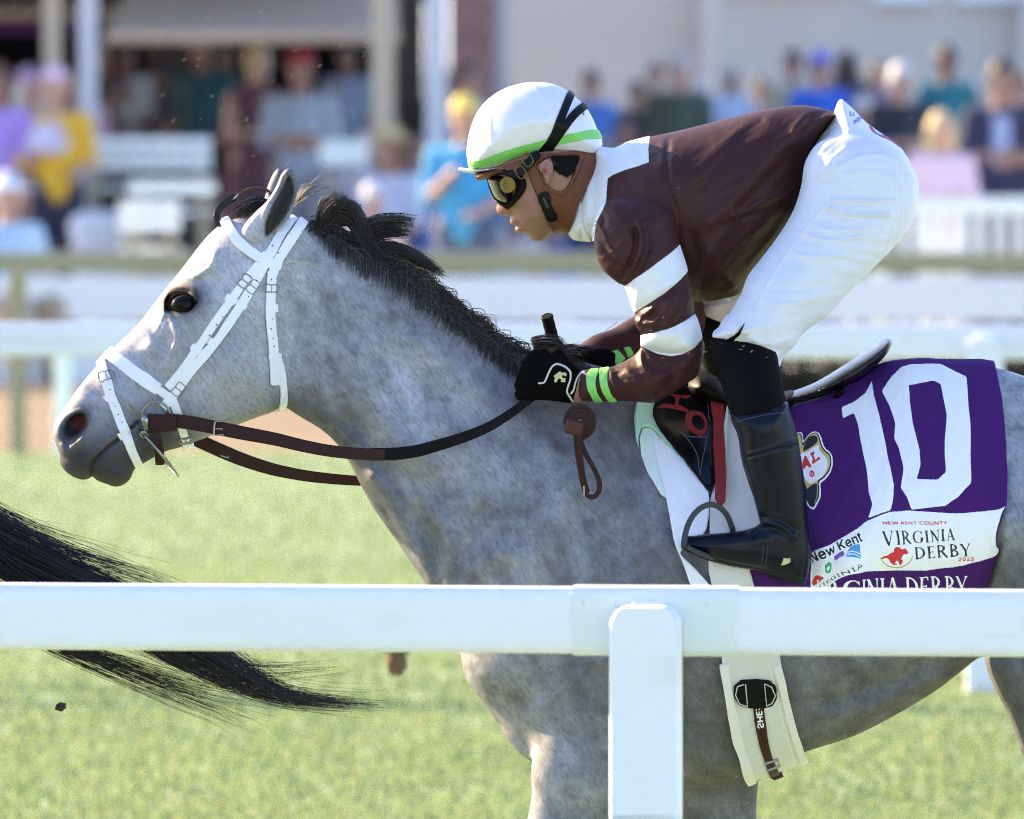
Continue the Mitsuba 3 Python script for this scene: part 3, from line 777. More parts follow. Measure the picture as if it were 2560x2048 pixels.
# ---- the bit: a cheek ring each side, a long ring round the lower jaw, and the leather link below
bit = thing('bit', 'steel ring bit in the grey horse mouth', 'bit')
for sg in (-1, 1):
    p = [W(*KB((835 + 150 * math.cos(a), 815 + 160 * math.sin(a)))[0], HD) + [0, sg * .068 + .004 * math.sin(a), 0] for a in np.linspace(0, 2 * np.pi, 48, endpoint=False)]
    put('cheek_ring', ring_tube(p, .0022, 8, closed=True), 'buckle_metal', bit, smooth=True)
    p = [W(*q, HD) + [0, sg * (.066 + .004 * (i == 1)), 0] for i, q in enumerate(KB((712, 800), (716, 850), (722, 900), (728, 960)))]
    put('mouthpiece_end', ring_tube(p, [.0055, .0085, .006, .0048], 10), 'buckle_metal', bit, smooth=True)
ca, cb = W(*KB((590, 918))[0], HD), W(*KB((1060, 1468))[0], HD)
mid, half = (ca + cb) / 2, (cb - ca) / 2
nrm = np.array([half[2], 0, -half[0]]); nrm /= np.linalg.norm(nrm)
p = [mid + half * math.cos(a) + np.array([0, .078 * math.sin(a), 0]) + nrm * .006 * math.sin(a) for a in np.linspace(0, 2 * np.pi, 64, endpoint=False)]
put('jaw_ring', ring_tube(p, .0028, 8, closed=True), 'buckle_metal', bit, smooth=True)
p = [W(*KB((705 + 38 * math.cos(a), 1005 + 30 * math.sin(a)))[0], HD) + [0, -.073 + .012 * math.sin(a), 0] for a in np.linspace(0, 2 * np.pi, 24, endpoint=False)]
put('link_ring', ring_tube(p, .0022, 8, closed=True), 'buckle_metal', bit, smooth=True)
p = [W(*q, HD) + [0, y, 0] for q, y in zip(KB((812, 985), (850, 1060), (868, 1180), (872, 1330)), (-.072, -.074, -.07, -.05))]
put('leather_link', ring_tube(open_curve(p, 14) if False else np.array(p), 1, 10, flat=(.0085, .0022)), 'leather_brown', bit, smooth=40)

# ---- the reins
reins = thing('reins', 'brown leather reins with black rubber grips running to the jockey hands', 'reins')


def ribbon(pts, ys, hw, ht, name, m, parent, n=60):
    q = open_curve(pts, n)
    y = open_curve([(i, a) for i, a in zip(np.linspace(0, 1, len(ys)), ys)], n)[:, 1]
    p = np.array([W(u, v, HD) + [0, b, 0] for (u, v), b in zip(q, y)])
    h = np.interp(np.linspace(0, 1, n), np.linspace(0, 1, len(hw)), hw)
    v = ring_tube(p, h, 10, flat=(1, ht / np.mean(hw)))
    return put(name, v, m, parent, smooth=40)


near_a = A((640, 1312), (760, 1325), (900, 1350), (1050, 1378), (1200, 1405), (1350, 1440), (1500, 1466), (1640, 1478), (1752, 1481))
near_b = N((96, 1015), (190, 1013), (300, 1000), (420, 968), (540, 930), (650, 885), (740, 832), (800, 790), (850, 750))
ribbon(near_a, (-.070, -.085, -.10, -.112, -.122, -.13, -.135, -.142, -.146), (.0125, .0125, .011, .0105), .0022, 'rein_leather', 'leather_brown', reins)
ribbon(near_b, (-.140, -.146, -.152, -.158, -.162, -.162, -.16, -.155, -.15), (.0115, .011, .010, .0085, .0075), .0034, 'rein_grip', 'rubber_black', reins)
ribbon(A((560, 1330), (650, 1330), (700, 1330)), (-.068, -.076, -.08), (.017, .016, .0135), .003, 'rein_loop', 'leather_brown', reins, 20)
ribbon(A((640, 1360), (800, 1432), (900, 1478), (1050, 1540), (1200, 1586), (1400, 1622), (1640, 1642)), (.07, .078, .085, .1, .11, .12, .13), (.0125, .0125, .0105, .009), .0022, 'rein_leather', 'leather_brown', reins)
ribbon([(905, 1209), (1100, 1190), (1250, 1100), (1360, 1010), (1400, 930)], (.13, .15, .16, .15, .1), (.009, .008), .003, 'rein_grip', 'rubber_black', reins)
flat_rein = lambda p: HB(p)
for c, a in ((A((920, 1350))[0], 8),):
    pts = [(c[0] + x, c[1] + y) for x, y in ((14, -16), (-8, -17), (-12, -14), (-14, 0), (-15, 14), (-11, 18), (10, 17))]
    put('buckle', join([ring_tube([W(u, v, HD) + [0, -.1055, 0] for u, v in pts], .0017, 7), ring_tube([W(c[0] - 14, c[1] + 1, HD) + [0, -.106, 0], W(c[0] + 8, c[1] + 3, HD) + [0, -.106, 0]], .0015, 7)]), 'buckle_metal', reins, smooth=True)
put('buckle', join([ring_tube([W(u, v, HD) + [0, .082, 0] for u, v in A((842, 1462), (842, 1482), (888, 1500), (950, 1520), (952, 1508))], .0016, 7)]), 'buckle_metal', reins, smooth=True)
# slack of the reins: a knot under the hand and a hanging loop with its buckle
kc = S((668, 950))[0]
for k, (r, dy) in enumerate(((1.0, 0), (.74, -.008), (.5, -.012))):
    pts = [(kc[0] + 34 * r * math.cos(a) * .95, kc[1] - 6 + 36 * r * math.sin(a)) for a in np.linspace(-3.9, 1.6, 30)]
    put('rein_slack', ring_tube([W(u, v, HD) + [0, -.212 + dy, 0] for u, v in pts], 1, 10, flat=(.0062, .0034)), 'leather_brown', reins, smooth=40)
pl = lambda pts, y: [W(u, v, HD) + [0, y + i * .0006, 0] for i, (u, v) in enumerate(open_curve(S(*pts), 30))]
put('rein_slack', ring_tube(pl(((640, 1000), (648, 1120), (668, 1240), (690, 1350), (712, 1415), (750, 1435), (790, 1405), (800, 1350), (770, 1260), (710, 1150), (672, 1060)), -.228), 1, 10, flat=(.0045, .0026)), 'leather_brown', reins, smooth=40)
put('rein_slack', ring_tube(pl(((662, 1010), (668, 1120), (680, 1230), (700, 1340), (722, 1400)), -.236), 1, 10, flat=(.0045, .0026)), 'leather_brown', reins, smooth=40)
put('knot_keeper', moved(rbox(.034, .02, .027, .004), W(*S((630, 965))[0], HD) + [0, -.232, 0], ry=.28), 'leather_red', reins, smooth=30)
put('buckle', ring_tube([W(u, v, HD) + [0, -.236, 0] for u, v in S((694, 1355), (696, 1425))], .0016, 7), 'buckle_metal', reins, smooth=True)

# ---- saddle cloth with its print
principled('cloth_purple', (.056, .0125, .112), .85, specular=.15)
principled('print_white', (.80, .79, .80), .75)
principled('print_navy', (.012, .012, .02), .7); principled('print_red', (.55, .03, .035), .7); principled('print_gold', (.55, .40, .12), .6)
principled('print_green', (.03, .35, .12), .7); principled('print_blue', (.06, .28, .62), .7); principled('print_violet', (.18, .08, .38), .7)
cloth = thing('saddle_cloth', 'purple racing number cloth with a white 10 on the grey horse flank', 'saddle cloth')
CL_OFF = .010


def folds(p2):
    x, z = p2[:, 0], p2[:, 1]
    u = x * 8 + z * 3.0
    return .012 * (meshkit.fbm(np.c_[u * 1.2, z * 3.2, u * 0], 3, 21) - .5) + creases(.003, 62, .03, 6, 44)(p2) + .006 * np.sin((x - .3 * z) * 26 + 3 * meshkit.noise(np.c_[x * 5, z * 5, x * 0], 3)) * np.clip((1.35 - z) / .25, 0, 1) * .8


def printed(polys, m, name, lift=.0012, step=.004, frame_=C, smooth=False, label=None):
    ms = [patch(Polygon(closed_curve(XZ(frame_(*q), HD)) if smooth else XZ(frame_(*q), HD)).buffer(0) if not hasattr(q, 'geom_type') else q, body, HD, CL_OFF + .003 + lift, .0006, step, rough=folds) for q in polys]
    k = put(name, join(ms), m, cloth, smooth=True)
    if label:
        labels[k] = {'label': label}
    return k


cl_pg = Polygon(XZ(C((1385, 235), (1450, 216), (1560, 212), (1700, 214), (1850, 226), (1986, 234), (1998, 300), (2016, 420), (2028, 600), (2034, 800), (2030, 985), (2000, 1090), (1955, 1195), (1945, 1260), (1966, 1356), (1880, 1400),
                     (1800, 1440), (1600, 1475), (1400, 1470), (1180, 1445), (1000, 1440), (760, 1430), (660, 1390), (600, 1100), (590, 800), (610, 520), (760, 430), (905, 500), (1060, 450), (1200, 375), (1310, 300)), HD)).buffer(0)
both_sides('sheet', 'cloth_purple', cloth, True, cl_pg, body, HD, CL_OFF, .003, .005, rough=folds)
hem = strap_poly(C((1986, 238), (1999, 300), (2017, 420), (2029, 600), (2034, 800), (2029, 985)), 5, HD)
printed([((2028, 988), (1955, 1195), (1930, 1208), (1800, 1255), (1600, 1285), (1400, 1288), (1280, 1292), (1200, 1308), (1120, 1360), (1060, 1410), (1000, 1440), (990, 1330), (1010, 1215), (1120, 1165), (1210, 1115), (1300, 1060), (1410, 1012), (1520, 1000), (1650, 1005), (1800, 1008), (1930, 998))],
        'print_white', 'white_band', .0004)
printed([((1345, 350), (1352, 420), (1376, 520), (1397, 640), (1421, 780), (1441, 880), (1433, 950), (1416, 1003), (1308, 1046), (1330, 980), (1311, 920), (1300, 800), (1281, 680), (1263, 570), (1245, 512), (1186, 542), (1181, 490), (1250, 455), (1308, 410), (1330, 375))], 'print_white', 'number_digit', label='white digit 1')
zero = Polygon(XZ(C((1500, 286), (1560, 272), (1705, 265), (1836, 325), (1846, 560), (1843, 800), (1840, 862), (1770, 930), (1702, 972), (1600, 985), (1526, 995), (1505, 935), (1472, 892), (1490, 800), (1471, 690), (1449, 640), (1456, 560), (1430, 470), (1395, 400), (1442, 340)), HD),
               [XZ(C((1530, 375), (1600, 358), (1668, 348), (1700, 364), (1712, 440), (1725, 520), (1712, 640), (1709, 730), (1712, 806), (1670, 846), (1620, 845), (1558, 846), (1582, 775), (1580, 700), (1546, 560), (1532, 450)), HD)]).buffer(0)
printed([zero], 'print_white', 'number_digit', label='white digit 0')


def sans(text, p0, p1, h, bold=False, fit=True):
    """Sans letters as shapely polygons (world xz) from p0 to p1 along the baseline, both in C frame px; h = cap height in C px."""
    m = meshkit.text_mesh(text, 1.0, .1, bold)
    v, f = np.array(m.vertices), np.array(m.faces)
    low = f[(v[f][:, :, 2] < 1e-6).all(1)]
    shape = shapely.union_all([Polygon(v[t][:, :2]).buffer(1e-4) for t in low])
    return lay(shape, p0, p1, h)


def lay(shape, p0, p1, h, arch=0.0):
    x0, _, x1, _ = shape.bounds
    p0, p1 = np.array(p0, float), np.array(p1, float)
    L = np.linalg.norm(p1 - p0); d = (p1 - p0) / L; nrm = np.array([d[1], -d[0]])

    def tr(c):
        c = np.asarray(c)
        s = (c[:, 0] - x0) / (x1 - x0)
        q = p0 + (s * L)[:, None] * d + (c[:, 1] * h + arch * 4 * s * (1 - s))[:, None] * nrm
        return XZ(C(*map(tuple, q)), HD)
    return shapely.transform(shape.segmentize(.15), tr).buffer(0)


bx = shapely.box


def serif(text, gap=.13):
    """Roman capitals with thick and thin strokes and bracketed feet, one unit high."""
    TK, TN, F = .15, .055, .05
    stem = lambda x, t=TK: shapely.union_all([bx(x, 0, x + t, 1), bx(x - .085, 0, x + t + .085, F), bx(x - .085, 1 - F, x + t + .085, 1)])
    seg = lambda a, b, t: LineString([a, b]).buffer(t / 2, cap_style='flat')
    el = lambda cx, cy, rx, ry: shapely.affinity.scale(Point(0, 0).buffer(1, 24), rx, ry).__class__(shapely.affinity.translate(shapely.affinity.scale(Point(0, 0).buffer(1, 24), rx, ry), cx, cy).exterior.coords)
    bowl = lambda x, y0, y1, w: el(x, (y0 + y1) / 2, w, (y1 - y0) / 2).difference(el(x - .01, (y0 + y1) / 2, w - TK, (y1 - y0) / 2 - TN)).intersection(bx(x, y0, x + 2, y1))
    ft = lambda x, y, w=.2: bx(x - w / 2, y, x + w / 2, y + F)
    gl = {
        'I': (stem(.085), .32), 'D': (shapely.union_all([stem(.085), bowl(.2, 0, 1, .6), bx(.1, 0, .22, TN), bx(.1, 1 - TN, .22, 1)]), .82),
        'B': (shapely.union_all([stem(.085), bowl(.2, .48, 1, .42), bowl(.2, 0, .53, .5), bx(.1, .48, .22, .53)]), .72),
        'R': (shapely.union_all([stem(.085), bowl(.2, .46, 1, .45), seg((.36, .5), (.74, .02), .15), ft(.76, 0, .2)]), .86),
        'P': (shapely.union_all([stem(.085), bowl(.2, .44, 1, .45)]), .68),
        'E': (shapely.union_all([stem(.085), bx(.1, 0, .62, F), bx(.1, .95, .58, 1), bx(.2, .48, .48, .53), bx(.57, 0, .62, .22), bx(.53, .78, .58, 1), bx(.44, .4, .48, .61)]), .66),
        'N': (shapely.union_all([bx(.1, 0, .16, 1), bx(.7, 0, .76, 1), seg((.1, 1), (.74, .0), .17), ft(.13, 0, .24), ft(.73, .95, .24), bx(0, .95, .14, 1)]).intersection(bx(-.1, 0, 1, 1)), .86),
        'A': (shapely.union_all([seg((.4, 1), (.1, 0), TN), seg((.4, 1), (.7, 0), .16), bx(.2, .3, .62, .35), ft(.1, 0, .22), ft(.7, 0, .26)]).intersection(bx(-.2, 0, 2, 1)), .82),
        'V': (shapely.union_all([seg((.1, 1), (.42, 0), .16), seg((.74, 1), (.42, 0), TN), ft(.1, .95, .26), ft(.74, .95, .22)]).intersection(bx(-.2, 0, 2, 1)), .84),
        'Y': (shapely.union_all([bx(.33, 0, .48, .5), seg((.1, 1), (.41, .42), .15), seg((.72, 1), (.42, .42), TN), ft(.1, .95, .24), ft(.72, .95, .22), ft(.405, 0, .3)]).intersection(bx(-.2, 0, 2, 1)), .82),
        'G': (shapely.union_all([el(.46, .5, .46, .5).difference(el(.48, .5, .31, .455)).difference(bx(.6, .46, 1.2, .8)), bx(.66, .08, .8, .46), bx(.58, .42, .9, .46), bx(.76, .72, .81, .97)]), .92)}
    x, out = 0, []
    for ch in text:
        if ch == ' ':
            x += .3; continue
        g, w = gl[ch]
        out.append(shapely.affinity.translate(g, x)); x += w + gap
    return shapely.union_all(out)


import shapely.affinity
fine = dict(step=.0025)
printed([lay(serif('VIRGINIA'), (1375, 1166), (1757, 1134), 60)], 'print_navy', 'event_name', .0012, .0028, label='VIRGINIA in dark capitals')
printed([lay(serif('DERBY'), (1533, 1231), (1842, 1205), 60)], 'print_navy', 'event_name', .0012, .0028, label='DERBY in dark capitals')
printed([lay(serif('VIRGINIA DERBY', .06), (992, 1452), (1827, 1411), 106)], 'print_white', 'lower_lettering', .0012, .003, label='VIRGINIA DERBY in white capitals')
printed([sans('NEW KENT COUNTY', (1376, 1076), (1708, 1056), 15, True)], 'print_red', 'county_line', .0012, .002, label='small red NEW KENT COUNTY')
printed([sans('2022', (1770, 1234), (1858, 1226), 16, True)], 'print_red', 'year', .0012, .002, label='small red 2022')
printed([sans('New Kent', (1022, 1262), (1278, 1148), 46, True)], 'print_navy', 'place_name', .0012, .0025, label='dark slanted New Kent')
printed([sans('VIRGINIA', (1040, 1392), (1258, 1270), 17)], 'print_navy', 'state_name', .0012, .002)
printed([((1192, 1228), (1200, 1200), (1225, 1172), (1260, 1165), (1258, 1235), (1192, 1240))], 'print_blue', 'blue_tile')
printed([((1195, 1212), (1225, 1200), (1258, 1210), (1258, 1216), (1225, 1207), (1195, 1219)), ((1195, 1226), (1225, 1216), (1258, 1226), (1258, 1231), (1225, 1222), (1195, 1232))], 'print_white', 'wave', .0018, .002)
printed([((1130, 1232), (1178, 1202), (1184, 1232), (1138, 1254))], 'print_violet', 'violet_tile')
printed([((1082, 1270), (1100, 1255), (1118, 1258), (1122, 1285), (1110, 1308), (1085, 1306))], 'print_green', 'green_tile')
printed([((1092, 1280), (1112, 1268), (1108, 1292), (1096, 1296))], 'print_white', 'leaf', .0018, .002)
printed([((1015, 1352), (1040, 1318), (1078, 1330), (1060, 1350), (1040, 1368), (1018, 1372))], 'print_red', 'red_tile')
printed([frame(2000, 1270, 2.552)((485, 262), (500, 251), (524, 245), (530, 235), (554, 226), (552, 212), (565, 198), (590, 202), (596, 216), (620, 205), (642, 228), (640, 239), (612, 241), (601, 255), (596, 268), (609, 280), (601, 301), (588, 306), (586, 290), (575, 276), (561, 290), (578, 303), (550, 303), (535, 290), (521, 263), (500, 263), (490, 271))], 'print_red', 'rider_emblem', .0012, .002, lambda *p: list(p), label='small red horse and rider emblem')
printed([strap_poly(C(*[(1440 + 82 * math.cos(a), 1200 + 72 * math.sin(a)) for a in np.linspace(.2, 2.9, 24)]), 2.6, HD)], 'print_gold', 'emblem_arc', .0012, .0018)
EM = frame(1970, 1060, 4.08)
emb = lambda pts, m, nm, lift, sm=True, lab=None: printed([pts], m, nm, lift, .0022, EM, sm, lab)
emb(((80, 128), (120, 119), (140, 140), (147, 205), (190, 158), (235, 120), (270, 111), (306, 124), (327, 160), (347, 230), (372, 280), (407, 305), (428, 340), (434, 400), (422, 460), (392, 512), (352, 557), (304, 597), (306, 660), (298, 742), (267, 805), (236, 848), (190, 830), (120, 700), (90, 480), (70, 300)), 'print_white', 'shield_emblem', .0004, True, 'part of a white and gold scroll emblem behind the boot')
emb(((80, 140), (115, 132), (130, 150), (136, 225), (165, 200), (205, 155), (245, 127), (275, 123), (298, 136), (316, 170), (335, 238), (362, 290), (398, 315), (415, 345), (420, 400), (410, 452), (382, 500), (340, 545), (292, 585), (292, 660), (284, 735), (255, 795), (228, 830), (180, 800), (110, 600), (80, 300)), 'print_navy', 'emblem_shade', .0008)
emb(((85, 150), (112, 145), (120, 165), (128, 240), (150, 245), (175, 205), (215, 160), (250, 136), (276, 134), (292, 150), (305, 185), (322, 245), (352, 300), (385, 325), (402, 352), (406, 400), (398, 446), (372, 490), (330, 535), (280, 575), (278, 660), (268, 735), (238, 800), (185, 700), (120, 500), (85, 300)), 'print_gold', 'emblem_gold', .0012)
emb(((140, 285), (172, 218), (218, 166), (262, 154), (290, 180), (287, 212), (242, 250), (182, 284), (145, 302)), 'print_navy', 'emblem_shade', .0016)
emb(((185, 640), (268, 606), (270, 650), (262, 735), (225, 810), (150, 700)), 'print_navy', 'emblem_shade', .0016)
emb(((90, 345), (200, 297), (300, 242), (304, 290), (350, 342), (378, 388), (376, 446), (330, 526), (262, 580), (205, 606), (150, 560), (100, 450)), 'print_white', 'emblem_field', .0018)
printed([Polygon(XZ(EM((118, 452), (150, 352), (168, 345), (186, 370), (212, 420), (224, 445), (196, 456), (186, 436), (160, 446), (164, 462), (135, 470)), HD)), Polygon(XZ(EM((214, 330), (250, 306), (256, 318), (246, 345), (262, 380), (282, 372), (290, 350), (314, 372), (262, 402), (238, 424), (226, 400), (238, 378), (224, 345)), HD))], 'print_red', 'emblem_letters', .0024, .0016)
printed([LineString(XZ(EM(*[(222 + 20 * math.cos(a_), 513 + 24 * math.sin(a_)) for a_ in np.linspace(0, 6.28, 20)]), HD)).buffer(.0011), Polygon(XZ(EM((214, 500), (230, 500), (228, 515), (232, 528), (222, 518), (214, 528)), HD))], 'print_red', 'emblem_mark', .0024, .0012)

# ---- pads, saddle, girth
principled('pad_mint', (.42, .68, .52), .4, specular=.6); principled('pad_white', (.66, .74, .70), .6)
principled('towel_white', (.74, .74, .80), .85); principled('girth_white', (.58, .57, .54), .85); principled('girth_edge', (.66, .65, .62), .8)
principled('patent_black', (.003, .003, .004), .2, specular=.35, clearcoat=.2, clearcoat_gloss=.9); principled('leather_black', (.005, .006, .009), .3, specular=.45, clearcoat=.2)
principled('saddle_brown', (.0045, .003, .0028), .5, specular=.12); principled('strap_red', (.19, .010, .012), .6); principled('print_scarlet', (.20, .012, .010), .5)
saddle = thing('saddle', 'small black racing saddle with red stirrup leather and letters on its flap', 'saddle')
pad = thing('saddle_pad', 'pale mint foam pad under the front of the racing saddle', 'saddle pad')
towel = thing('saddle_towel', 'crumpled white towel hanging below the front of the saddle', 'towel')
girth = thing('girth', 'wide off-white elastic girth round the grey horse belly', 'girth')
crump = lambda p2: .006 * (meshkit.fbm(np.c_[p2[:, 0] * 22 + p2[:, 1] * 8, p2[:, 1] * 5, p2[:, 0] * 0], 3, 31) - .4)
both_sides('foam', 'pad_mint', pad, 50, C((62, 530), (72, 470), (95, 430), (130, 424), (250, 395), (345, 345), (420, 330), (560, 420), (500, 640), (460, 760), (330, 760), (240, 690), (205, 630), (160, 585), (110, 592), (92, 640), (98, 690), (80, 640)), body, HD, .010, .012, .006)
both_sides('foam_lining', 'pad_white', pad, 50, C((100, 640), (115, 595), (160, 590), (210, 640), (300, 760), (420, 860), (440, 1000), (330, 1000), (215, 922), (160, 830), (118, 730)), body, HD, .006, .008, .006)
put('cloth', patch(C((180, 625), (290, 720), (430, 890), (462, 925), (470, 1040), (455, 1110), (430, 1145), (350, 1170), (318, 1225), (400, 1300), (450, 1350), (505, 1405), (520, 1440), (395, 1440), (375, 1390), (330, 1260), (280, 1150), (245, 960), (212, 800)), body, HD, .018, .003, .005, rough=crump), 'towel_white', towel, smooth=True)
gp = [*C((565, 490), (600, 540), (640, 740), (690, 900), (730, 1010), (760, 1100), (800, 1240)), *U((1190, 0), (1262, 160), (1300, 322), (1322, 420), (1345, 520), (1372, 610), (1398, 672), (1400, 688)), *U((1300, 718), (1215, 745), (1192, 735), (1162, 640), (1130, 500), (1102, 330)), *C((500, 1440), (470, 1300), (472, 1100), (470, 960), (555, 700))]
both_sides('web', 'girth_white', girth, 50, gp, body, HD, .012, .005, .006)
put('edge_roll', patch(strap_poly(U((1106, 322), (1132, 480), (1160, 610), (1188, 700), (1205, 735)), 22, HD), body, HD, .016, .006, .005), 'girth_edge', girth, smooth=60)
put('edge_roll', patch(strap_poly(U((1285, 322), (1318, 450), (1345, 560), (1372, 640), (1392, 682)), 18, HD), body, HD, .016, .006, .005), 'girth_edge', girth, smooth=60)
put('girth_seam', patch(strap_poly(U((1262, 322), (1290, 450), (1318, 560), (1350, 670)), 3, HD), body, HD, .0165, .0015, .003), 'girth_edge', girth, smooth=60)
put('strap_pad', patch(U((1142, 395), (1165, 375), (1215, 372), (1262, 375), (1284, 395), (1285, 430), (1270, 458), (1240, 466), (1190, 466), (1155, 456), (1140, 430)), body, HD, .018, .007, .004), 'rubber_black', girth, smooth=50)
for q in (((1175, 382), (1152, 390), (1144, 420), (1156, 450), (1182, 460), (1178, 382)), ((1240, 380), (1268, 390), (1280, 420), (1268, 448), (1246, 458), (1238, 380))):
    put('stitching', patch(strap_poly(U(*q), 2.2, HD, curve=False), body, HD, .0252, .0008, .0018), 'thread_grey', girth, smooth=30)
put('girth_strap', patch(strap_poly(U((1220, 462), (1232, 540), (1248, 620), (1280, 705), (1292, 725)), 24, HD), body, HD, .018, .004, .004), 'leather_brown', girth, smooth=40)
for ln in (((1210, 470), (1222, 545), (1238, 622), (1268, 700)), ((1230, 470), (1243, 545), (1258, 622), (1290, 700))):
    put('stitching', patch(strap_poly(U(*ln), 1.6, HD), body, HD, .0222, .0006, .0018), 'leather_red', girth, smooth=30)


def sans_on(text, quad, frame_):
    """Letters run from quad[0] to quad[1] (baseline) with the height vector quad[2], in the frame's px."""
    m = meshkit.text_mesh(text, 1.0, .1, True)
    v, f = np.array(m.vertices), np.array(m.faces)
    low = f[(v[f][:, :, 2] < 1e-6).all(1)]
    shape = shapely.union_all([Polygon(v[t][:, :2]).buffer(1e-4) for t in low])
    x0, _, x1, _ = shape.bounds
    a, b, h = map(np.array, quad)
    return shapely.transform(shape, lambda c: XZ(frame_(*map(tuple, a + ((c[:, 0] - x0) / (x1 - x0))[:, None] * (b - a) + c[:, 1:2] * h)), HD)).buffer(0)


put('strap_letters', patch(sans_on('SHE:', ((1222, 538), (1212, 470), (18, -2)), U), body, HD, .0222, .001, .002), 'print_white', girth, smooth=30)
put('girth_buckle', join([ring_tube([W(u, v, HD - .215) for u, v in U((1260, 705), (1305, 690), (1312, 712), (1268, 728))], .003, 8, closed=True)]), 'buckle_metal', girth, smooth=True)
put('buckle_end', patch(U((1272, 712), (1308, 700), (1312, 720), (1278, 728)), body, HD, .018, .008, .003), 'leather_red', girth, smooth=40)
flap = C((182, 560), (190, 510), (215, 455), (250, 428), (290, 420), (330, 420), (360, 390), (470, 440), (500, 560), (490, 700), (490, 800), (492, 870), (478, 912), (430, 888), (380, 822), (290, 722), (218, 624))
both_sides('flap', 'patent_black', saddle, 50, flap, body, HD, .024, .006, .005)
put('flap_piping', patch(LineString(XZ(closed_curve(flap, 6), HD)).buffer(2.4 * PX * HD), body, HD, .029, .003, .003), 'rubber_black', saddle, smooth=50)
FL = frame(1600, 940, 3.0615)
put('flap_letter', patch(shapely.union_all([Polygon(XZ(FL(*q), HD)).buffer(0) for q in (((142, 318), (186, 288), (235, 298), (300, 302), (368, 338), (362, 357), (300, 340), (192, 318)), ((258, 230), (296, 234), (284, 308), (258, 300)), ((186, 205), (240, 224), (300, 232), (388, 238), (345, 262), (300, 246), (236, 238)))]), body, HD, .0302, .001, .0025), 'print_scarlet', saddle, smooth=30)
put('flap_letter', patch(Polygon(XZ(closed_curve(FL((347, 392), (364, 356), (420, 346), (472, 370), (497, 430), (490, 492), (456, 520), (410, 502), (364, 450))), HD), [XZ(closed_curve(FL((392, 402), (410, 378), (442, 378), (472, 410), (477, 455), (457, 482), (430, 475), (400, 440))), HD)]), body, HD, .0302, .001, .0025), 'print_scarlet', saddle, smooth=30)
for q in (((295, 490), (400, 530), (500, 530)), ((330, 510), (400, 600), (435, 700), (438, 810)), ((520, 450), (495, 560), (470, 700), (445, 810)), ((320, 170), (420, 210), (500, 280), (515, 420))):
    put('stitching', patch(strap_poly(FL(*q), 1.3, HD), body, HD, .0302, .0006, .0018), 'thread_dim', saddle, smooth=30)
skirt = Infl(C((345, 345), (385, 290), (425, 272), (520, 305), (600, 360), (700, 400), (860, 385), (930, 378), (930, 440), (900, 500), (760, 500), (580, 488), (470, 462), (400, 430), (360, 400)), HD, .125, .03, g=.003)
put('pommel', isosurf(skirt, skirt.lo, skirt.hi, .005), 'saddle_brown', saddle, smooth=True)
seat = Infl(C((868, 392), (930, 378), (1050, 330), (1200, 240), (1320, 165), (1395, 112), (1430, 98), (1449, 112), (1446, 140), (1420, 185), (1360, 248), (1280, 312), (1200, 352), (1100, 395), (1000, 425), (920, 440), (880, 425)), HD, .115, .022, g=.002)
put('seat', isosurf(seat, seat.lo, seat.hi, .004), 'leather_black', saddle, smooth=True)
roll = Infl(C((925, 520), (918, 490), (990, 462), (1100, 410), (1180, 345), (1196, 350), (1192, 390), (1120, 432), (1000, 490)), HD, .12, .012, g=.002)
put('seat_roll', isosurf(roll, roll.lo, roll.hi, .004), 'rubber_black', saddle, smooth=True)
put('stirrup_leather', patch(C((470, 476), (535, 484), (548, 600), (557, 750), (556, 1000), (532, 1020), (500, 992), (494, 800), (486, 620)), body, HD, .034, .005, .005), 'strap_red', saddle, smooth=40)
for dx in (12, 28, 44):
    put('stitching', patch(strap_poly(C((476 + dx, 490), (490 + dx * .98, 640), (498 + dx, 800), (502 + dx * .9, 985)), 1.3, HD), body, HD, .0392, .0006, .002), 'print_scarlet', saddle, smooth=30)
put('flap_strap', patch(C((545, 700), (560, 520), (572, 500), (568, 640), (560, 800)), body, HD, .028, .004, .004), 'girth_edge', saddle, smooth=40)


# ================================================================ THE JOCKEY
skin_vc = principled('skin', VC, .48, specular=.4)
principled('silk_brown', (.044, .0155, .0150), .5, specular=.16); principled('silk_white', (.67, .67, .68), .5)
principled('breeches_white', (.62, .62, .66), .55); principled('helmet_white', (.70, .70, .72), .4, specular=.4); principled('band_green', (.20, .56, .13), .55)
principled('leather_tan', (.13, .043, .018), .5, specular=.3); principled('plastic_black', (.004, .004, .005), .4, specular=.15); principled('brass', (.17, .135, .05), .35, 1.0)
principled('glove_black', (.0028, .0028, .003), .85, specular=.05); principled('trim_cream', (.55, .53, .46), .6); principled('emblem_straw', (.50, .47, .20), .6)
principled('stocking_black', (.0030, .0030, .0034), .75, specular=.08); principled('boot_black', (.0032, .0050, .0125), .28, specular=.2, clearcoat=.08, clearcoat_gloss=.9)
principled('iron_grey', (.045, .045, .05), .5, specular=.3); principled('hair_black', (.004, .003, .003), .75, specular=.15); principled('navy_thread', (.08, .10, .40), .6)
scene['goggle_lens'] = {'type': 'twosided', 'inner': {'type': 'principled', 'base_color': {'type': 'rgb', 'value': [.006, .005, .004]}, 'roughness': .10, 'specular': .4, 'clearcoat': .0, 'clearcoat_gloss': .97}}
jockey = thing('person', 'jockey in brown and white silks and white helmet crouching forward on the grey horse', 'person')

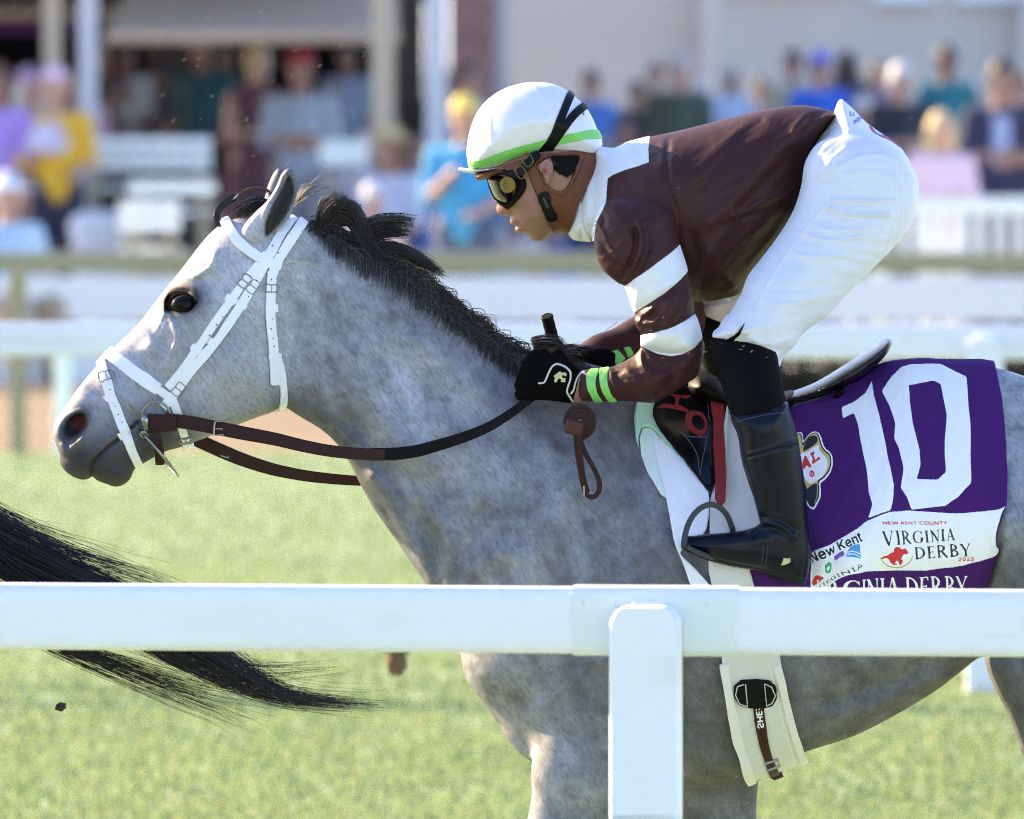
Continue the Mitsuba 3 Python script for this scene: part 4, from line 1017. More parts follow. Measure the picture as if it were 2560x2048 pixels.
# ---- head
jw = lambda x, y, w: (1100 + x / 2.695, 180 + y / 2.695, w)
jb = lambda x, y, rx, ry, ang, amp: (1100 + x / 2.695, 180 + y / 2.695, rx / 2.695, ry / 2.695, ang, amp)
face_pts = J((352, 640), (340, 700), (352, 760), (372, 815), (390, 850), (386, 885), (380, 918), (384, 945), (398, 962), (432, 970), (462, 965), (474, 975), (470, 1000), (470, 1014), (482, 1026), (500, 1034), (506, 1042),
             (505, 1058), (520, 1078), (548, 1086), (572, 1090), (592, 1106), (612, 1128), (645, 1142), (685, 1139), (715, 1120), (745, 1090), (800, 1060), (860, 1080), (960, 1060), (1060, 900), (1080, 700), (1040, 560), (950, 500), (700, 440), (480, 500))
jhead = Infl(face_pts, HD, [jw(395, 920, .015), jw(440, 955, .018), jw(490, 1030, .024), jw(540, 1060, .03), jw(640, 1110, .03), jw(480, 940, .034), jw(560, 980, .056), jw(620, 900, .067), jw(500, 760, .055), jw(400, 740, .04),
                            jw(760, 900, .068), jw(750, 650, .08), jw(950, 620, .07), jw(950, 900, .06), jw(700, 1080, .05), jw(900, 1020, .055)],
             [jw(395, 920, .016), jw(500, 1030, .024), jw(640, 1110, .034), jw(560, 900, .05), jw(800, 800, .07)], g=.0012,
             bumps=[jb(450, 945, 30, 24, 0, .006), jb(470, 962, 14, 7, 20, -.004), (J((470, 918), (482, 945), (480, 970)), 6, -.004), (J((505, 1036), (530, 1040), (560, 1042)), 4.5, -.006), jb(505, 1020, 28, 12, 15, .004), jb(530, 1066, 32, 14, 10, .005),
                    (J((520, 1092), (560, 1100), (600, 1095)), 7, -.003), jb(570, 870, 60, 40, 30, .003), (J((490, 960), (525, 1000), (560, 1060)), 9, -.0025), jb(640, 1000, 70, 60, 0, .003)])
ear = Infl(J((668, 640), (680, 610), (710, 590), (740, 592), (760, 620), (764, 665), (755, 710), (745, 750), (730, 765), (712, 745), (700, 715), (690, 690), (676, 675)), HD - .084, .011, .010, g=.001,
           bumps=[(J((690, 640), (715, 615), (738, 630), (742, 670)), 6, -.006), jb(708, 675, 13, 20, 20, -.009), (J((735, 690), (728, 730)), 5, .002)])
efar = lambda p: ear(p * [1, -1, 1] + [0, 2 * HD, 0])

# ---- torso and limbs (one implicit body; the clothes are the same body a little larger)
torso_pts = [*J((1046, 520), (1090, 512), (1180, 516), (1250, 482), (1330, 458), (1412, 438)), *B((800, 500), (900, 478), (1000, 453), (1100, 428), (1200, 404), (1290, 391), (1350, 389), (1400, 399), (1440, 408), (1464, 424),
             (1440, 452), (1402, 502), (1372, 552), (1350, 602), (1340, 652), (1330, 720), (1308, 782), (1250, 880), (1182, 960), (1132, 1030), (1108, 1082), (1050, 1102), (990, 1113), (938, 1112)),
             *J((1640, 1500), (1480, 1420), (1300, 1300), (1150, 1200), (1050, 1140), (1000, 1125), (950, 1122), (905, 1112), (872, 1066), (866, 1020), (880, 900), (925, 790), (985, 680), (1030, 600))]
torso_w = [jw(950, 1000, .075), jw(1000, 700, .075), jw(1080, 560, .07), jw(1250, 600, .13), jw(1200, 900, .15), jw(1500, 620, .19), jw(1400, 900, .185), (1800, 500, .17), (1800, 650, .175), (2000, 420, .15), (1950, 550, .16), (1760, 730, .15), (2050, 300, .12), (1620, 330, .12)]
torso_b = [(J((1535, 470), (1522, 580), (1545, 800), (1570, 930), (1600, 1150)), 9, -.006), (J((1500, 480), (1490, 600)), 9, .004), (J((1560, 480), (1555, 640), (1580, 850)), 9, .003), (J((1110, 860), (1300, 852), (1450, 880), (1560, 935)), 4, -.003),
           (B((1300, 520), (1180, 620), (1080, 740), (990, 810)), 22, .010), (B((1290, 560), (1200, 660), (1100, 770)), 13, -.008), (B((1345, 640), (1230, 720), (1080, 790)), 10, .007), (B((1345, 665), (1230, 750), (1110, 800)), 9, -.006),
           (B((1200, 420), (1090, 500), (960, 640)), 26, .007), (B((1180, 450), (1060, 560), (960, 680)), 14, -.006), (B((1450, 425), (1400, 455), (1370, 500)), 9, .007), (B((1425, 415), (1375, 440), (1340, 490)), 8, -.006), (B((1400, 405), (1340, 430), (1300, 480)), 9, .006),
           (B((1360, 420), (1330, 500), (1300, 560)), 10, -.004), (B((1330, 700), (1260, 830), (1150, 970)), 12, .006), (B((1300, 700), (1200, 860), (1080, 1000)), 14, -.005), (B((1040, 860), (980, 960), (960, 1060)), 18, .008), (B((920, 860), (960, 980)), 14, -.008),
           (B((1150, 850), (1060, 930), (1000, 1040)), 13, .005), (B((1000, 1100), (1060, 1085), (1105, 1065)), 7, -.005), (B((700, 560), (650, 650), (620, 780)), 10, .004), (J((990, 720), (960, 900), (960, 1080)), 7, -.005), (J((1010, 740), (985, 900), (1000, 1100)), 8, .004), (J((1060, 700), (1040, 850), (1050, 980)), 9, -.004)]
silk_noise = lambda amp, a, b: lambda p: amp * (meshkit.fbm(np.c_[p[:, 0] * a + p[:, 1] * b, p[:, 1] * a - p[:, 0] * b, p[:, 0] * 0], 3, 17) - .5)
torso = Infl(torso_pts, HD, torso_w, [(1500, 560, .10), (1750, 560, .15), (2000, 350, .10), jw(950, 900, .06)], g=.002, bumps=torso_b, noise=lambda p: silk_noise(.007, 14, 6)(p) + creases(.0034, 32, .022, 5)(p) + creases(.0016, 60, .011, 4, 8)(p))
AD = HD - .195
upper_pts = [*J((1130, 872), (1200, 850), (1300, 848), (1420, 862), (1520, 895), (1572, 950), (1592, 1080), (1612, 1168), (1645, 1270), (1664, 1340), (1690, 1450), (1712, 1560), (1714, 1640)), *S((1448, 235), (1468, 290), (1486, 360), (1500, 425), (1488, 520), (1440, 560),
             (1300, 520), (1180, 490), (1092, 445), (1086, 375), (1062, 330), (1046, 290), (1038, 240)), *J((1310, 1655), (1306, 1612), (1292, 1560), (1270, 1500), (1246, 1444), (1205, 1425), (1160, 1392), (1108, 1345), (1064, 1272), (1042, 1180), (1036, 1090), (1050, 1000), (1095, 915))]
upper = Infl(upper_pts, AD, [jw(1300, 950, .085), jw(1300, 1200, .075), jw(1450, 1450, .066), (1650, 850, .058), (1700, 900, .055)], [jw(1300, 1100, .09), jw(1480, 1500, .07), (1680, 880, .06)], g=.0018, yc=[jw(1300, 950, HD - .165), jw(1450, 1400, HD - .205), (1680, 900, HD - .215)],
             bumps=[(J((1335, 1040), (1356, 1110), (1345, 1190), (1300, 1300), (1245, 1415)), 8, .011), (J((1310, 1060), (1322, 1150), (1290, 1270), (1235, 1380)), 9, -.011), (J((1380, 1060), (1395, 1160), (1360, 1280), (1290, 1400)), 12, -.007),
                    (J((1060, 1010), (1110, 1110), (1160, 1220), (1250, 1300)), 6, .006), (J((1050, 1080), (1110, 1190), (1190, 1290)), 8, -.007), (J((1085, 960), (1110, 1000), (1095, 1040)), 6, -.006), (J((1300, 1640), (1400, 1560), (1560, 1450)), 9, -.006), (J((1340, 1660), (1420, 1600), (1520, 1540)), 9, .007),
                    (S((1045, 240), (1110, 260), (1180, 200), (1250, 100)), 8, -.008), (S((1050, 280), (1150, 290), (1220, 230), (1290, 120)), 8, .006), (S((1090, 360), (1180, 330), (1300, 320)), 8, -.006), (S((1100, 340), (1160, 310), (1260, 300)), 5, .004), (S((1330, 120), (1300, 200), (1220, 300)), 9, .004), (S((1430, 160), (1400, 240), (1330, 300)), 9, -.004),
                    (S((1120, 460), (1250, 500), (1400, 470)), 9, -.005)], noise=lambda p: silk_noise(.005, 30, 12)(p) + creases(.0038, 50, .020, 4, 14)(p) + creases(.0016, 5, .010, 4, 18)(p))
fore_pts = S((1090, 428), (1180, 470), (1300, 480), (1420, 450), (1500, 420), (1498, 520), (1468, 640), (1385, 700), (1292, 766), (1230, 800), (1168, 827), (1050, 820), (930, 816), (800, 818), (690, 816), (664, 780), (655, 740), (664, 680), (700, 616), (780, 604), (868, 592), (960, 556), (1020, 520), (1062, 486), (1080, 460))
forearm = Infl(fore_pts, AD, [(1680, 900, .055), (1600, 960, .055), (1500, 965, .047), (1460, 965, .040)], [(1650, 920, .058), (1470, 965, .042)], g=.0016, yc=[(1690, 880, HD - .215), (1600, 950, HD - .205), (1460, 970, HD - .175)],
               bumps=[(S((1110, 460), (1120, 530), (1190, 590), (1260, 600)), 8, -.007), (S((1080, 480), (1090, 560), (1150, 640)), 7, .006), (S((1240, 640), (1150, 700), (1060, 770)), 9, .005), (S((1280, 620), (1350, 560), (1420, 540)), 9, .005), (S((1230, 560), (1310, 600), (1420, 600)), 7, -.005),
                      (S((1300, 640), (1260, 700), (1200, 760)), 9, -.005), (S((920, 640), (960, 700), (960, 790)), 8, -.005), (S((880, 600), (900, 700), (925, 810)), 5, .003), (S((1000, 620), (1060, 690), (1060, 780)), 9, .004), (S((1330, 560), (1290, 640), (1310, 720)), 9, -.004)], noise=lambda p: silk_noise(.005, 30, -10)(p) + creases(.0034, 65, .018, 4, 24)(p) + creases(.0014, 15, .010, 4, 28)(p))


def far_arm(p):
    w = lambda u, v, y: W(u, v, HD + y)
    return chain(p, [w(1640, 540, .15), w(1682, 700, .19), w(1692, 800, .2), w(1600, 862, .185), w(1510, 900, .165), w(1480, 912, .155)], [.07, .048, .045, .043, .041, .038], .03)


def jacket(p):
    d = smin(torso(p), smin(upper(p), forearm(p), .008), .016)
    return smin(d, far_arm(p), .02)


JLO, JHI = np.array([W(1380, 0, 19.7)[0], 19.66, W(0, 1030, 19.7)[2]]), np.array([W(2120, 0, 20)[0], 20.34, W(0, 240, 20)[2]])
put('jacket', isosurf(jacket, JLO, JHI, .0029), 'silk_brown', jockey, smooth=True)
labels[jockey + '__jacket'] = {'label': 'dark brown silk racing jacket'}

JK = lambda p: jacket(p)


def on_jockey(poly, D, m, name, off=.0006, thick=.0012, step=.003, both=False, d=HD, y0=19.4, y1=20.5, smooth=30, crv=False, label=None, back=False):
    """One part per side of the body."""
    k = None
    for bk in ((False, True) if both else (back,)):
        q = patch(poly, D, d, off, thick, step, back=bk, y0=y0, y1=y1, smooth=crv)
        k = put(name, q, m, jockey, smooth=smooth)
        if label and not bk:
            labels[k] = {'label': label}
    return k


yoke = J((1042, 505), (1090, 500), (1180, 505), (1300, 455), (1416, 428), (1400, 520), (1403, 606), (1330, 632), (1250, 656), (1165, 690), (1129, 714), (1122, 800), (1119, 862), (1088, 932), (1052, 1000), (1042, 1062), (1034, 1130), (960, 1132), (900, 1122), (862, 1066), (860, 1020), (874, 900), (920, 785), (980, 676), (1026, 596))
on_jockey(yoke, JK, 'silk_white', 'jacket_yoke', both=True, smooth=True, label='white collar and yoke of the silks')
arm_fn = lambda p: smin(smin(upper(p), forearm(p), .008), torso(p), .016)
band1 = J((1240, 1442), (1330, 1380), (1450, 1290), (1560, 1210), (1612, 1164), (1640, 1250), (1668, 1340), (1600, 1410), (1500, 1490), (1400, 1560), (1305, 1625), (1285, 1560), (1262, 1490))
band2 = S((1082, 372), (1180, 352), (1300, 310), (1380, 270), (1444, 228), (1470, 290), (1488, 360), (1492, 392), (1440, 450), (1370, 495), (1290, 512), (1190, 495), (1120, 462), (1086, 440))
collar_ = J((860, 1066), (862, 1010), (880, 900), (924, 790), (962, 730), (1000, 690), (1020, 720), (985, 790), (955, 880), (955, 960), (985, 1060), (1024, 1134), (960, 1134), (900, 1122))
on_jockey(collar_, JK, 'silk_white', 'collar', off=.0022, thick=.003, both=True, smooth=50)
only_arm = lambda p: smin(upper(p), forearm(p), .008)
on_jockey(band1, only_arm, 'silk_white', 'sleeve_band', both=True, d=AD, y1=HD, smooth=True, label='white band round the upper sleeve')
on_jockey(band2, only_arm, 'silk_white', 'sleeve_band', both=True, d=AD, y1=HD, smooth=True, label='white band above the elbow')
for q in (((1010, 925), (1060, 848), (1128, 838), (1172, 850), (1130, 960), (1128, 1050), (1160, 1160), (1212, 1248), (1110, 1248), (1075, 1190), (1035, 1110), (1018, 1020)), ((1180, 838), (1240, 826), (1302, 822), (1280, 900), (1280, 1010), (1310, 1110), (1345, 1180), (1398, 1232), (1310, 1250), (1255, 1190), (1210, 1110), (1178, 1000), (1172, 920))):
    on_jockey(closed_curve(G(*q), 4), forearm, 'band_green', 'cuff_band', both=True, d=AD, y1=HD + .05, smooth=True, off=.0012, label='bright green elastic cuff band')
farfn = far_arm
for q in (((1480, 560), (1560, 540), (1612, 640), (1540, 680)), ((1300, 610), (1400, 580), (1500, 690), (1390, 790), (1345, 700))):
    on_jockey(G(*q), farfn, 'band_green', 'cuff_band', d=HD + .17, y0=19.9, y1=20.5, smooth=True, off=.0012)
on_jockey(strap_poly(G((1120, 655), (1190, 665), (1240, 720), (1265, 830)), 6, HD + .16), farfn, 'trim_cream', 'cuff_trim', y0=19.9, off=.0012, smooth=True)

# ---- breeches
hip_pts = B((1340, 700), (1352, 600), (1385, 525), (1440, 450), (1478, 366), (1500, 380), (1522, 400), (1580, 458), (1640, 500), (1700, 545), (1738, 605), (1763, 665), (1766, 720), (1750, 800), (1712, 870), (1640, 930), (1500, 940), (1380, 850))
breech_b = [(B((1430, 670), (1435, 720), (1430, 760)), 6, -.002), (B((1440, 738), (1550, 742), (1680, 742)), 4, .0045), (B((1440, 752), (1550, 755), (1680, 748)), 5, -.0035), (B((1420, 760), (1520, 790), (1660, 795)), 4, .005), (B((1430, 780), (1530, 808), (1620, 806)), 5, -.004),
            (B((1370, 830), (1460, 850), (1560, 845)), 4, .0035), (B((1340, 860), (1440, 885), (1560, 870)), 4, .0035), (B((1330, 880), (1430, 905), (1540, 895)), 5, -.003), (B((1300, 930), (1400, 950), (1480, 940)), 5, .003), (B((1700, 560), (1690, 660), (1695, 760), (1690, 850), (1650, 930)), 4, -.003),
            (B((1440, 640), (1520, 590), (1600, 570), (1690, 590)), 5, .003), (B((1400, 660), (1440, 600), (1500, 550)), 6, .004), (B((1385, 640), (1420, 570), (1480, 520)), 5, -.003), (B((1460, 440), (1500, 480), (1560, 490)), 5, .003), (B((1425, 760), (1330, 870), (1200, 1060), (1150, 1180)), 3, .003)]
breech_b = [(b[0], b[1] * 1.25, b[2] * (1.3 if b[2] > 0 else .55)) for b in breech_b]
hips = Infl(hip_pts, HD, [(2250, 430, .16), (2180, 560, .165), (2120, 330, .12), (2060, 480, .15)], [(2250, 450, .13), (2120, 300, .07)], g=.002, bumps=breech_b, noise=lambda p: silk_noise(.003, 20, 5)(p) + creases(.0028, 6, .016, 7, 31)(p) + creases(.0010, 25, .008, 6, 35)(p))
TD = HD - .20
thigh_pts = [*B((1336, 690), (1352, 600), (1400, 530), (1500, 500), (1600, 510), (1690, 560), (1738, 620), (1763, 690), (1758, 770), (1728, 850), (1690, 905), (1652, 945), (1600, 995), (1500, 1092), (1422, 1172)), *C((985, 64), (930, 136), (872, 192), (843, 250), (800, 232), (760, 214), (700, 188),
             (640, 166), (590, 148), (545, 122), (512, 106), (488, 80), (500, 54), (520, 38)), *S((1640, 255), (1690, 205), (1740, 120), (1790, 55)), *B((1112, 1088), (1135, 1020), (1180, 962), (1250, 872), (1308, 775))]
knee_b = [(C((560, 80), (640, 120), (740, 170), (830, 215)), 9, -.004), (C((620, 20), (700, 90), (800, 170)), 9, .004), (C((520, 60), (600, 60), (700, 40)), 8, .004), (C((510, 90), (590, 95), (660, 130)), 6, .004), (C((880, 100), (800, 120), (700, 100)), 7, .004), (C((850, 150), (800, 170), (720, 150)), 6, -.003),
          (B((1180, 1100), (1260, 1120), (1400, 1090)), 6, .003), (B((1200, 1060), (1300, 1070), (1420, 1040)), 7, -.003)]
thigh = Infl(thigh_pts, TD, [(2220, 520, .09), (2100, 640, .095), (1980, 760, .085), (1880, 850, .070)], [(2200, 560, .10), (1980, 740, .085), (1880, 850, .07)], g=.0018, yc=[(2220, 480, HD - .085), (2050, 650, HD - .165), (1870, 840, HD - .262)], bumps=breech_b + knee_b, noise=lambda p: silk_noise(.004, 24, 9)(p) + creases(.0031, -4, .017, 7, 33)(p) + creases(.0012, 25, .009, 5, 37)(p))
far_off = np.array([-.028, 0, .036])
far_thigh = lambda p: thigh((p - far_off) * [1, -1, 1] + [0, 2 * HD, 0])


def breeches(p):
    return smin(smin(hips(p), thigh(p), .025), far_thigh(p), .025)


BLO, BHI = np.array([W(1730, 0, 19.6)[0], 19.60, W(0, 930, 19.7)[2]]), np.array([W(2320, 0, 20)[0], 20.40, W(0, 235, 20)[2]])
put('breeches', isosurf(breeches, BLO, BHI, .0034), 'breeches_white', jockey, smooth=True)
BR = breeches
for ln in (B((1425, 765), (1330, 870), (1230, 1010), (1150, 1160)), B((1432, 640), (1438, 700), (1428, 760)), B((1690, 600), (1685, 700), (1690, 790), (1672, 860), (1640, 935))):
    on_jockey(strap_poly(ln, 2.6, TD), BR, 'silk_white', 'breeches_seam', off=.0003, thick=.0008, step=.003, smooth=True)
on_jockey(C((525, 110), (560, 95), (610, 60), (650, 15), (662, 12), (640, 60), (605, 100), (596, 150), (560, 135)), BR, 'stocking_black', 'knee_patch', d=TD, off=.0006, step=.0025, y1=HD)
on_jockey(strap_poly(C((530, 112), (575, 85), (620, 55), (655, 12)), 2.2, TD), BR, 'trim_cream', 'knee_piping', off=.0014, thick=.0008, step=.002)
on_jockey(strap_poly(C((596, 148), (605, 105), (635, 70), (660, 20)), 2.2, TD), BR, 'trim_cream', 'knee_piping', off=.0014, thick=.0008, step=.002)
hipq = lambda t, quad, fr: sans_on(t, quad, fr)
HZ = frame(1900, 0, 2.4636)
on_jockey(hipq('equi', ((572, 765), (632, 722), (-14, -22)), HZ), hips, 'navy_thread', 'waist_lettering', off=.0004, thick=.0006, step=.0016)
on_jockey(strap_poly(HZ((540, 688), (552, 700), (545, 712), (575, 708), (562, 690)), 2, HD), hips, 'navy_thread', 'waist_emblem', off=.0004, thick=.0006, step=.0016)
on_jockey(strap_poly(HZ((672, 775), (690, 800), (712, 825), (770, 845), (830, 870), (862, 905)), 5, HD), hips, 'navy_thread', 'hip_emblem', off=.0004, thick=.0006, step=.0018)
on_jockey(strap_poly(HZ((674, 785), (690, 812)), 6, HD), hips, 'print_red', 'hip_emblem', off=.0012, thick=.0006, step=.0018)
on_jockey(strap_poly(HZ((720, 838), (760, 850), (800, 868), (850, 905)), 2.5, HD), hips, 'print_red', 'hip_emblem', off=.0012, thick=.0006, step=.0018)

# ---- stockings, boots
BD = HD - .335
stock = Infl(C((486, 110), (570, 80), (700, 90), (830, 170), (850, 250), (868, 350), (890, 462), (880, 540), (740, 560), (606, 560), (584, 490), (560, 412), (526, 302), (492, 202), (478, 130)), BD + .03, [(1800, 860, .052), (1880, 1000, .052)], .055, g=.002,
             yc=[(1830, 850, HD - .265), (1900, 1030, HD - .325)], noise=silk_noise(.003, 26, 8))
boot_pts = C((592, 512), (640, 492), (740, 462), (820, 446), (890, 440), (912, 500), (942, 600), (962, 700), (985, 850), (1000, 1000), (1012, 1150), (1021, 1250), (1010, 1340), (990, 1405), (960, 1416), (900, 1402), (800, 1372), (730, 1342), (650, 1330), (580, 1318), (480, 1292), (400, 1262),
             (332, 1226), (326, 1206), (336, 1180), (352, 1162), (400, 1156), (500, 1146), (600, 1136), (680, 1122), (722, 1108), (748, 1088), (742, 1060), (716, 960), (682, 860), (648, 742), (630, 622))
boot = Infl(boot_pts, BD, [(1900, 1060, .052), (1940, 1200, .042), (1950, 1300, .036), (1800, 1365, .034), (1740, 1360, .026), (1960, 1400, .036)], [(1900, 1080, .052), (1940, 1260, .046), (1820, 1370, .035), (1960, 1400, .04)], g=.0016,
            bumps=[(C((648, 742), (740, 712), (850, 680), (955, 664)), 3.5, -.004), (C((640, 726), (740, 698), (850, 668), (952, 650)), 4, .003), (C((700, 1130), (780, 1080), (860, 1100), (920, 1150)), 9, .005), (C((720, 1150), (800, 1110), (880, 1140)), 8, -.005), (C((760, 1050), (850, 1070), (920, 1120)), 7, -.004),
                   (C((690, 960), (760, 1030), (850, 1060)), 9, .003), (C((330, 1215), (450, 1260), (600, 1300), (740, 1325), (900, 1375), (985, 1390)), 3.5, -.004), (C((965, 700), (985, 900), (1000, 1150)), 4, -.003), (C((500, 1200), (640, 1180), (760, 1170)), 12, .003)],
            yc=[(1900, 1050, HD - .335), (1950, 1300, HD - .315), (1740, 1370, HD - .29)], noise=silk_noise(.0025, 22, 4))
st_m, bo_m = isosurf(stock, stock.lo, stock.hi, .003), isosurf(boot, boot.lo, boot.hi, .0026)
flip = T().translate([float(far_off[0]), 2 * HD, float(far_off[2])]).scale([1, -1, 1])
put('stocking', st_m, 'stocking_black', jockey, smooth=True); put('stocking', st_m, 'stocking_black', jockey, smooth=True, xf=flip)
put('boot', bo_m, 'boot_black', jockey, smooth=True); put('boot', bo_m, 'boot_black', jockey, smooth=True, xf=flip)
on_jockey(C((872, 1270), (912, 1272), (905, 1282), (912, 1290), (880, 1306), (858, 1308), (868, 1290)), boot, 'emblem_straw', 'boot_mark', d=BD, off=.0005, thick=.0006, step=.002)
for dx in (0, 22):
    on_jockey(strap_poly(C((765 + dx, 1205), (760 + dx, 1270), (750 + dx, 1335)), 1.5, BD), boot, 'iron_grey', 'boot_stitching', off=.0003, thick=.0006, step=.002)
on_jockey(strap_poly(C((600, 548), (700, 520), (800, 500), (905, 490)), 2.0, BD), boot, 'iron_grey', 'boot_stitching', off=.0003, thick=.0006, step=.002)
# stirrup iron, hung from the red leather
iron = [W(u, v, HD - .30) + [0, y, 0] for (u, v), y in zip(open_curve(C((338, 1205), (345, 1150), (365, 1085), (400, 1030), (440, 998), (485, 985), (530, 1000), (565, 1035), (590, 1085), (606, 1140), (615, 1230)), 40), np.linspace(-.035, .04, 40))]
put('stirrup_iron', ring_tube(iron, 1, 10, flat=(.0052, .0042)), 'iron_grey', saddle, smooth=40)
put('stirrup_tread', ring_tube([W(u, v, HD - .30) + [0, y, 0] for (u, v), y in zip(C((354, 1204), (480, 1270), (606, 1216)), (-.035, 0, .04))], 1, 8, flat=(.004, .014)), 'iron_grey', saddle, smooth=40)

# ---- hands
GD = HD - .15
gq = lambda x, y, dy: W(1270 + x / 5.133, 760 + y / 5.133, GD) + [0, dy, 0]


def near_hand(p):
    d = chain(p, [gq(960, 1050, -.01), gq(820, 1040, -.012), gq(700, 1000, -.012)], [.027, .028, .026], .01)
    for (x, y, dy), r in (((360, 720, -.012), .019), ((290, 850, -.018), .0195), ((240, 990, -.016), .0185), ((240, 1110, -.006), .017)):
        d = smin(d, cone(p, gq(720, 1000 + (y - 920) * .28, -.01), gq(x, y, dy), .026, r), .012)
        o = None
        for a, b, r0, r1 in (((x, y, dy), (x - 70, y + 55, dy + .026), r * .86, r * .62), ((x - 70, y + 55, dy + .026), (x + 10, y + 110, dy + .046), r * .62, r * .55), ((x + 10, y + 110, dy + .046), (x + 120, y + 70, dy + .05), r * .55, r * .48)):
            c = cone(p, gq(*a), gq(*b), r0, r1); o = c if o is None else smin(o, c, .005)
        d = smin(d, o, .004)
    o = smin(cone(p, gq(760, 900, .0), gq(620, 690, .012), .021, .015), cone(p, gq(620, 690, .012), gq(470, 640, .022), .0145, .0115), .006)
    return smin(d, o, .007)


FD = HD + .11
fq = lambda x, y, dy: W(1270 + x / 5.133, 760 + y / 5.133, FD) + [0, dy, 0]


def far_hand(p):
    d = chain(p, [fq(1260, 760, .02), fq(1120, 750, .01), fq(1000, 760, .0)], [.026, .025, .024], .01)
    for i, (x, y, dy) in enumerate(((760, 640, -.02), (690, 710, -.012), (650, 790, .002), (660, 860, .016))):
        r = .0165 - .0008 * i
        d = smin(d, cone(p, fq(1000, 740 + 10 * i, .005 * i - .006), fq(x, y, dy), .022, r), .011)
        o = smin(cone(p, fq(x, y, dy), fq(x - 70, y + 60, dy + .02), r * .85, r * .62), cone(p, fq(x - 70, y + 60, dy + .02), fq(x + 30, y + 110, dy + .035), r * .62, r * .5), .005)
        d = smin(d, o, .004)
    o = smin(cone(p, fq(960, 680, -.01), fq(820, 620, -.02), .018, .014), cone(p, fq(820, 620, -.02), fq(690, 630, -.028), .0135, .011), .006)
    return smin(d, o, .006)


for fn, c, lo, hi in ((near_hand, GD, gq(60, 1330, -.08), gq(1000, 520, .09)), (far_hand, FD, fq(480, 1100, -.09), fq(1290, 480, .09))):
    put('glove', isosurf(fn, np.minimum(lo, hi), np.maximum(lo, hi), .0024), 'glove_black', jockey, smooth=True)
ND = GD
on_jockey(strap_poly(G((385, 1003), (420, 1010), (465, 1000), (490, 950), (530, 860), (570, 795), (620, 768), (690, 785), (770, 835), (802, 890), (800, 950), (775, 1030), (755, 1110), (790, 1180), (835, 1250)), 4.2, ND), near_hand, 'trim_cream', 'glove_piping', y1=HD + .1, off=.0004, thick=.0012, step=.002, smooth=True)
on_jockey(strap_poly(G((800, 1145), (840, 1090), (860, 1010), (895, 930), (945, 880), (985, 868)), 4.2, ND), lambda p: smin(near_hand(p), forearm(p), .005), 'trim_cream', 'glove_cuff_trim', y1=HD + .1, off=.0008, thick=.0012, step=.002, smooth=True)
on_jockey(G((582, 920), (668, 858), (690, 880), (740, 875), (752, 905), (742, 922), (718, 918), (706, 900), (688, 925), (712, 950), (738, 942), (732, 1000), (668, 990), (690, 975), (668, 955), (645, 948), (632, 985), (606, 1003), (588, 975), (600, 965), (600, 930)), near_hand, 'emblem_straw', 'glove_emblem', d=ND, y1=HD + .1, off=.0004, thick=.0009, step=.0018)

# ---- the continuous body under the clothes
legq = lambda u, v, y: W(u, v, HD + y)


def flesh(p):
    d = smin(jhead(p), smin(ear(p), efar(p), .003), .004)
    t = np.maximum(torso(p), -.1) + .014
    d = smin(d, t, .012)
    d = smin(d, np.minimum(smin(upper(p), forearm(p), .008), 1) + .010, .01)
    d = smin(d, far_arm(p) + .010, .01)
    d = smin(d, chain(p, [gq(1100, 1040, -.016), gq(880, 1060, -.012), gq(780, 1030, -.01)], [.030, .0265, .022], .01), .006)
    d = smin(d, breeches(p) + .010, .01)
    d = smin(d, np.minimum(stock(p), boot(p)) + .010, .01)
    q = (p - far_off) * [1, -1, 1] + [0, 2 * HD, 0]
    return smin(d, np.minimum(stock(q), boot(q)) + .010, .01)


PLO = np.array([W(1200, 0, 19.6)[0], 19.56, W(0, 1480, 19.6)[2]]); PHI = np.array([W(2320, 0, 20)[0], 20.44, W(0, 235, 20)[2]])
fine_lo, fine_hi = np.array([W(1215, 0, 20)[0], 19.88, W(0, 625, 20)[2]]), np.array([W(1500, 0, 20)[0], 20.12, W(0, 330, 20)[2]])
fv, ff = isosurf(flesh, PLO, PHI, .0040)


def flesh_colour(v):
    u, w = UV(v)
    c = np.tile(np.array([.27, .140, .092]), (len(v), 1))
    m = lambda q, rx, ry: np.clip(1.4 - np.hypot((u - J(q)[0][0]) / rx, (w - J(q)[0][1]) / ry), 0, 1)[:, None]
    for q, rx, ry, rgb, a in (((410, 935), 22, 18, (.36, .125, .095), .8), ((505, 1022), 14, 6, (.28, .085, .07), .9), ((535, 1068), 14, 7, (.34, .11, .09), .8), ((715, 680), 22, 34, (.30, .115, .085), .7), ((600, 1100), 36, 16, (.20, .115, .08), .5), ((690, 960), 40, 40, (.24, .125, .085), .4), ((700, 670), 7, 10, (.09, .03, .024), .7)):
        k = m(q, rx, ry) * a
        c = c * (1 - k) + np.array(rgb) * k
    g = meshkit.noise(v * 300, 3)[:, None]
    c = c * (.93 + .14 * g)
    mole = m((575, 1048), 1.6, 1.6)
    return c * (1 - .7 * mole)


put('body', (fv, ff), 'skin', jockey, smooth=True, color=flesh_colour(fv))

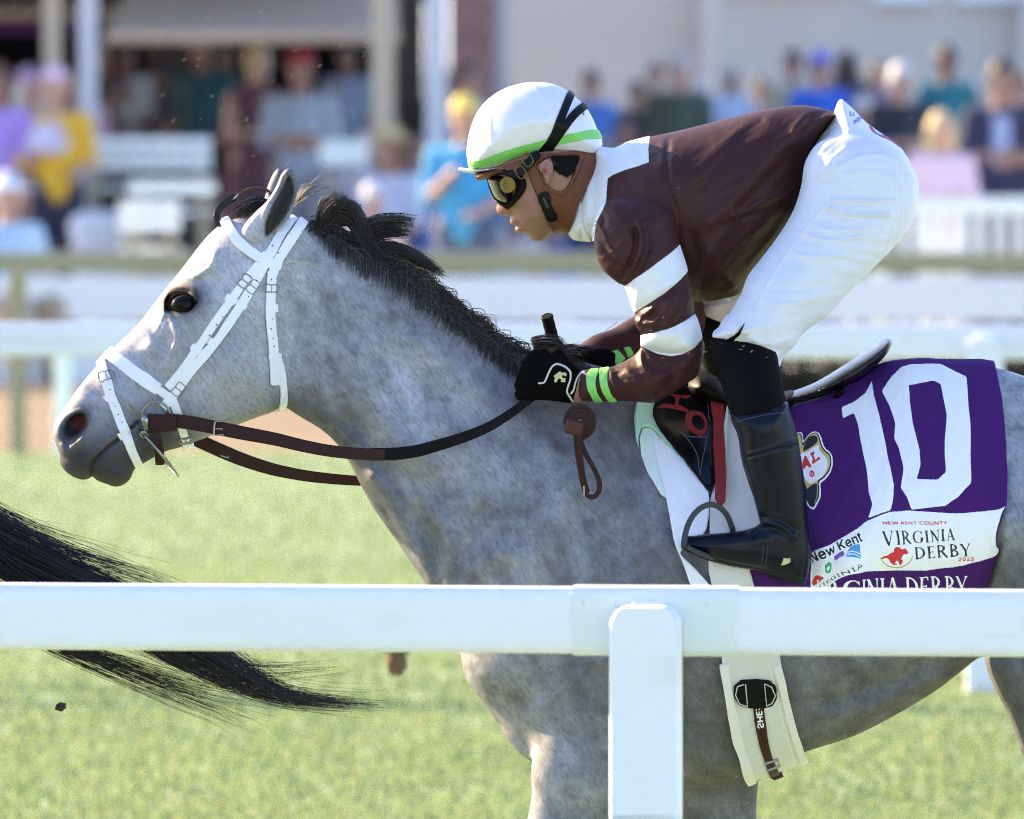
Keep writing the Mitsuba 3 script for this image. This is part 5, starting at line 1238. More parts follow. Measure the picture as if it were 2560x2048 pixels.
# ---- hair, harness, goggles, helmet
HDF = lambda p: smin(jhead(p), ear(p), .004)
on_jockey(J((735, 560), (925, 560), (930, 590), (900, 640), (880, 690), (850, 706), (822, 690), (800, 690), (805, 650), (780, 610)), jhead, 'hair_black', 'hair', off=.0005, thick=.003, step=.002, both=True, smooth=50)
har_out = Polygon(XZ(J((430, 645), (520, 604), (600, 590), (700, 560), (1062, 540), (1066, 600), (1046, 660), (1015, 710), (962, 800), (918, 890), (890, 990), (872, 1056), (846, 1080), (818, 1102), (770, 1092), (740, 1040), (712, 990), (690, 930), (660, 850), (625, 760), (600, 690), (565, 665), (470, 668)), HD))
har_in = Polygon(closed_curve(XZ(J((650, 640), (690, 600), (740, 575), (820, 570), (932, 578), (905, 660), (872, 740), (842, 785), (810, 803), (780, 796), (745, 775), (712, 735), (690, 690)), HD), 4))
on_jockey(har_out.difference(har_in).buffer(0), jhead, 'leather_tan', 'helmet_harness', off=.002, thick=.004, step=.003, both=True, smooth=50, label='tan leather chin harness of the helmet')
for ln in (((668, 660), (700, 740), (760, 812), (820, 826), (870, 770), (920, 680), (955, 600)), ((612, 690), (640, 780), (680, 880))):
    on_jockey(strap_poly(J(*ln), 1.6, HD), jhead, 'leather_brown', 'harness_stitching', off=.006, thick=.0006, step=.002)
for q, o in ((((664, 828), (680, 808), (718, 798), (736, 815), (745, 850), (740, 880), (722, 892), (690, 900), (672, 880)), .007), (((684, 890), (735, 872), (758, 905), (768, 940), (730, 950), (700, 945)), .006), (((700, 940), (765, 922), (786, 962), (770, 974), (715, 982)), .0075)):
    on_jockey(closed_curve(J(*q), 3), jhead, 'plastic_black', 'harness_buckle', off=o - .001, thick=.005, step=.002, smooth=45)
on_jockey(strap_poly(J((698, 838), (712, 870), (724, 900)), 5, HD), jhead, 'iron_grey', 'buckle_slot', off=.0115, thick=.0005, step=.0015)
gog_rim = J((455, 668), (500, 660), (545, 690), (578, 730), (580, 775), (560, 820), (520, 868), (490, 900), (455, 908), (410, 890), (370, 850), (340, 790), (322, 735), (335, 700), (380, 670))
on_jockey(Polygon(XZ(closed_curve(gog_rim, 4), HD)).difference(Polygon(closed_curve(XZ(J((325, 722), (345, 696), (400, 682), (460, 688), (515, 716), (534, 752), (526, 806), (502, 848), (478, 886), (450, 900), (404, 880), (368, 842), (342, 785)), HD))).buffer(-.0022)).buffer(0), jhead, 'saddle_brown', 'goggle_rim', off=.001, thick=.006, step=.002, both=True, smooth=50, label='brown leather rim of the goggles')
lens = Infl(J((325, 722), (345, 696), (400, 682), (460, 688), (515, 716), (534, 752), (526, 806), (502, 848), (478, 886), (450, 900), (404, 880), (368, 842), (342, 785)), HD, .0735, .030, g=.001)
put('goggle_lens', isosurf(lens, lens.lo, lens.hi, .002), 'goggle_lens', jockey, smooth=True)
labels[jockey + '__goggle_lens'] = {'label': 'dark glossy lens of the racing goggles'}
lc = W(*J((457, 757))[0], HD)
for r, dy, m, nm in ((.0145, -.0735, 'brass', 'goggle_vent'), (.0112, -.0755, 'brass', 'vent_disc')):
    for sg in (1, -1):
        c = trimesh.creation.cylinder(r, .006, sections=28)
        put(nm, moved(c, [lc[0], HD + sg * dy, lc[2]], rx=math.pi / 2 + sg * .12, rz=-sg * .2), m, jockey, smooth=40)
vh = []
rv = np.random.default_rng(2)
for _ in range(26):
    a, r = rv.uniform(0, 6.28), .009 * math.sqrt(rv.random())
    vh.append(moved(trimesh.creation.icosphere(1, .0009), [lc[0] + r * math.cos(a), HD - .0786 + .0015 * math.cos(a) * r / .009, lc[2] + r * math.sin(a)]))
put('vent_hole', join(vh), 'iron_grey', jockey)
labels[jockey + '__vent_hole'] = {'kind': 'stuff'}

hel_pts = J((196, 640), (186, 600), (180, 560), (184, 480), (200, 400), (228, 318), (272, 240), (340, 170), (430, 114), (520, 84), (600, 69), (700, 71), (780, 88), (860, 128), (930, 186), (985, 240), (1030, 318), (1062, 392), (1086, 440), (1093, 480), (1084, 524), (1050, 556), (1000, 573), (940, 578),
            (850, 573), (740, 574), (640, 592), (560, 608), (470, 628), (390, 650), (310, 668), (240, 670))
helmet_thing = thing('helmet', 'white racing helmet cover with a bright green band and black goggle straps', 'helmet')
hel = Infl(hel_pts, HD, [jw(300, 400, .09), jw(600, 350, .108), jw(900, 400, .10), jw(600, 560, .103)], [jw(300, 400, .11), jw(600, 300, .15), jw(900, 300, .14), jw(650, 560, .075)], g=.0018,
           bumps=[(J((612, 72), (690, 170), (714, 300), (716, 440)), 4, .0018), (J((380, 150), (338, 300), (350, 480), (380, 600)), 4, .0015), (J((210, 560), (260, 480), (330, 420)), 14, .002), (J((560, 440), (500, 520), (420, 560)), 10, .0016), (J((720, 545), (850, 530), (1000, 540)), 5, .002), (J((740, 560), (860, 548), (980, 556)), 4, -.0018)],
           noise=silk_noise(.0022, 12, 5))
put('shell', isosurf(hel, hel.lo, hel.hi, .003), 'helmet_white', helmet_thing, smooth=True)
peak = Infl(J((118, 656), (124, 647), (190, 648), (210, 640), (300, 640), (400, 630), (470, 628), (400, 655), (310, 676), (250, 684), (200, 682), (150, 672)), HD, .085, .05, g=.0016)
put('peak', isosurf(peak, peak.lo, peak.hi, .003), 'helmet_white', helmet_thing, smooth=True)
rim = Infl(J((232, 700), (250, 680), (330, 664), (480, 622), (600, 592), (620, 620), (500, 660), (400, 700), (320, 722), (250, 730)), HD, .084, .03, g=.0016)
put('lining_rim', isosurf(rim, rim.lo, rim.hi, .003), 'saddle_brown' if False else 'leather_tan', helmet_thing, smooth=True)
on_h = lambda poly, m, nm, off=.0005, thick=.0015, both=True, lab=None: [labels.__setitem__(k, {'label': lab}) if lab else None for k in [put(nm, patch(poly, hel, HD, off, thick, .003, back=bk), m, helmet_thing, smooth=40) for bk in ((False, True) if both else (False,))]]
on_h(closed_curve(J((196, 612), (280, 590), (350, 562), (520, 505), (700, 460), (880, 416), (1062, 392), (1092, 446), (1000, 452), (900, 466), (700, 512), (520, 567), (370, 618), (250, 644), (205, 650)), 3), 'band_green', 'green_band')
on_h(strap_poly(J((500, 706), (560, 665), (630, 605), (690, 530), (760, 440), (805, 330), (850, 220), (885, 140)), 19, HD), 'plastic_black', 'goggle_strap', .002, .002)
on_h(strap_poly(J((600, 640), (680, 560), (760, 470), (830, 375), (900, 290), (985, 222)), 19, HD), 'plastic_black', 'goggle_strap', .0035, .002)
on_h(strap_poly(J((945, 290), (958, 262), (968, 295), (955, 268), (975, 258), (968, 240)), 1.6, HD), 'plastic_black', 'strap_marking', .001, .0006, both=False)
HJ = lambda p: smin(jhead(p), hel(p), .01)
on_jockey(strap_poly(J((490, 712), (530, 688), (575, 655), (625, 610), (668, 562)), 19, HD), HJ, 'plastic_black', 'goggle_strap', off=.012, thick=.002, both=True, smooth=40)
for c, a in (((567, 676), -35), ((607, 607), -40)):
    q = J(c)[0]
    ca, sa = math.cos(math.radians(a)), math.sin(math.radians(a))
    loop = [(q[0] + x * ca - y * sa, q[1] + x * sa + y * ca) for x, y in ((-8, -11), (8, -11), (8, 11), (-8, 11))]
    p, n = land(HJ, XZ(closed_curve(loop, 6), HD), 19.4, 20.5)
    put('strap_buckle', ring_tube(p + n * .0155, .0013, 7, closed=True), 'brass', jockey, smooth=True)

hs = []
rh = np.random.default_rng(12)
for _ in range(420):
    x, y = rh.uniform(745, 915), rh.uniform(572, 690)
    if y > 690 - abs(x - 840) * .5:
        continue
    q = np.array([(x, y), (x + 10, y + 12 + rh.normal(0, 2)), (x + 16 + rh.normal(0, 3), y + 30 + rh.normal(0, 4))])
    p, n = land(jhead, XZ(J(*map(tuple, q)), HD), 19.4, 20.5)
    hs.append(p + n * np.array([[.003], [.0048], [.0042]]))
put('hair_strands', hair(np.array(hs), .0007, .0002), 'hair_black', jockey, smooth=True)
labels[jockey + '__hair_strands'] = {'kind': 'stuff'}

# ---- the whip in the far hand
whip = thing('whip', 'black ribbed riding whip standing up behind the jockey gloves', 'whip')
wa, wb = W(*G((497, 150))[0], HD + .03), W(*G((640, 700))[0], HD + .07)
ax = (wb - wa) / np.linalg.norm(wb - wa)
put('handle', ring_tube(np.array([wa + (wb - wa) * t for t in np.r_[0, .015, np.linspace(.05, 1, 30)]]), np.r_[.0098, .0112, .0108 + .0006 * (np.arange(30) % 5 == 0)], 20), 'rubber_black', whip, smooth=40)
put('shaft', ring_tube(np.array([wb + ax * t + np.array([0, .25 * t, 0]) for t in np.linspace(0, .5, 20)]), np.linspace(.006, .003, 20), 10), 'rubber_black', whip, smooth=True)


# ================================================================ THE SETTING
def turf_colour(p, n, uv):
    a = mikit.fbm(p.x * .55, p.y * .55, 0, 3); b = mikit.noise(p.x * 2.2, p.y * 2.4, 3); c = mikit.noise(p.x * 40, p.y * 25, 1)
    k = dr.clip(.25 + .9 * (a - .5) + .5 * (b - .3) + .3 * (c - .5), 0, 1)
    return mikit.mix((.20, .275, .13), (.29, .365, .19), k)


def dirt_colour(p, n, uv):
    a = mikit.fbm(p.x * 1.2, p.y * .5, 0, 3); c = mikit.noise(p.x * 22, p.y * 22, 1)
    return mikit.mix((.17, .125, .07), (.25, .185, .11), dr.clip(a * .7 + c * .35, 0, 1))


def concrete_colour(p, n, uv):
    return mikit.mix((.20, .19, .18), (.32, .31, .29), mikit.fbm(p.x * 1.3, p.y * 1.3, 0, 3))


principled('turf_soil', mikit.proc(turf_colour), .9); principled('dirt', mikit.proc(dirt_colour), .95); principled('concrete', mikit.proc(concrete_colour), .85)


def sheet(x0, x1, y0, y1, z0, z1=None, nx=2, ny=2):
    xs, ys = np.meshgrid(np.linspace(x0, x1, nx), np.linspace(y0, y1, ny))
    z = np.interp(ys, [y0, y1], [z0, z0 if z1 is None else z1])
    v = np.c_[xs.ravel(), ys.ravel(), z.ravel()]
    i, j = np.meshgrid(np.arange(nx - 1), np.arange(ny - 1)); a = (j * nx + i).ravel()
    return v, np.vstack([np.c_[a, a + 1, a + nx + 1], np.c_[a, a + nx + 1, a + nx]])


def structure(name, mesh, m):
    return tag(put(name, mesh, m, smooth=False), kind='structure')


structure('ground', sheet(-500, 500, -100, 800, 0), 'turf_soil')
structure('dirt_track', sheet(-60, 60, 58.9, 71.0, .004), 'dirt')
APRON = lambda y: .03 + (y - 71.2) * .026
structure('apron', sheet(-60, 60, 71.2, 140, .03, APRON(140)), 'concrete')

# grass: blades on the part of the turf that comes into view
scene['grass_leaf'] = {'type': 'principledthin', 'base_color': VC, 'roughness': .55, 'diff_trans': .9, 'spec_trans': 0.0, 'eta': 1.3}
gr = np.random.default_rng(77)


def grass(n, y0, y1):
    y = 1 / (1 / y1 + (1 / y0 - 1 / y1) * gr.random(n))
    x = (gr.random(n) - .5) * 2 * (.050 * y + .9)
    tuft = meshkit.fbm(np.c_[x * .4, y * .55, x * 0], 3, 5); fine_ = meshkit.noise(np.c_[x * 6, y * 2.5, x * 0], 6)
    h = .012 + .018 * gr.random(n) * (.4 + 1.1 * tuft) + .006 * fine_
    ang = gr.uniform(0, 6.28, n); w = .0030 + .0028 * gr.random(n)
    lean = gr.normal(0, .5, (n, 2)) * h[:, None]
    b0 = np.c_[x - w * np.cos(ang), y - w * np.sin(ang), np.zeros(n)]; b1 = np.c_[x + w * np.cos(ang), y + w * np.sin(ang), np.zeros(n)]
    m0 = np.c_[x + lean[:, 0] * .35 - w * .8 * np.cos(ang), y + lean[:, 1] * .35 - w * .8 * np.sin(ang), h * .62]; m1 = m0 + np.c_[1.6 * w * np.cos(ang), 1.6 * w * np.sin(ang), np.zeros(n)]
    tip = np.c_[x + lean[:, 0], y + lean[:, 1], h]
    v = np.stack([b0, b1, m0, m1, tip], 1).reshape(-1, 3)
    f = (np.array([[0, 1, 3], [0, 3, 2], [2, 3, 4]])[None] + (np.arange(n) * 5)[:, None, None]).reshape(-1, 3)
    k = np.clip(.15 + 1.1 * (tuft - .35) + .5 * (fine_ - .4) + gr.normal(0, .05, n), 0, 1)[:, None]
    dry = (gr.random(n) < .03)[:, None]
    c = np.array([.19, .26, .12]) * (1 - k) + np.array([.28, .365, .18]) * k
    c = np.where(dry, np.array([.34, .31, .18]), c)
    return (v, f), np.repeat(c, 5, axis=0)


gm, gc = grass(125000, 28.5, 59)
tag(put('grass', gm, 'grass_leaf', smooth=True, color=gc), 'short bright green turf grass of the course', 'grass', kind='stuff')


# ---------------------------------------------------------------- rails
def pvc_colour(p, n, uv):
    a = mikit.fbm(p.x * 3, p.y * 3, p.z * 14, 3); b = mikit.noise(p.x * 60, p.y * 60, p.z * 60)
    s = mikit.smoothstep(.72, .8, mikit.fbm(p.x * 1.1 + p.y, p.z * 90, 3, 2)) * mikit.smoothstep(.45, .6, mikit.noise(p.x * 3.1, 7, p.z * 4))
    return mikit.mix(mikit.mix((.72, .73, .76), (.63, .64, .65), mikit.smoothstep(.5, .85, a) * .8 + .12 * b), (.38, .38, .36), dr.clip(s * .6, 0, .8))


principled('pvc_white', mikit.proc(pvc_colour), .32, specular=.5); principled('pvc_sleeve', (.66, .69, .66), .4); principled('pvc_grey', (.60, .64, .64), .4)
principled('khaki_wood', (.30, .27, .17), .7); principled('paint_white', (.82, .87, .80), .5)


def rail_profile(hw, hh, r=.5):
    a = np.linspace(0, 2 * np.pi, 40, endpoint=False)
    e = 2 / 5
    return np.c_[np.sign(np.cos(a)) * np.abs(np.cos(a)) ** e * hw, np.sign(np.sin(a)) * np.abs(np.sin(a)) ** e * hh]


def extrude(profile, a, b):
    """Closed bar: a (y, z) profile swept from a to b."""
    a, b = np.asarray(a, float), np.asarray(b, float)
    d = (b - a) / np.linalg.norm(b - a); side = np.cross(d, [0, 0, 1]); side /= np.linalg.norm(side); up = np.cross(side, d)
    n = len(profile)
    ring = profile[:, :1] * side + profile[:, 1:] * up
    v = np.vstack([a + ring, b + ring, [a], [b]])
    i = np.arange(n); j = (i + 1) % n
    f = np.vstack([np.c_[i, j, j + n], np.c_[i, j + n, i + n], np.c_[j, i, np.full(n, 2 * n)], np.c_[i + n, j + n, np.full(n, 2 * n + 1)]])
    m = trimesh.Trimesh(v, f, process=False); m.fix_normals()
    return m


def dist_for(v, z, guess):
    """Distance at which the height z shows at the frame row v."""
    lo, hi = guess * .6, guess * 1.6
    for _ in range(60):
        m = (lo + hi) / 2
        lo, hi = (m, hi) if W(0, v, m)[2] > z else (lo, m)
    return (lo + hi) / 2


def race_rail(key, d0, v_left, v_right, px_h, posts, sleeve=None, L=14, m='pvc_white'):
    a = W(0, v_left, d0); zt = a[2]; d1 = dist_for(v_right, zt, d0)
    b = W(2560, v_right, d1)
    dr_ = (b - a); dr_[2] = 0; dr_ /= np.linalg.norm(dr_)
    hh = px_h * PX * d0 / 2; c = np.array([a[0], a[1], zt - hh])
    at_u = lambda u: c + dr_ * (((u - 1280) * PX * c[1] - c[0]) / (dr_[0] - (u - 1280) * PX * dr_[1]))
    bars = []
    if sleeve:
        s0, s1 = at_u(sleeve[0]), at_u(sleeve[1])
        put('rail_bar', extrude(rail_profile(.032, hh), c - dr_ * L, s0 + dr_ * .03), m, key, smooth=40)
        put('rail_bar', extrude(rail_profile(.032, hh), s1 - dr_ * .03, c + dr_ * L), m, key, smooth=40)
        k = put('joint_sleeve', extrude(rail_profile(.036, hh + .0028), s0, s1), 'pvc_sleeve', key, smooth=40)
        labels[k] = {'label': 'slightly wider joint sleeve of the white rail'}
        for du, dv in ((22, 36), (105, 44), (330, 40)):
            q = at_u(sleeve[0] + du); q = q + np.array([0, -.037, hh - dv * PX * d0])
            put('rivet', moved(trimesh.creation.icosphere(2, .0045), q), 'pvc_grey', key, smooth=True)
    else:
        put('rail_bar', extrude(rail_profile(.032, hh), c - dr_ * L, c + dr_ * L), m, key, smooth=40)
    nrm = np.array([dr_[1], -dr_[0], 0])
    for u, wpx, vtop in posts:
        q = at_u(u) + nrm * .062
        w2 = wpx * PX * q[1] / 2; zt2 = W(u, vtop, q[1])[2]
        sh = shapely.box(-w2, -zt2 + .0, w2, -.0)
        sh = shapely.union_all([shapely.box(-w2, 0, w2, zt2 - .03), Polygon([(-w2, zt2 - .04), (-w2 + .003, zt2 - .022), (-w2 + .011, zt2 - .009), (-w2 + .022, zt2 - .002), (-w2 + .036, zt2), (w2 - .036, zt2), (w2 - .022, zt2 - .002), (w2 - .011, zt2 - .009), (w2 - .003, zt2 - .022), (w2, zt2 - .04)])])
        e = trimesh.creation.extrude_polygon(sh, .05, engine='earcut')
        e.apply_transform(trimesh.transformations.rotation_matrix(math.pi / 2, [1, 0, 0])); e.apply_translation([0, .025, 0])
        # soften the front edges
        body_ = trimesh.convex.convex_hull(np.vstack([e.vertices * [1, .62, 1], e.vertices * [.90, 1.15, 1] - [0, 0, 0]]))
        body_.vertices[:, 2] = np.where(body_.vertices[:, 1] < -.02, np.minimum(body_.vertices[:, 2], zt2 - .004), body_.vertices[:, 2])
        put('post', moved(body_, [q[0], q[1], 0], rz=math.atan2(dr_[1], dr_[0])), 'pvc_white', key, smooth=28)
        put('post_arm', moved(rbox(w2 * 1.2, .07, hh * 1.2, .01), at_u(u) + nrm * .03), 'pvc_white', key, smooth=30)


near_rail = thing('rail', 'near white plastic running rail crossing the whole photo in front of the horse', 'rail')
race_rail(near_rail, 17.87, 1457, 1474, 166, ((1628, 180, 1512),), (1437, 1846))
far_rail = thing('rail', 'white plastic rail beyond the grey horse on the far side of the turf', 'rail')
race_rail(far_rail, 36.7, 806, 815, 84, ((2468, 92, 842), (-250, 92, 842)))
wood_fence = thing('fence', 'khaki topped wooden rail fence between the turf and the dirt track', 'fence')
a, b = W(-1200, 630, 58.5), W(3800, 681, 58.0)
b[2] = a[2]
put('top_rail', extrude(rail_profile(.05, .052), a - [0, 0, .05], b - [0, 0, .05]), 'khaki_wood', wood_fence, smooth=40)
for u in (45, -2300, 3700):
    q = W(u, 690, 58.5)
    put('post', moved(rbox(.085, .07, a[2] - .11, .006), [q[0], q[1], (a[2] - .11) / 2]), 'khaki_wood', wood_fence, smooth=30)
q = W(158, 860, 58.3)
k = tag(put('post', moved(rbox(.09, .08, q[2], .012), [q[0], q[1], q[2] / 2]), 'paint_white', smooth=30), 'short white post standing beside the dirt track', 'post')
boards = thing('board_fence', 'white boarded fence behind the dirt track', 'fence')
for z0, z1, u0, u1 in ((692, 803, -1500, 4200), (848, 966, -1500, 1180)):
    A0, B0 = W(u0, z0, 70.6), W(u1, z1, 70.6)
    n = int((B0[0] - A0[0]) / 2.4) + 1; L = (B0[0] - A0[0]) / n
    for i in range(n):
        put('board', moved(rbox(L - .006, .03, A0[2] - B0[2], .004), [A0[0] + L * (i + .5), 70.6, (A0[2] + B0[2]) / 2]), 'paint_white', boards, smooth=30)
for u in range(-1400, 4200, 930):
    q = W(u, 700, 70.7)
    put('post', moved(rbox(.07, .07, q[2], .006), [q[0], 70.67, q[2] / 2]), 'paint_white', boards, smooth=30)

# a low dark leafy strip, added to darken the band over the dirt on the right
hg = np.random.default_rng(6)
hx0, hx1 = W(1650, 950, 62)[0], W(3600, 950, 62)[0]
hz_ = W(0, 898, 62)[2]
n_ = 9000
hp = np.c_[hg.uniform(hx0, hx1, n_), 62 + hg.normal(0, .16, n_), hz_ * hg.random(n_) ** .8 * (.86 + .28 * meshkit.noise(np.c_[hg.uniform(0, 1, n_) * 0 + np.arange(n_) * .37, np.arange(n_) * 0, np.arange(n_) * 0]))]
hn = hg.normal(0, 1, (n_, 3)); hn /= np.linalg.norm(hn, axis=1, keepdims=True); ht = np.cross(hn, [.3, .2, .9]); hu = np.cross(hn, ht)
lf = np.stack([hp + ht * .045, hp + hu * .02, hp - ht * .045, hp - hu * .02], 1).reshape(-1, 3)
dark_strip = thing('dark_strip', 'low dark leafy strip added behind the far rail on the right', 'dark_strip')
principled('strip_leaf', (.030, .034, .014), .7, specular=.2); principled('strip_core', (.012, .011, .007), .9)
labels[put('leaves', (lf, np.arange(4 * n_).reshape(-1, 4)), 'strip_leaf', dark_strip)] = {'kind': 'stuff'}
put('core', moved(rbox(hx1 - hx0, .3, hz_ * .85, .02), [(hx0 + hx1) / 2, 62, hz_ * .43]), 'strip_core', dark_strip, smooth=20)

# white picket fence on the right
picket = thing('picket_fence', 'white picket fence in front of the crowd on the right', 'fence')
q0, q1 = W(2190, 490, 73), W(4200, 490, 73)
zb, zt = W(0, 664, 73)[2], W(0, 492, 73)[2]
put('top_rail', moved(rbox(q1[0] - q0[0], .05, .115, .01), [(q0[0] + q1[0]) / 2, 73, zt - .0575]), 'paint_white', picket, smooth=30)
put('bottom_rail', moved(rbox(q1[0] - q0[0], .05, .06, .01), [(q0[0] + q1[0]) / 2, 73, zb + .03]), 'paint_white', picket, smooth=30)
pk = mikit.ply(rbox(.064, .03, zt - zb - .10, .004), 'paint_white', smooth=30)
for x in np.arange(q0[0] + .05, q1[0], .127):
    scene[numbered(picket + '__picket')] = {**pk, 'to_world': T().translate([float(x), 72.96, float((zt + zb) / 2 - .01)])}
for x in np.arange(q0[0] + .03, q1[0], 1.9):
    put('post', moved(rbox(.1, .1, zt + .02, .01), [x, 73.1, (zt + .02) / 2]), 'paint_white', picket, smooth=30)

# ---------------------------------------------------------------- buildings behind the crowd
def brick_colour(p, n, uv):
    row = dr.floor(p.z / .075); x = (p.x + p.y) / .215 + .5 * (row - 2 * dr.floor(row / 2)); fx, fz = x - dr.floor(x), p.z / .075 - row
    mortar = dr.maximum(mikit.smoothstep(.06, .03, fx), mikit.smoothstep(.14, .08, fz))
    c = mikit.mix((.34, .17, .135), (.46, .235, .19), mikit.cell_rand(dr.floor(x), row, 4))
    return mikit.mix(c, (.50, .44, .40), mortar)


principled('brick', mikit.proc(brick_colour), .85); principled('wall_grey', mikit.proc(lambda p, n, uv: mikit.mix((.58, .56, .49), (.66, .63, .55), mikit.fbm(p.x * .5, p.z * 1.5, p.y, 3))), .8)
principled('trim_light', (.62, .60, .54), .6); principled('awning_beige', (.56, .43, .32), .85); principled('post_tan', (.50, .42, .30), .65); principled('post_grey', (.52, .54, .57), .5)
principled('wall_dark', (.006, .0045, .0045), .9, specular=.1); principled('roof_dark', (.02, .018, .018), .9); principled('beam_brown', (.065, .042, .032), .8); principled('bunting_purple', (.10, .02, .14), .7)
principled('window_pale', (.75, .85, .88), .3)


def box_at(u0, u1, v0, v1, d, depth):
    """Box whose front face, at the distance d, spans the given frame positions."""
    p, q = W(u0, v0, d), W(u1, v1, d)
    m = rbox(q[0] - p[0], depth, p[2] - q[2], .01)
    return moved(m, [(p[0] + q[0]) / 2, d + depth / 2, (p[2] + q[2]) / 2])


wing = thing('building', 'long pale grey building wall behind the crowd on the right', 'building')
dW = 106.0
put('wall', box_at(1215, 5200, -1500, 640, dW, 9), 'wall_grey', wing, smooth=20)
put('pilaster', box_at(1752, 1800, -1500, 640, dW - .35, .345), 'trim_light', wing, smooth=20)
put('pilaster', box_at(2555, 2602, -1500, 640, dW - .35, .345), 'trim_light', wing, smooth=20)
for u0, u1 in ((2186, 2330), (2392, 2546), (1830, 1975), (1990, 2130)):
    w = put('window', box_at(u0, u1, -420, 6 if u0 > 2100 else -30, dW - .06, .055), 'window_pale', wing, smooth=20)
    put('sill', box_at(u0 - 6, u1 + 6, (6 if u0 > 2100 else -30) + .5, (6 if u0 > 2100 else -30) + 9, dW - .16, .155), 'trim_light', w, smooth=20)
pillar = thing('pillar', 'red brick pillar at the corner of the grey building', 'pillar')
put('shaft', box_at(1122, 1250, -1500, 640, 98, 1.0), 'brick', pillar, smooth=20)
pav = thing('pavilion', 'dark open pavilion with beige awning behind the crowd on the left', 'pavilion')
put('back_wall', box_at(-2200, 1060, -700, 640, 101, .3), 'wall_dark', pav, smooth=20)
pz = lambda v, d: W(0, v, d)[2]
xl, xr = W(-2200, 0, 90)[0], W(1075, 0, 90)[0]
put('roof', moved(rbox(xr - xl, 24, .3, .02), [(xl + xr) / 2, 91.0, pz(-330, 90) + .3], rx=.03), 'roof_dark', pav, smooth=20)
put('beam', box_at(-2200, 1100, -60, 8, 81.5, .25), 'beam_brown', pav, smooth=20)
put('cross_beam', box_at(-2200, 330, 24, 46, 92, .2), 'awning_beige', pav, smooth=20)
put('bunting', box_at(-2200, 225, 56, 84, 93, .05), 'bunting_purple', pav, smooth=20)
put('wall_panel', box_at(365, 520, 100, 330, 100.6, .2), 'beam_brown', pav, smooth=20)
put('side_column', box_at(985, 1060, -60, 640, 92, .4), 'beam_brown', pav, smooth=20)
# awning: a sloping cloth roof with a hanging front edge
aw0, aw1 = W(262, 98, 79.6), W(1000, 98, 79.6); awt = W(380, -230, 82)
awp = np.array([aw0, aw1, [aw1[0] - .1, 83.5, awt[2]], [awt[0], 83.5, awt[2]]])
vt = np.vstack([awp, awp - [0, 0, .03], ])
fr_ = np.array([[0, 1, 2], [0, 2, 3], [4, 6, 5], [4, 7, 6], [0, 4, 5], [0, 5, 1], [1, 5, 6], [1, 6, 2], [2, 6, 7], [2, 7, 3], [3, 7, 4], [3, 4, 0]])
awn = thing('awning', 'beige sloping awning over the shaded pavilion', 'awning')
put('canopy', (vt, fr_), 'awning_beige', awn, smooth=20)
put('valance', box_at(262, 1000, 78, 100, 79.55, .03), 'awning_beige', awn, smooth=20)
for u0, u1, m, d, lab in ((108, 152, 'post_tan', 78.6, 'leftmost tan pavilion post'), (196, 242, 'post_grey', 78.4, 'grey metal pavilion post beside the leftmost tan post'), (928, 986, 'post_tan', 78.6, 'tan pavilion post at the right end of the awning'),
                          (1064, 1116, 'post_grey', 78.4, 'grey metal post left of the brick pillar'), (1240, 1268, 'post_grey', 96, 'slim grey post right of the brick pillar')):
    k = thing('post', lab, 'post')
    put('shaft', box_at(u0, u1, -900, 640, d, (u1 - u0) * PX * d), m, k, smooth=20)
    p, q = W(u0 - 8, 600, d), W(u1 + 8, 640, d)
    put('base', moved(rbox(q[0] - p[0], q[0] - p[0], .12, .01), [(p[0] + q[0]) / 2, d + (u1 - u0) * PX * d / 2, APRON(d) + .055]), m, k, smooth=20)


def bench(u0, u1, v_top, d, rows, label, m='paint_white'):
    """Slatted bench seen from behind: back slats, seat slats, two end frames."""
    k = thing('bench', label, 'bench', 'white slatted benches in front of the pavilion')
    g = APRON(d)
    for v0, v1 in rows:
        put('back_slat', box_at(u0, u1, v0, v1, d, .03), m, k, smooth=20)
    p, q = W(u0, v_top, d), W(u1, v_top, d)
    zs = max(g + .40, pz(rows[-1][1], d) - .12)
    for i in range(3):
        put('seat_slat', moved(rbox(q[0] - p[0], .12, .03, .005), [(p[0] + q[0]) / 2, d + .14 + .14 * i, zs]), m, k, smooth=20)
    for x in (p[0] + .08, q[0] - .08):
        put('frame', moved(rbox(.06, .06, p[2] - g, .006), [x, d + .062, (p[2] + g) / 2]), 'khaki_wood', k, smooth=20)
        put('leg', moved(rbox(.06, .06, zs - g, .006), [x, d + .45, (zs + g) / 2 - .02]), 'khaki_wood', k, smooth=20)


bench(206, 528, 345, 78, ((345, 372), (378, 402), (408, 428)), 'white bench with broad slatted back left of the maroon dress')
bench(322, 540, 452, 76, ((452, 488),), 'white bench with a single back slat below the broad white bench')
bench(298, 452, 502, 74.6, ((502, 540), (545, 580)), 'short low white bench at the front beside a khaki post')
bench(800, 920, 352, 78, ((352, 416),), 'small white bench right of the red capped person')
bin_ = thing('bin', 'pale grey rubbish bin standing left of the low white bench', 'bin')
bq = W(262, 430, 76.5)
bm = trimesh.creation.revolve(np.array([[0, 0], [.20, 0], [.235, .75], [.25, .76], [.25, .82], [.2, .88], [0, .90]]), sections=32)
put('drum', moved(bm, [bq[0], 76.5, APRON(76.5)]), 'post_grey', bin_, smooth=40)
put('band', moved(trimesh.creation.annulus(.236, .25, .05, sections=32), [bq[0], 76.5, APRON(76.5) + .6]), 'wall_dark', bin_, smooth=40)


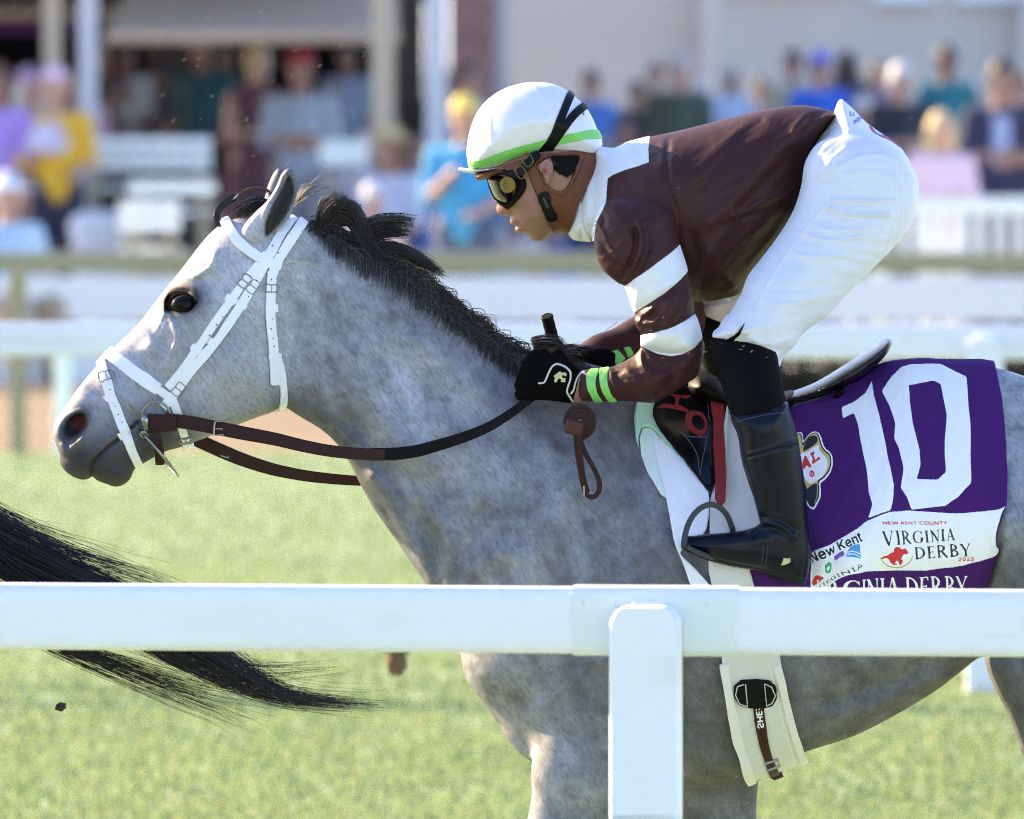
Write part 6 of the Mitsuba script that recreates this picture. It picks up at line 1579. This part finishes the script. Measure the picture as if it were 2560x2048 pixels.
# ================================================================ THE CROWD
def figure(pose):
    """Meshes of a standing or sitting person of 1.72 m facing -y: skin, top, bottom, shoes, and head coverings."""
    sit = pose == 'sit'
    hz = .50 if sit else .92
    up = lambda x, y, z: np.array([x, y, z + hz])
    hipw = .085
    knee = (lambda s: np.array([s * .12, -.42, .50])) if sit else (lambda s: np.array([s * .095, -.02, .49]))
    ank = (lambda s: np.array([s * .12, -.44, .08])) if sit else (lambda s: np.array([s * .10, .02, .08]))
    arms = {'stand': (((.215, .0, .22), (.235, -.05, -.06)),) * 2, 'fold': (((.225, -.02, .20), (-.03, -.20, .23)), ((.225, -.02, .20), (.02, -.21, .17))),
            'hold': (((.225, -.03, .20), (.05, -.26, .34)), ((.22, .0, .20), (.10, -.24, .12))), 'sit': (((.23, -.05, .22), (.10, -.26, .10)), ((.23, -.05, .22), (.08, -.27, .08)))}[pose]

    def torso_(p, g):
        return smin(chain(p, [up(0, .01, .05), up(0, .0, .25), up(0, .01, .42)], [.135 + g, .13 + g, .12 + g], .05), cone(p, up(-.135, .01, .44), up(.135, .01, .44), .065 + g, .065 + g), .05)

    def arm_(p, s, g, part):
        e, h = arms[0 if s < 0 else 1]
        e = up(e[0] * s, e[1], e[2]); h = up(h[0] * s, h[1], h[2])
        sh = up(s * .185, .01, .46)
        if part == 'upper':
            return cone(p, sh, e, .052 + g, .043 + g)
        hd = h + (h - e) / np.linalg.norm(h - e) * .10
        return smin(smin(cone(p, sh, e, .052, .042), cone(p, e, h, .04, .03), .02), smin(cone(p, h, hd, .033, .022), cone(p, h, h + (hd - h) * .5 + [-.035 * s, 0, .02], .018, .012), .01), .01)

    def legs_(p, g, lower=True):
        o = None
        for s in (-1, 1):
            c = chain(p, [up(s * hipw, .0, .0), knee(s), ank(s)] if lower else [up(s * hipw, .0, .0), knee(s)], [.095 + g, .062 + g, .042 + g], .03)
            o = c if o is None else np.minimum(o, c)
        return smin(o, cone(p, up(-.06, .01, .03), up(.06, .01, .03), .115 + g, .115 + g), .04)

    hc = up(0, -.015, .70)

    def head_(p):
        d = ellip(p, hc, [.077, .095, .115])
        d = smin(d, cone(p, hc + [0, -.035, -.065], hc + [0, -.055, -.085], .052, .04), .03)
        d = smin(d, cone(p, hc + [0, -.09, .0], hc + [0, -.108, -.03], .012, .017), .012)
        for s in (-1, 1):
            d = smin(d, ellip(p, hc + [s * .078, .01, -.015], [.012, .022, .03]), .01)
        return smin(d, cone(p, up(0, .015, .48), up(0, .0, .62), .058, .054), .03)

    skin = lambda p: smin(smin(smin(smin(torso_(p, 0), legs_(p, 0), .04), head_(p), .02), arm_(p, -1, 0, 'all'), .02), arm_(p, 1, 0, 'all'), .02)
    top = lambda p: smin(smin(np.maximum(torso_(p, .022), p[:, 2] - (hz + .515 + .1 * np.abs(p[:, 0]))), arm_(p, -1, .016, 'upper'), .02), arm_(p, 1, .016, 'upper'), .02)
    bottom = lambda p: legs_(p, .016)
    skirt = lambda p: np.maximum(smin(chain(p, [up(0, .01, .12), up(0, .0, -.1), up(0, .0, -.42)], [.15, .20, .235], .05), torso_(p, .024), .03), (hz - .50) - p[:, 2])
    lo, hi = np.array([-.36, -.62, -.02]), np.array([.36, .25, 1.75 if not sit else 1.4])
    sh = lambda p: np.minimum(*[smin(cone(p, ank(s) + [0, .03, -.045], ank(s) + [s * .015, -.14, -.052], .045, .035), cone(p, ank(s) + [0, .01, .0], ank(s) + [0, .0, -.03], .05, .05), .02) for s in (-1, 1)])
    hair_ = lambda p: np.maximum(np.maximum(ellip(p, hc + [0, .012, .012], [.089, .105, .122]), -(ellip(p, hc + [0, -.085, -.05], [.075, .07, .10]))), hc[2] - .07 - p[:, 2])
    long_ = lambda p: smin(hair_(p), np.maximum(smin(cone(p, hc + [-.07, .03, .0], hc + [-.09, .04, -.24], .04, .045), smin(cone(p, hc + [.07, .03, .0], hc + [.09, .04, -.24], .04, .045), cone(p, hc + [0, .07, .0], hc + [0, .08, -.24], .07, .07), .03), .03), -(ellip(p, hc + [0, -.10, -.05], [.06, .09, .12]))), .02)
    cap = lambda p: smin(np.maximum(ellip(p, hc + [0, .008, .02], [.092, .108, .115]), hc[2] + .035 - p[:, 2]), np.maximum(ellip(p, hc + [0, -.13, .04], [.075, .085, .014]), -10), .01)
    brim = lambda p: smin(np.maximum(ellip(p, hc + [0, .008, .03], [.094, .108, .125]), hc[2] + .03 - p[:, 2]), ellip(p, hc + [0, .0, .045], [.19, .20, .014]), .012)
    h = .030
    out = {k: isosurf(f, lo, hi, hh) for k, f, hh in (('skin', skin, .023), ('top', top, h), ('bottom', bottom, h), ('shoe', sh, .026), ('dress', skirt, h))}
    hl, hh_ = hc - [.24, .26, .36], hc + [.24, .24, .2]
    out.update({k: isosurf(f, hl, hh_, .016) for k, f in (('short', hair_), ('long', long_), ('cap', cap), ('brim', brim))})
    return out, hc[2]


figs = {p: figure(p) for p in ('stand', 'fold', 'hold', 'sit')}
plies = {}
tone = {}


def dye(rgb, rough=.75):
    key = 'dye_%02x%02x%02x' % tuple(int(c * 255) for c in rgb)
    if key not in scene:
        principled(key, rgb, rough)
    return key


def piece(pose, part):
    if (pose, part) not in plies:
        plies[pose, part] = mikit.ply(figs[pose][0][part], None, smooth=True)
    return plies[pose, part]


SK = {'f': (.48, .29, .21), 'm': (.36, .20, .14), 't': (.22, .11, .07), 'd': (.09, .05, .035)}
HR = {'blond': (.55, .42, .22), 'brown': (.12, .065, .04), 'black': (.015, .013, .012), 'grey': (.45, .43, .40), 'white': (.68, .66, .62), 'red': (.25, .09, .04), 'bald': None}


def person(u, v, px, pose, skin, hair_, top, bottom, label, hat=None, turn=0.0, dress=False, dist=None, z0=None):
    """Someone whose head is at (u, v) in the frame and px high there."""
    d = dist or .245 / (PX * px)
    c = W(u, v, d)
    hz = figs[pose][1]
    g = APRON(d) if z0 is None else z0
    s = (c[2] - g) / hz
    if not .82 < s < 1.14:
        s = min(max(s, .82), 1.14)
        g = c[2] - s * hz
    key = thing('person', label, 'person', 'spectators behind the course')
    xf = T().translate([float(c[0]), float(d), float(g)]).rotate([0, 0, 1], turn).scale(float(s))
    add = lambda name, part, m: scene.__setitem__(numbered(key + '__' + name), {**piece(pose, part), 'bsdf': {'type': 'ref', 'id': m}, 'to_world': xf})
    add('body', 'skin', dye(SK[skin], .55)); add('dress' if dress else 'shirt', 'dress' if dress else 'top', dye(top))
    if not dress:
        add('trousers', 'bottom', dye(bottom))
    add('shoes', 'shoe', dye((.05, .04, .04)))
    kind = 'long' if hair_.endswith('+') else 'short'
    hc_ = HR[hair_.rstrip('+')]
    if hc_ is not None:
        add('hair', kind, dye(hc_, .6))
    if hat:
        add('hat', hat[0], dye(hat[1]))
    return key, c, d, g, s


NAVY, BLACK, JEAN, KHA, WHT, GRY = (.025, .025, .05), (.015, .015, .017), (.07, .10, .17), (.36, .30, .20), (.72, .72, .72), (.25, .25, .27)
people = [
    (-8, 205, 88, 'stand', 'm', 'brown', (.36, .24, .62), GRY, 'person in a lilac shirt at the left edge of the photo'),
    (137, 214, 88, 'hold', 'f', 'blond', (.72, .42, .03), NAVY, 'person in a golden yellow shirt and pale pink cap', ('cap', (.72, .50, .58))),
    (72, 218, 84, 'stand', 'f', 'white+', (.20, .03, .05), GRY, 'person in a dark red shirt and lilac sun hat behind the yellow shirt', ('brim', (.62, .46, .70))),
    (196, 205, 80, 'fold', 'f', 'brown', (.55, .35, .42), GRY, 'person in a dusty pink shirt right behind the yellow shirt'),
    (18, 488, 96, 'sit', 'f', 'grey', (.40, .58, .74), KHA, 'seated person in a light blue shirt and white sun hat at the left edge', ('brim', (.62, .66, .72))),
    (104, 415, 84, 'sit', 'm', 'blond+', (.70, .42, .03), (.45, .30, .52), 'seated child in golden yellow below the yellow shirt'),
    (178, 556, 70, 'sit', 'f', 'blond', (.36, .10, .09), NAVY, 'small child with pale face sitting low beside the benches'),
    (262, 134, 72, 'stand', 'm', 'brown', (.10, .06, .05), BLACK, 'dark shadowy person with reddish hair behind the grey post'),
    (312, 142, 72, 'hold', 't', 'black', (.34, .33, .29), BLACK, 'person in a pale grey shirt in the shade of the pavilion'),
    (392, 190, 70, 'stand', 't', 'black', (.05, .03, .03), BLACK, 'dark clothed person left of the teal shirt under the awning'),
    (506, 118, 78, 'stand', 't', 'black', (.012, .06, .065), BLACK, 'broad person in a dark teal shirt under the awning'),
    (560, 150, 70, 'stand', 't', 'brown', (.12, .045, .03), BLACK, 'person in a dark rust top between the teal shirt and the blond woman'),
    (644, 160, 82, 'fold', 'f', 'blond', (.11, .045, .055), BLACK, 'blond person in a long dark maroon dress standing under the awning', None, 25, True),
    (574, 250, 78, 'hold', 'm', 'brown+', (.11, .045, .045), BLACK, 'person in a reddish brown dress left of the blond woman in maroon', None, -10, True),
    (752, 168, 84, 'fold', 'm', 'brown', (.34, .41, .48), GRY, 'person in a pale blue tee shirt and red cap under the awning', ('cap', (.42, .04, .06))),
    (872, 140, 74, 'stand', 't', 'black', (.24, .29, .38), NAVY, 'person in a slate blue shirt beside the tan post'),
    (930, 250, 72, 'stand', 'm', 'brown', (.22, .11, .17), BLACK, 'person in a plum coloured top in front of the tan post'),
    (976, 366, 88, 'sit', 'm', 'brown+', (.46, .48, .58), NAVY, 'seated person in a wide straw hat and white and navy top', ('brim', (.48, .36, .18))),
    (906, 360, 78, 'sit', 'f', 'white', (.52, .50, .72), WHT, 'seated person in a pale lavender shirt left of the straw hat'),
    (1062, 462, 88, 'sit', 'm', 'brown', (.09, .14, .32), NAVY, 'seated person in a blue shirt below the cyan shirt'),
    (930, 498, 90, 'sit', 'f', 'white', (.74, .50, .38), WHT, 'seated person in a pale peach top behind the horse mane'),
    (1164, 290, 96, 'hold', 'f', 'blond', (.06, .36, .62), JEAN, 'person in a bright cyan shirt and yellow cap left of the helmet', ('cap', (.74, .60, .14))),
    (1170, 200, 80, 'stand', 'f', 'brown', (.33, .34, .44), NAVY, 'person with pale face in a grey lilac shirt before the brick pillar'),
    (1104, 205, 74, 'stand', 'd', 'black', (.03, .025, .03), BLACK, 'dark clothed person left of the brick pillar'),
    (505, 530, 74, 'sit', 'f', 'blond', (.60, .34, .46), WHT, 'seated child in a pink shirt behind the horse forelock'),
    (690, 505, 78, 'sit', 'm', 'brown', (.42, .30, .27), BLACK, 'seated person in a beige top between the horse ears and mane'),
    (1236, 590, 84, 'sit', 'f', 'grey', (.48, .52, .60), WHT, 'seated grey haired person in a pale shirt below the helmet'),
    (1370, 575, 80, 'sit', 'm', 'brown', (.05, .08, .46), NAVY, 'seated person in a royal blue shirt under the jockey chin'),
    (1479, 132, 62, 'stand', 't', 'brown', (.04, .035, .04), BLACK, 'distant dark haired person far back against the grey wall'),
    (1384, 168, 62, 'stand', 'd', 'black', (.10, .09, .11), BLACK, 'distant dark person beside the brick pillar'),
    (1478, 208, 76, 'hold', 'f', 'brown', (.10, .25, .62), JEAN, 'person in a bright blue shirt just right of the helmet'),
    (1594, 232, 74, 'stand', 'm', 'black', (.025, .022, .03), BLACK, 'person with black hair and black top right of the bright blue shirt'),
    (1640, 186, 70, 'stand', 'f', 'brown', (.30, .27, .20), KHA, 'person in a drab olive shirt with brown hair'),
    (1700, 172, 80, 'stand', 'f', 'grey', (.06, .085, .06), KHA, 'grey haired person in a dark green shirt behind the jockey back'),
    (1745, 232, 70, 'hold', 'f', 'white', (.48, .58, .72), WHT, 'person in a pale blue shirt between the dark green shirt and the pale post'),
    (1826, 196, 74, 'fold', 'm', 'grey', (.42, .52, .68), GRY, 'person in a light blue shirt just right of the pale wall post'),
    (1900, 222, 66, 'stand', 'm', 'brown', (.30, .32, .40), GRY, 'person in a grey blue shirt above the jockey back'),
    (1984, 160, 74, 'stand', 'm', 'black', (.46, .43, .30), KHA, 'dark haired person in a cream shirt above the jockey hem'),
    (2050, 168, 78, 'stand', 'f', 'brown', (.03, .12, .55), NAVY, 'person in a vivid blue shirt and blue cap above the jockey waist', ('cap', (.14, .16, .58))),
    (2116, 160, 72, 'stand', 'd', 'black+', (.06, .05, .07), BLACK, 'person with dark curly hair right of the blue cap'),
    (2190, 186, 68, 'stand', 'm', 'brown', (.19, .14, .20), BLACK, 'person in a muted purple shirt with a reddish face'),
    (2250, 200, 82, 'fold', 'f', 'white', (.022, .022, .035), BLACK, 'white haired person in a black shirt above the breeches'),
    (2156, 282, 78, 'sit', 'f', 'white', (.50, .42, .38), WHT, 'white haired person sitting low behind the waist of the breeches'),
    (2220, 306, 74, 'sit', 'm', 'brown', (.34, .24, .27), GRY, 'seated person in a mauve top behind the breeches'),
    (2366, 152, 76, 'stand', 't', 'black', (.02, .17, .20), NAVY, 'broad person in a deep teal shirt on the right'),
    (2352, 322, 92, 'fold', 'f', 'blond+', (.66, .50, .62), WHT, 'person with long blond hair in a pale pink blouse behind the picket fence'),
    (2440, 232, 70, 'stand', 'f', 'white', (.38, .37, .36), GRY, 'person in a light grey shirt between the teal shirt and the navy jacket'),
    (2504, 198, 88, 'fold', 'm', 'black', (.03, .03, .07), NAVY, 'dark haired person in a navy jacket over a pale blue shirt at the right'),
    (2552, 215, 74, 'stand', 'm', 'brown', (.08, .05, .07), BLACK, 'person in a dark brown top at the right edge of the photo'),
    (1010, 545, 84, 'sit', 'f', 'grey', (.50, .50, .62), WHT, 'seated grey haired person in a pale lilac top behind the mane'),
    (1122, 545, 86, 'sit', 'm', 'brown', (.10, .13, .38), NAVY, 'seated person in a deep blue top between the mane and the jockey face'),
    (1292, 548, 82, 'sit', 'm', 'bald', (.58, .52, .46), KHA, 'seated bald person in a cream top below the jockey chin'),
    (862, 548, 80, 'sit', 'f', 'blond', (.60, .48, .48), WHT, 'seated blond person in a blush top behind the mane tuft'),
    (604, 548, 80, 'sit', 'm', 'brown', (.20, .10, .27), NAVY, 'seated person in a plum purple top behind the horse forelock'),
    (1250, 186, 66, 'stand', 'm', 'brown', (.30, .22, .22), BLACK, 'distant person in a brownish top above the helmet'),
    (1536, 184, 62, 'stand', 't', 'black', (.22, .12, .11), BLACK, 'distant person in a rust top far behind the bright blue shirt'),
    (1780, 176, 60, 'stand', 'f', 'brown', (.44, .42, .42), GRY, 'distant person in a pale grey top beside the wall post'),
    (2310, 176, 64, 'stand', 'm', 'brown', (.26, .22, .32), BLACK, 'distant person in a heather purple top left of the teal shirt'),
    (2420, 168, 60, 'stand', 't', 'black', (.07, .07, .09), BLACK, 'distant person in a charcoal top right of the teal shirt'),
    (2300, 262, 72, 'hold', 'm', 'bald', (.42, .34, .30), KHA, 'bald person in a tan shirt between the black shirt and the pink blouse'),
    (1560, 330, 78, 'sit', 'm', 'brown', (.24, .25, .19), KHA, 'seated person in a grey green shirt right of the helmet'),
    (420, 330, 76, 'stand', 'd', 'black', (.045, .03, .03), BLACK, 'dark clothed person standing behind the broad white bench'),
    (250, 250, 78, 'fold', 't', 'black', (.09, .045, .035), BLACK, 'person in a dark brown top right of the grey metal post'),
    (1040, 372, 78, 'sit', 'f', 'brown', (.44, .30, .40), NAVY, 'seated person in a mauve pink top right of the straw hat'),
    (890, 452, 84, 'sit', 'f', 'white', (.60, .62, .72), WHT, 'seated white haired person in a pale blue white top above the mane tuft'),
    (1200, 470, 80, 'sit', 't', 'black', (.05, .20, .30), NAVY, 'seated person in a dark teal blue top under the cyan shirt'),
    (1150, 600, 78, 'sit', 'f', 'blond', (.26, .28, .52), WHT, 'seated blond person in a periwinkle top low behind the mane'),
    (1000, 300, 70, 'stand', 'm', 'black', (.17, .15, .20), BLACK, 'person in a smoky violet top behind the straw hat'),
    (1085, 300, 70, 'stand', 'f', 'brown', (.28, .31, .42), BLACK, 'person in a steel blue top between the grey post and the cyan shirt'),
    (800, 470, 78, 'sit', 't', 'black', (.09, .07, .10), BLACK, 'seated person in a near black top right of the small white bench'),
    (1420, 330, 78, 'sit', 'f', 'brown', (.12, .22, .48), JEAN, 'seated person in a mid blue top close behind the helmet'),
    (30, 330, 84, 'stand', 'm', 'brown', (.36, .44, .42), KHA, 'person in a sage green top below the lilac shirt at the left edge'),
]
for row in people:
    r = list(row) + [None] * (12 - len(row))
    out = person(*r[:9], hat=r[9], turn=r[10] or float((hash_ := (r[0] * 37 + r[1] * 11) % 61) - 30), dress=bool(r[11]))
    key, c, d, g, s = out
    if 'navy jacket' in r[8]:
        pan = rbox(.11, .03, .34, .01)
        put('shirt_front', pan, dye((.36, .42, .62)), key, xf=T().translate([float(c[0]) - .02, float(d), float(g)]).rotate([0, 0, 1], 5).scale(float(s)) @ T().translate([0, -.155, 1.22]))
    if 'golden yellow shirt' in r[8]:
        b_ = thing('bag', 'pale lilac bag held in front of the golden yellow shirt', 'bag')
        sh_ = trimesh.creation.icosphere(3, 1.0); sh_.apply_scale([.15, .05, .11]); sh_.vertices[:, 2] -= .03 * np.abs(sh_.vertices[:, 0]) / .15
        q = W(124, 345, d)
        put('pouch', moved(sh_, [q[0], d - .30, q[2]]), dye((.55, .52, .66)), b_, smooth=True)
        put('handle', moved(ring_tube([[.1 * math.cos(a), 0, .1 * math.sin(a)] for a in np.linspace(0, math.pi, 14)], .008, 7), [q[0], d - .30, q[2] + .07]), dye((.4, .38, .5)), b_, smooth=True)
# the bench that the front row sits on
for u0, u1, lab in ((-700, 300, 'long white bench under the seated people at the far left'), (420, 1500, 'long white bench under the seated people behind the horse head'), (2050, 2330, 'white bench behind the waist of the breeches')):
    k = thing('bench', lab, 'bench')
    p, q = W(u0, 0, 72.9), W(u1, 0, 72.9)
    put('seat', moved(rbox(q[0] - p[0], .36, .05, .008), [(p[0] + q[0]) / 2, 72.9, .44]), 'paint_white', k, smooth=20)
    for x in np.linspace(p[0] + .2, q[0] - .2, max(2, int((q[0] - p[0]) / 1.2))):
        put('leg', moved(rbox(.06, .30, .38, .006), [x, 72.9, .225]), 'paint_white', k, smooth=20)

# ================================================================ THE DARK HORSE AHEAD, AND WHAT THE HOOVES THROW UP
principled('coat_bay', (.035, .018, .012), .5, sheen=.2)
dk = thing('horse', 'dark bay horse running ahead of the grey at the left edge, black tail streaming', 'horse')
TD_ = 19.1
sh = W(-262, 1300, TD_) - W(2985, 1350, HD)
scene[dk + '__body'] = {**mikit.ply(isosurf(horse, HLO, HHI, .009), 'coat_bay', smooth=True), 'to_world': T().translate([float(sh[0]), float(TD_ - HD), float(sh[2] * 0 + .02)])}


def tail_lock(guides, n, spread, frizz, seed, lo=.72):
    r = np.random.default_rng(seed); m = 22; tt = np.linspace(0, 1, m)
    gs = np.array([open_curve(TL(*g), m) for g in guides]); out = []
    for _ in range(n):
        k = r.uniform(0, len(gs) - 1); i = min(int(k), len(gs) - 2); g = gs[i] * (1 - k + i) + gs[i + 1] * (k - i)
        L = r.uniform(lo, 1.0)
        g = np.stack([np.interp(tt * L, tt, g[:, c]) for c in (0, 1)], 1)
        ph, am = r.uniform(0, 6.28, 2), r.normal(0, frizz, 2)
        g = g + r.normal(0, spread, 2) * (.4 + .6 * tt[:, None]) + am * np.sin(ph + tt[:, None] * r.uniform(2, 5)) * tt[:, None] ** 1.5
        p = np.array([W(a, b, TD_) for a, b in g]); p[:, 1] += r.normal(0, .035) * (.25 + np.sin(tt * 2.6))
        out.append(p)
    return out


root = (-560, -330)
tl = tail_lock([(root, (-300, -120), (0, 160), (200, 255), (450, 345), (620, 405), (740, 445), (860, 505)), (root, (-300, -80), (0, 205), (200, 310), (450, 430), (700, 500), (900, 570), (1100, 700))], 150, 9, 16, 1, .5)
tl += tail_lock([(root, (-300, -60), (0, 230), (200, 330), (450, 450), (700, 560), (950, 720), (1150, 850), (1350, 1010), (1550, 1065), (1920, 1095)), (root, (-300, 0), (0, 380), (250, 500), (550, 640), (800, 760), (1050, 900), (1250, 1010), (1450, 1075), (1850, 1098)),
                 (root, (-300, 60), (0, 470), (300, 620), (600, 770), (900, 920), (1150, 1030), (1400, 1090), (1700, 1108))], 950, 8, 11, 2, .6)
tl += tail_lock([(root, (-250, 200), (0, 520), (250, 730), (500, 860), (750, 980), (950, 1060), (1150, 1140), (1360, 1192)), (root, (-250, 300), (0, 640), (200, 800), (400, 890), (650, 990), (900, 1095), (1080, 1160), (1190, 1250))], 150, 9, 14, 3, .5)
tl += tail_lock([(root, (-250, 250), (50, 600), (300, 780), (600, 880), (850, 960), (1050, 1010), (1300, 1050)), (root, (-250, 250), (50, 640), (300, 820), (600, 930), (850, 1010), (1050, 1060), (1300, 1090)), ], 190, 12, 14, 4, .5)
tl += tail_lock([(root, (-300, 0), (0, 350), (400, 600), (800, 760), (1150, 880), (1400, 905), (1560, 908)), (root, (-300, 0), (0, 360), (400, 640), (900, 850), (1200, 960), (1380, 1000), (1560, 960), (1800, 925))], 70, 5, 12, 5, .85)
put('tail', hair(np.array(tl), gr.uniform(.0006, .0013, len(tl)), .0002), 'hair_dark', dk, smooth=True)
labels[dk + '__tail'] = {'label': 'long black tail streaming to the right'}
dockp = np.array([W(*TL(q)[0], TD_) for q in ((-760, -480), (-640, -400), (-540, -310), (-380, -160), (-220, 0))])
put('tail_dock', ring_tube(open_curve(np.c_[dockp[:, 0], dockp[:, 2]], 20)[:, [0, 0, 1]] * [1, 0, 1] + [0, TD_, 0], np.linspace(.05, .022, 20), 12), 'hair_dark', dk, smooth=True)

principled('mud', (.03, .022, .016), .9); principled('chip_tan', (.34, .29, .20), .8); principled('straw', (.45, .40, .12), .7); principled('divot_brown', (.12, .07, .035), .9)


def clod(c, r, seed, squash=(1, .8, .75)):
    m = trimesh.creation.icosphere(3, 1.0)
    m.vertices *= (1 + .9 * (meshkit.fbm(m.vertices * 1.7 + seed, 3, seed) - .5))[:, None] * np.array(squash) * r
    m.apply_translation(c)
    return m


tag(put('clod', clod(W(152, 1767, 19.0), .0095, 3), 'mud', smooth=40), 'small dark clod of earth flying at the lower left below the tail', 'clod')
dv = thing('divot', 'tuft of torn turf flying under the rail right of the tail tip', 'divot')
dc = W(992, 1655, 27)
put('soil', clod(dc, .034, 9, (.7, .7, 1.1)), 'divot_brown', dv, smooth=40)
put('blades', hair(np.array([[dc + [gr.normal(0, .015), gr.normal(0, .015), .02], dc + [gr.normal(0, .04), gr.normal(0, .02), .06], dc + [gr.normal(-.02, .07), gr.normal(0, .02), .08 + gr.normal(0, .02)]] for _ in range(40)]), .0022, .0006), dye((.12, .2, .03)), dv)
tag(put('straw', ring_tube([W(u, v, 19.7) for u, v in S((838, 345), (880, 318), (925, 282))], .0008, 5), dye((.16, .20, .06)), smooth=True), 'blade of cut grass flying above the jockey gloves', 'straw')
tag(put('straw', ring_tube([W(u, v, 19.79) for u, v in A((1245, 520), (1290, 515), (1330, 522), (1370, 524))], .0008, 5), 'straw', smooth=True), 'yellow straw lying on the grey cheek beside the bridle', 'straw')
fl = []
rs = np.random.default_rng(41)
for (u0, u1, v0, v1, n, lo, hi) in ((380, 960, 20, 520, 110, .0007, .0013), (900, 1300, 40, 420, 22, .0006, .001), (1600, 2560, 60, 640, 40, .0006, .001), (1150, 1500, 1560, 2048, 120, .0005, .001), (1700, 2400, 1500, 2040, 90, .0005, .001), (1600, 2060, 780, 900, 30, .0005, .0008), (0, 1100, 1500, 2040, 25, .0006, .001)):
    for _ in range(n):
        c = W(rs.uniform(u0, u1), rs.uniform(v0, v1), rs.uniform(19.2, 19.6) if v0 > 700 else rs.uniform(19.3, 20.8)); r = rs.uniform(lo, hi); a = rs.normal(.5, .35)
        d = np.array([math.cos(a), rs.normal(0, .2), math.sin(a)]) * r * rs.uniform(2, 4.5)
        fl.append(ring_tube([c - d, c, c + d], [r * .35, r * .5, r * .3], 5))
tag(put('dirt_flecks', join(fl), 'chip_tan'), 'fine flecks of dirt and dry grass thrown up around the horse', 'dirt', kind='stuff')
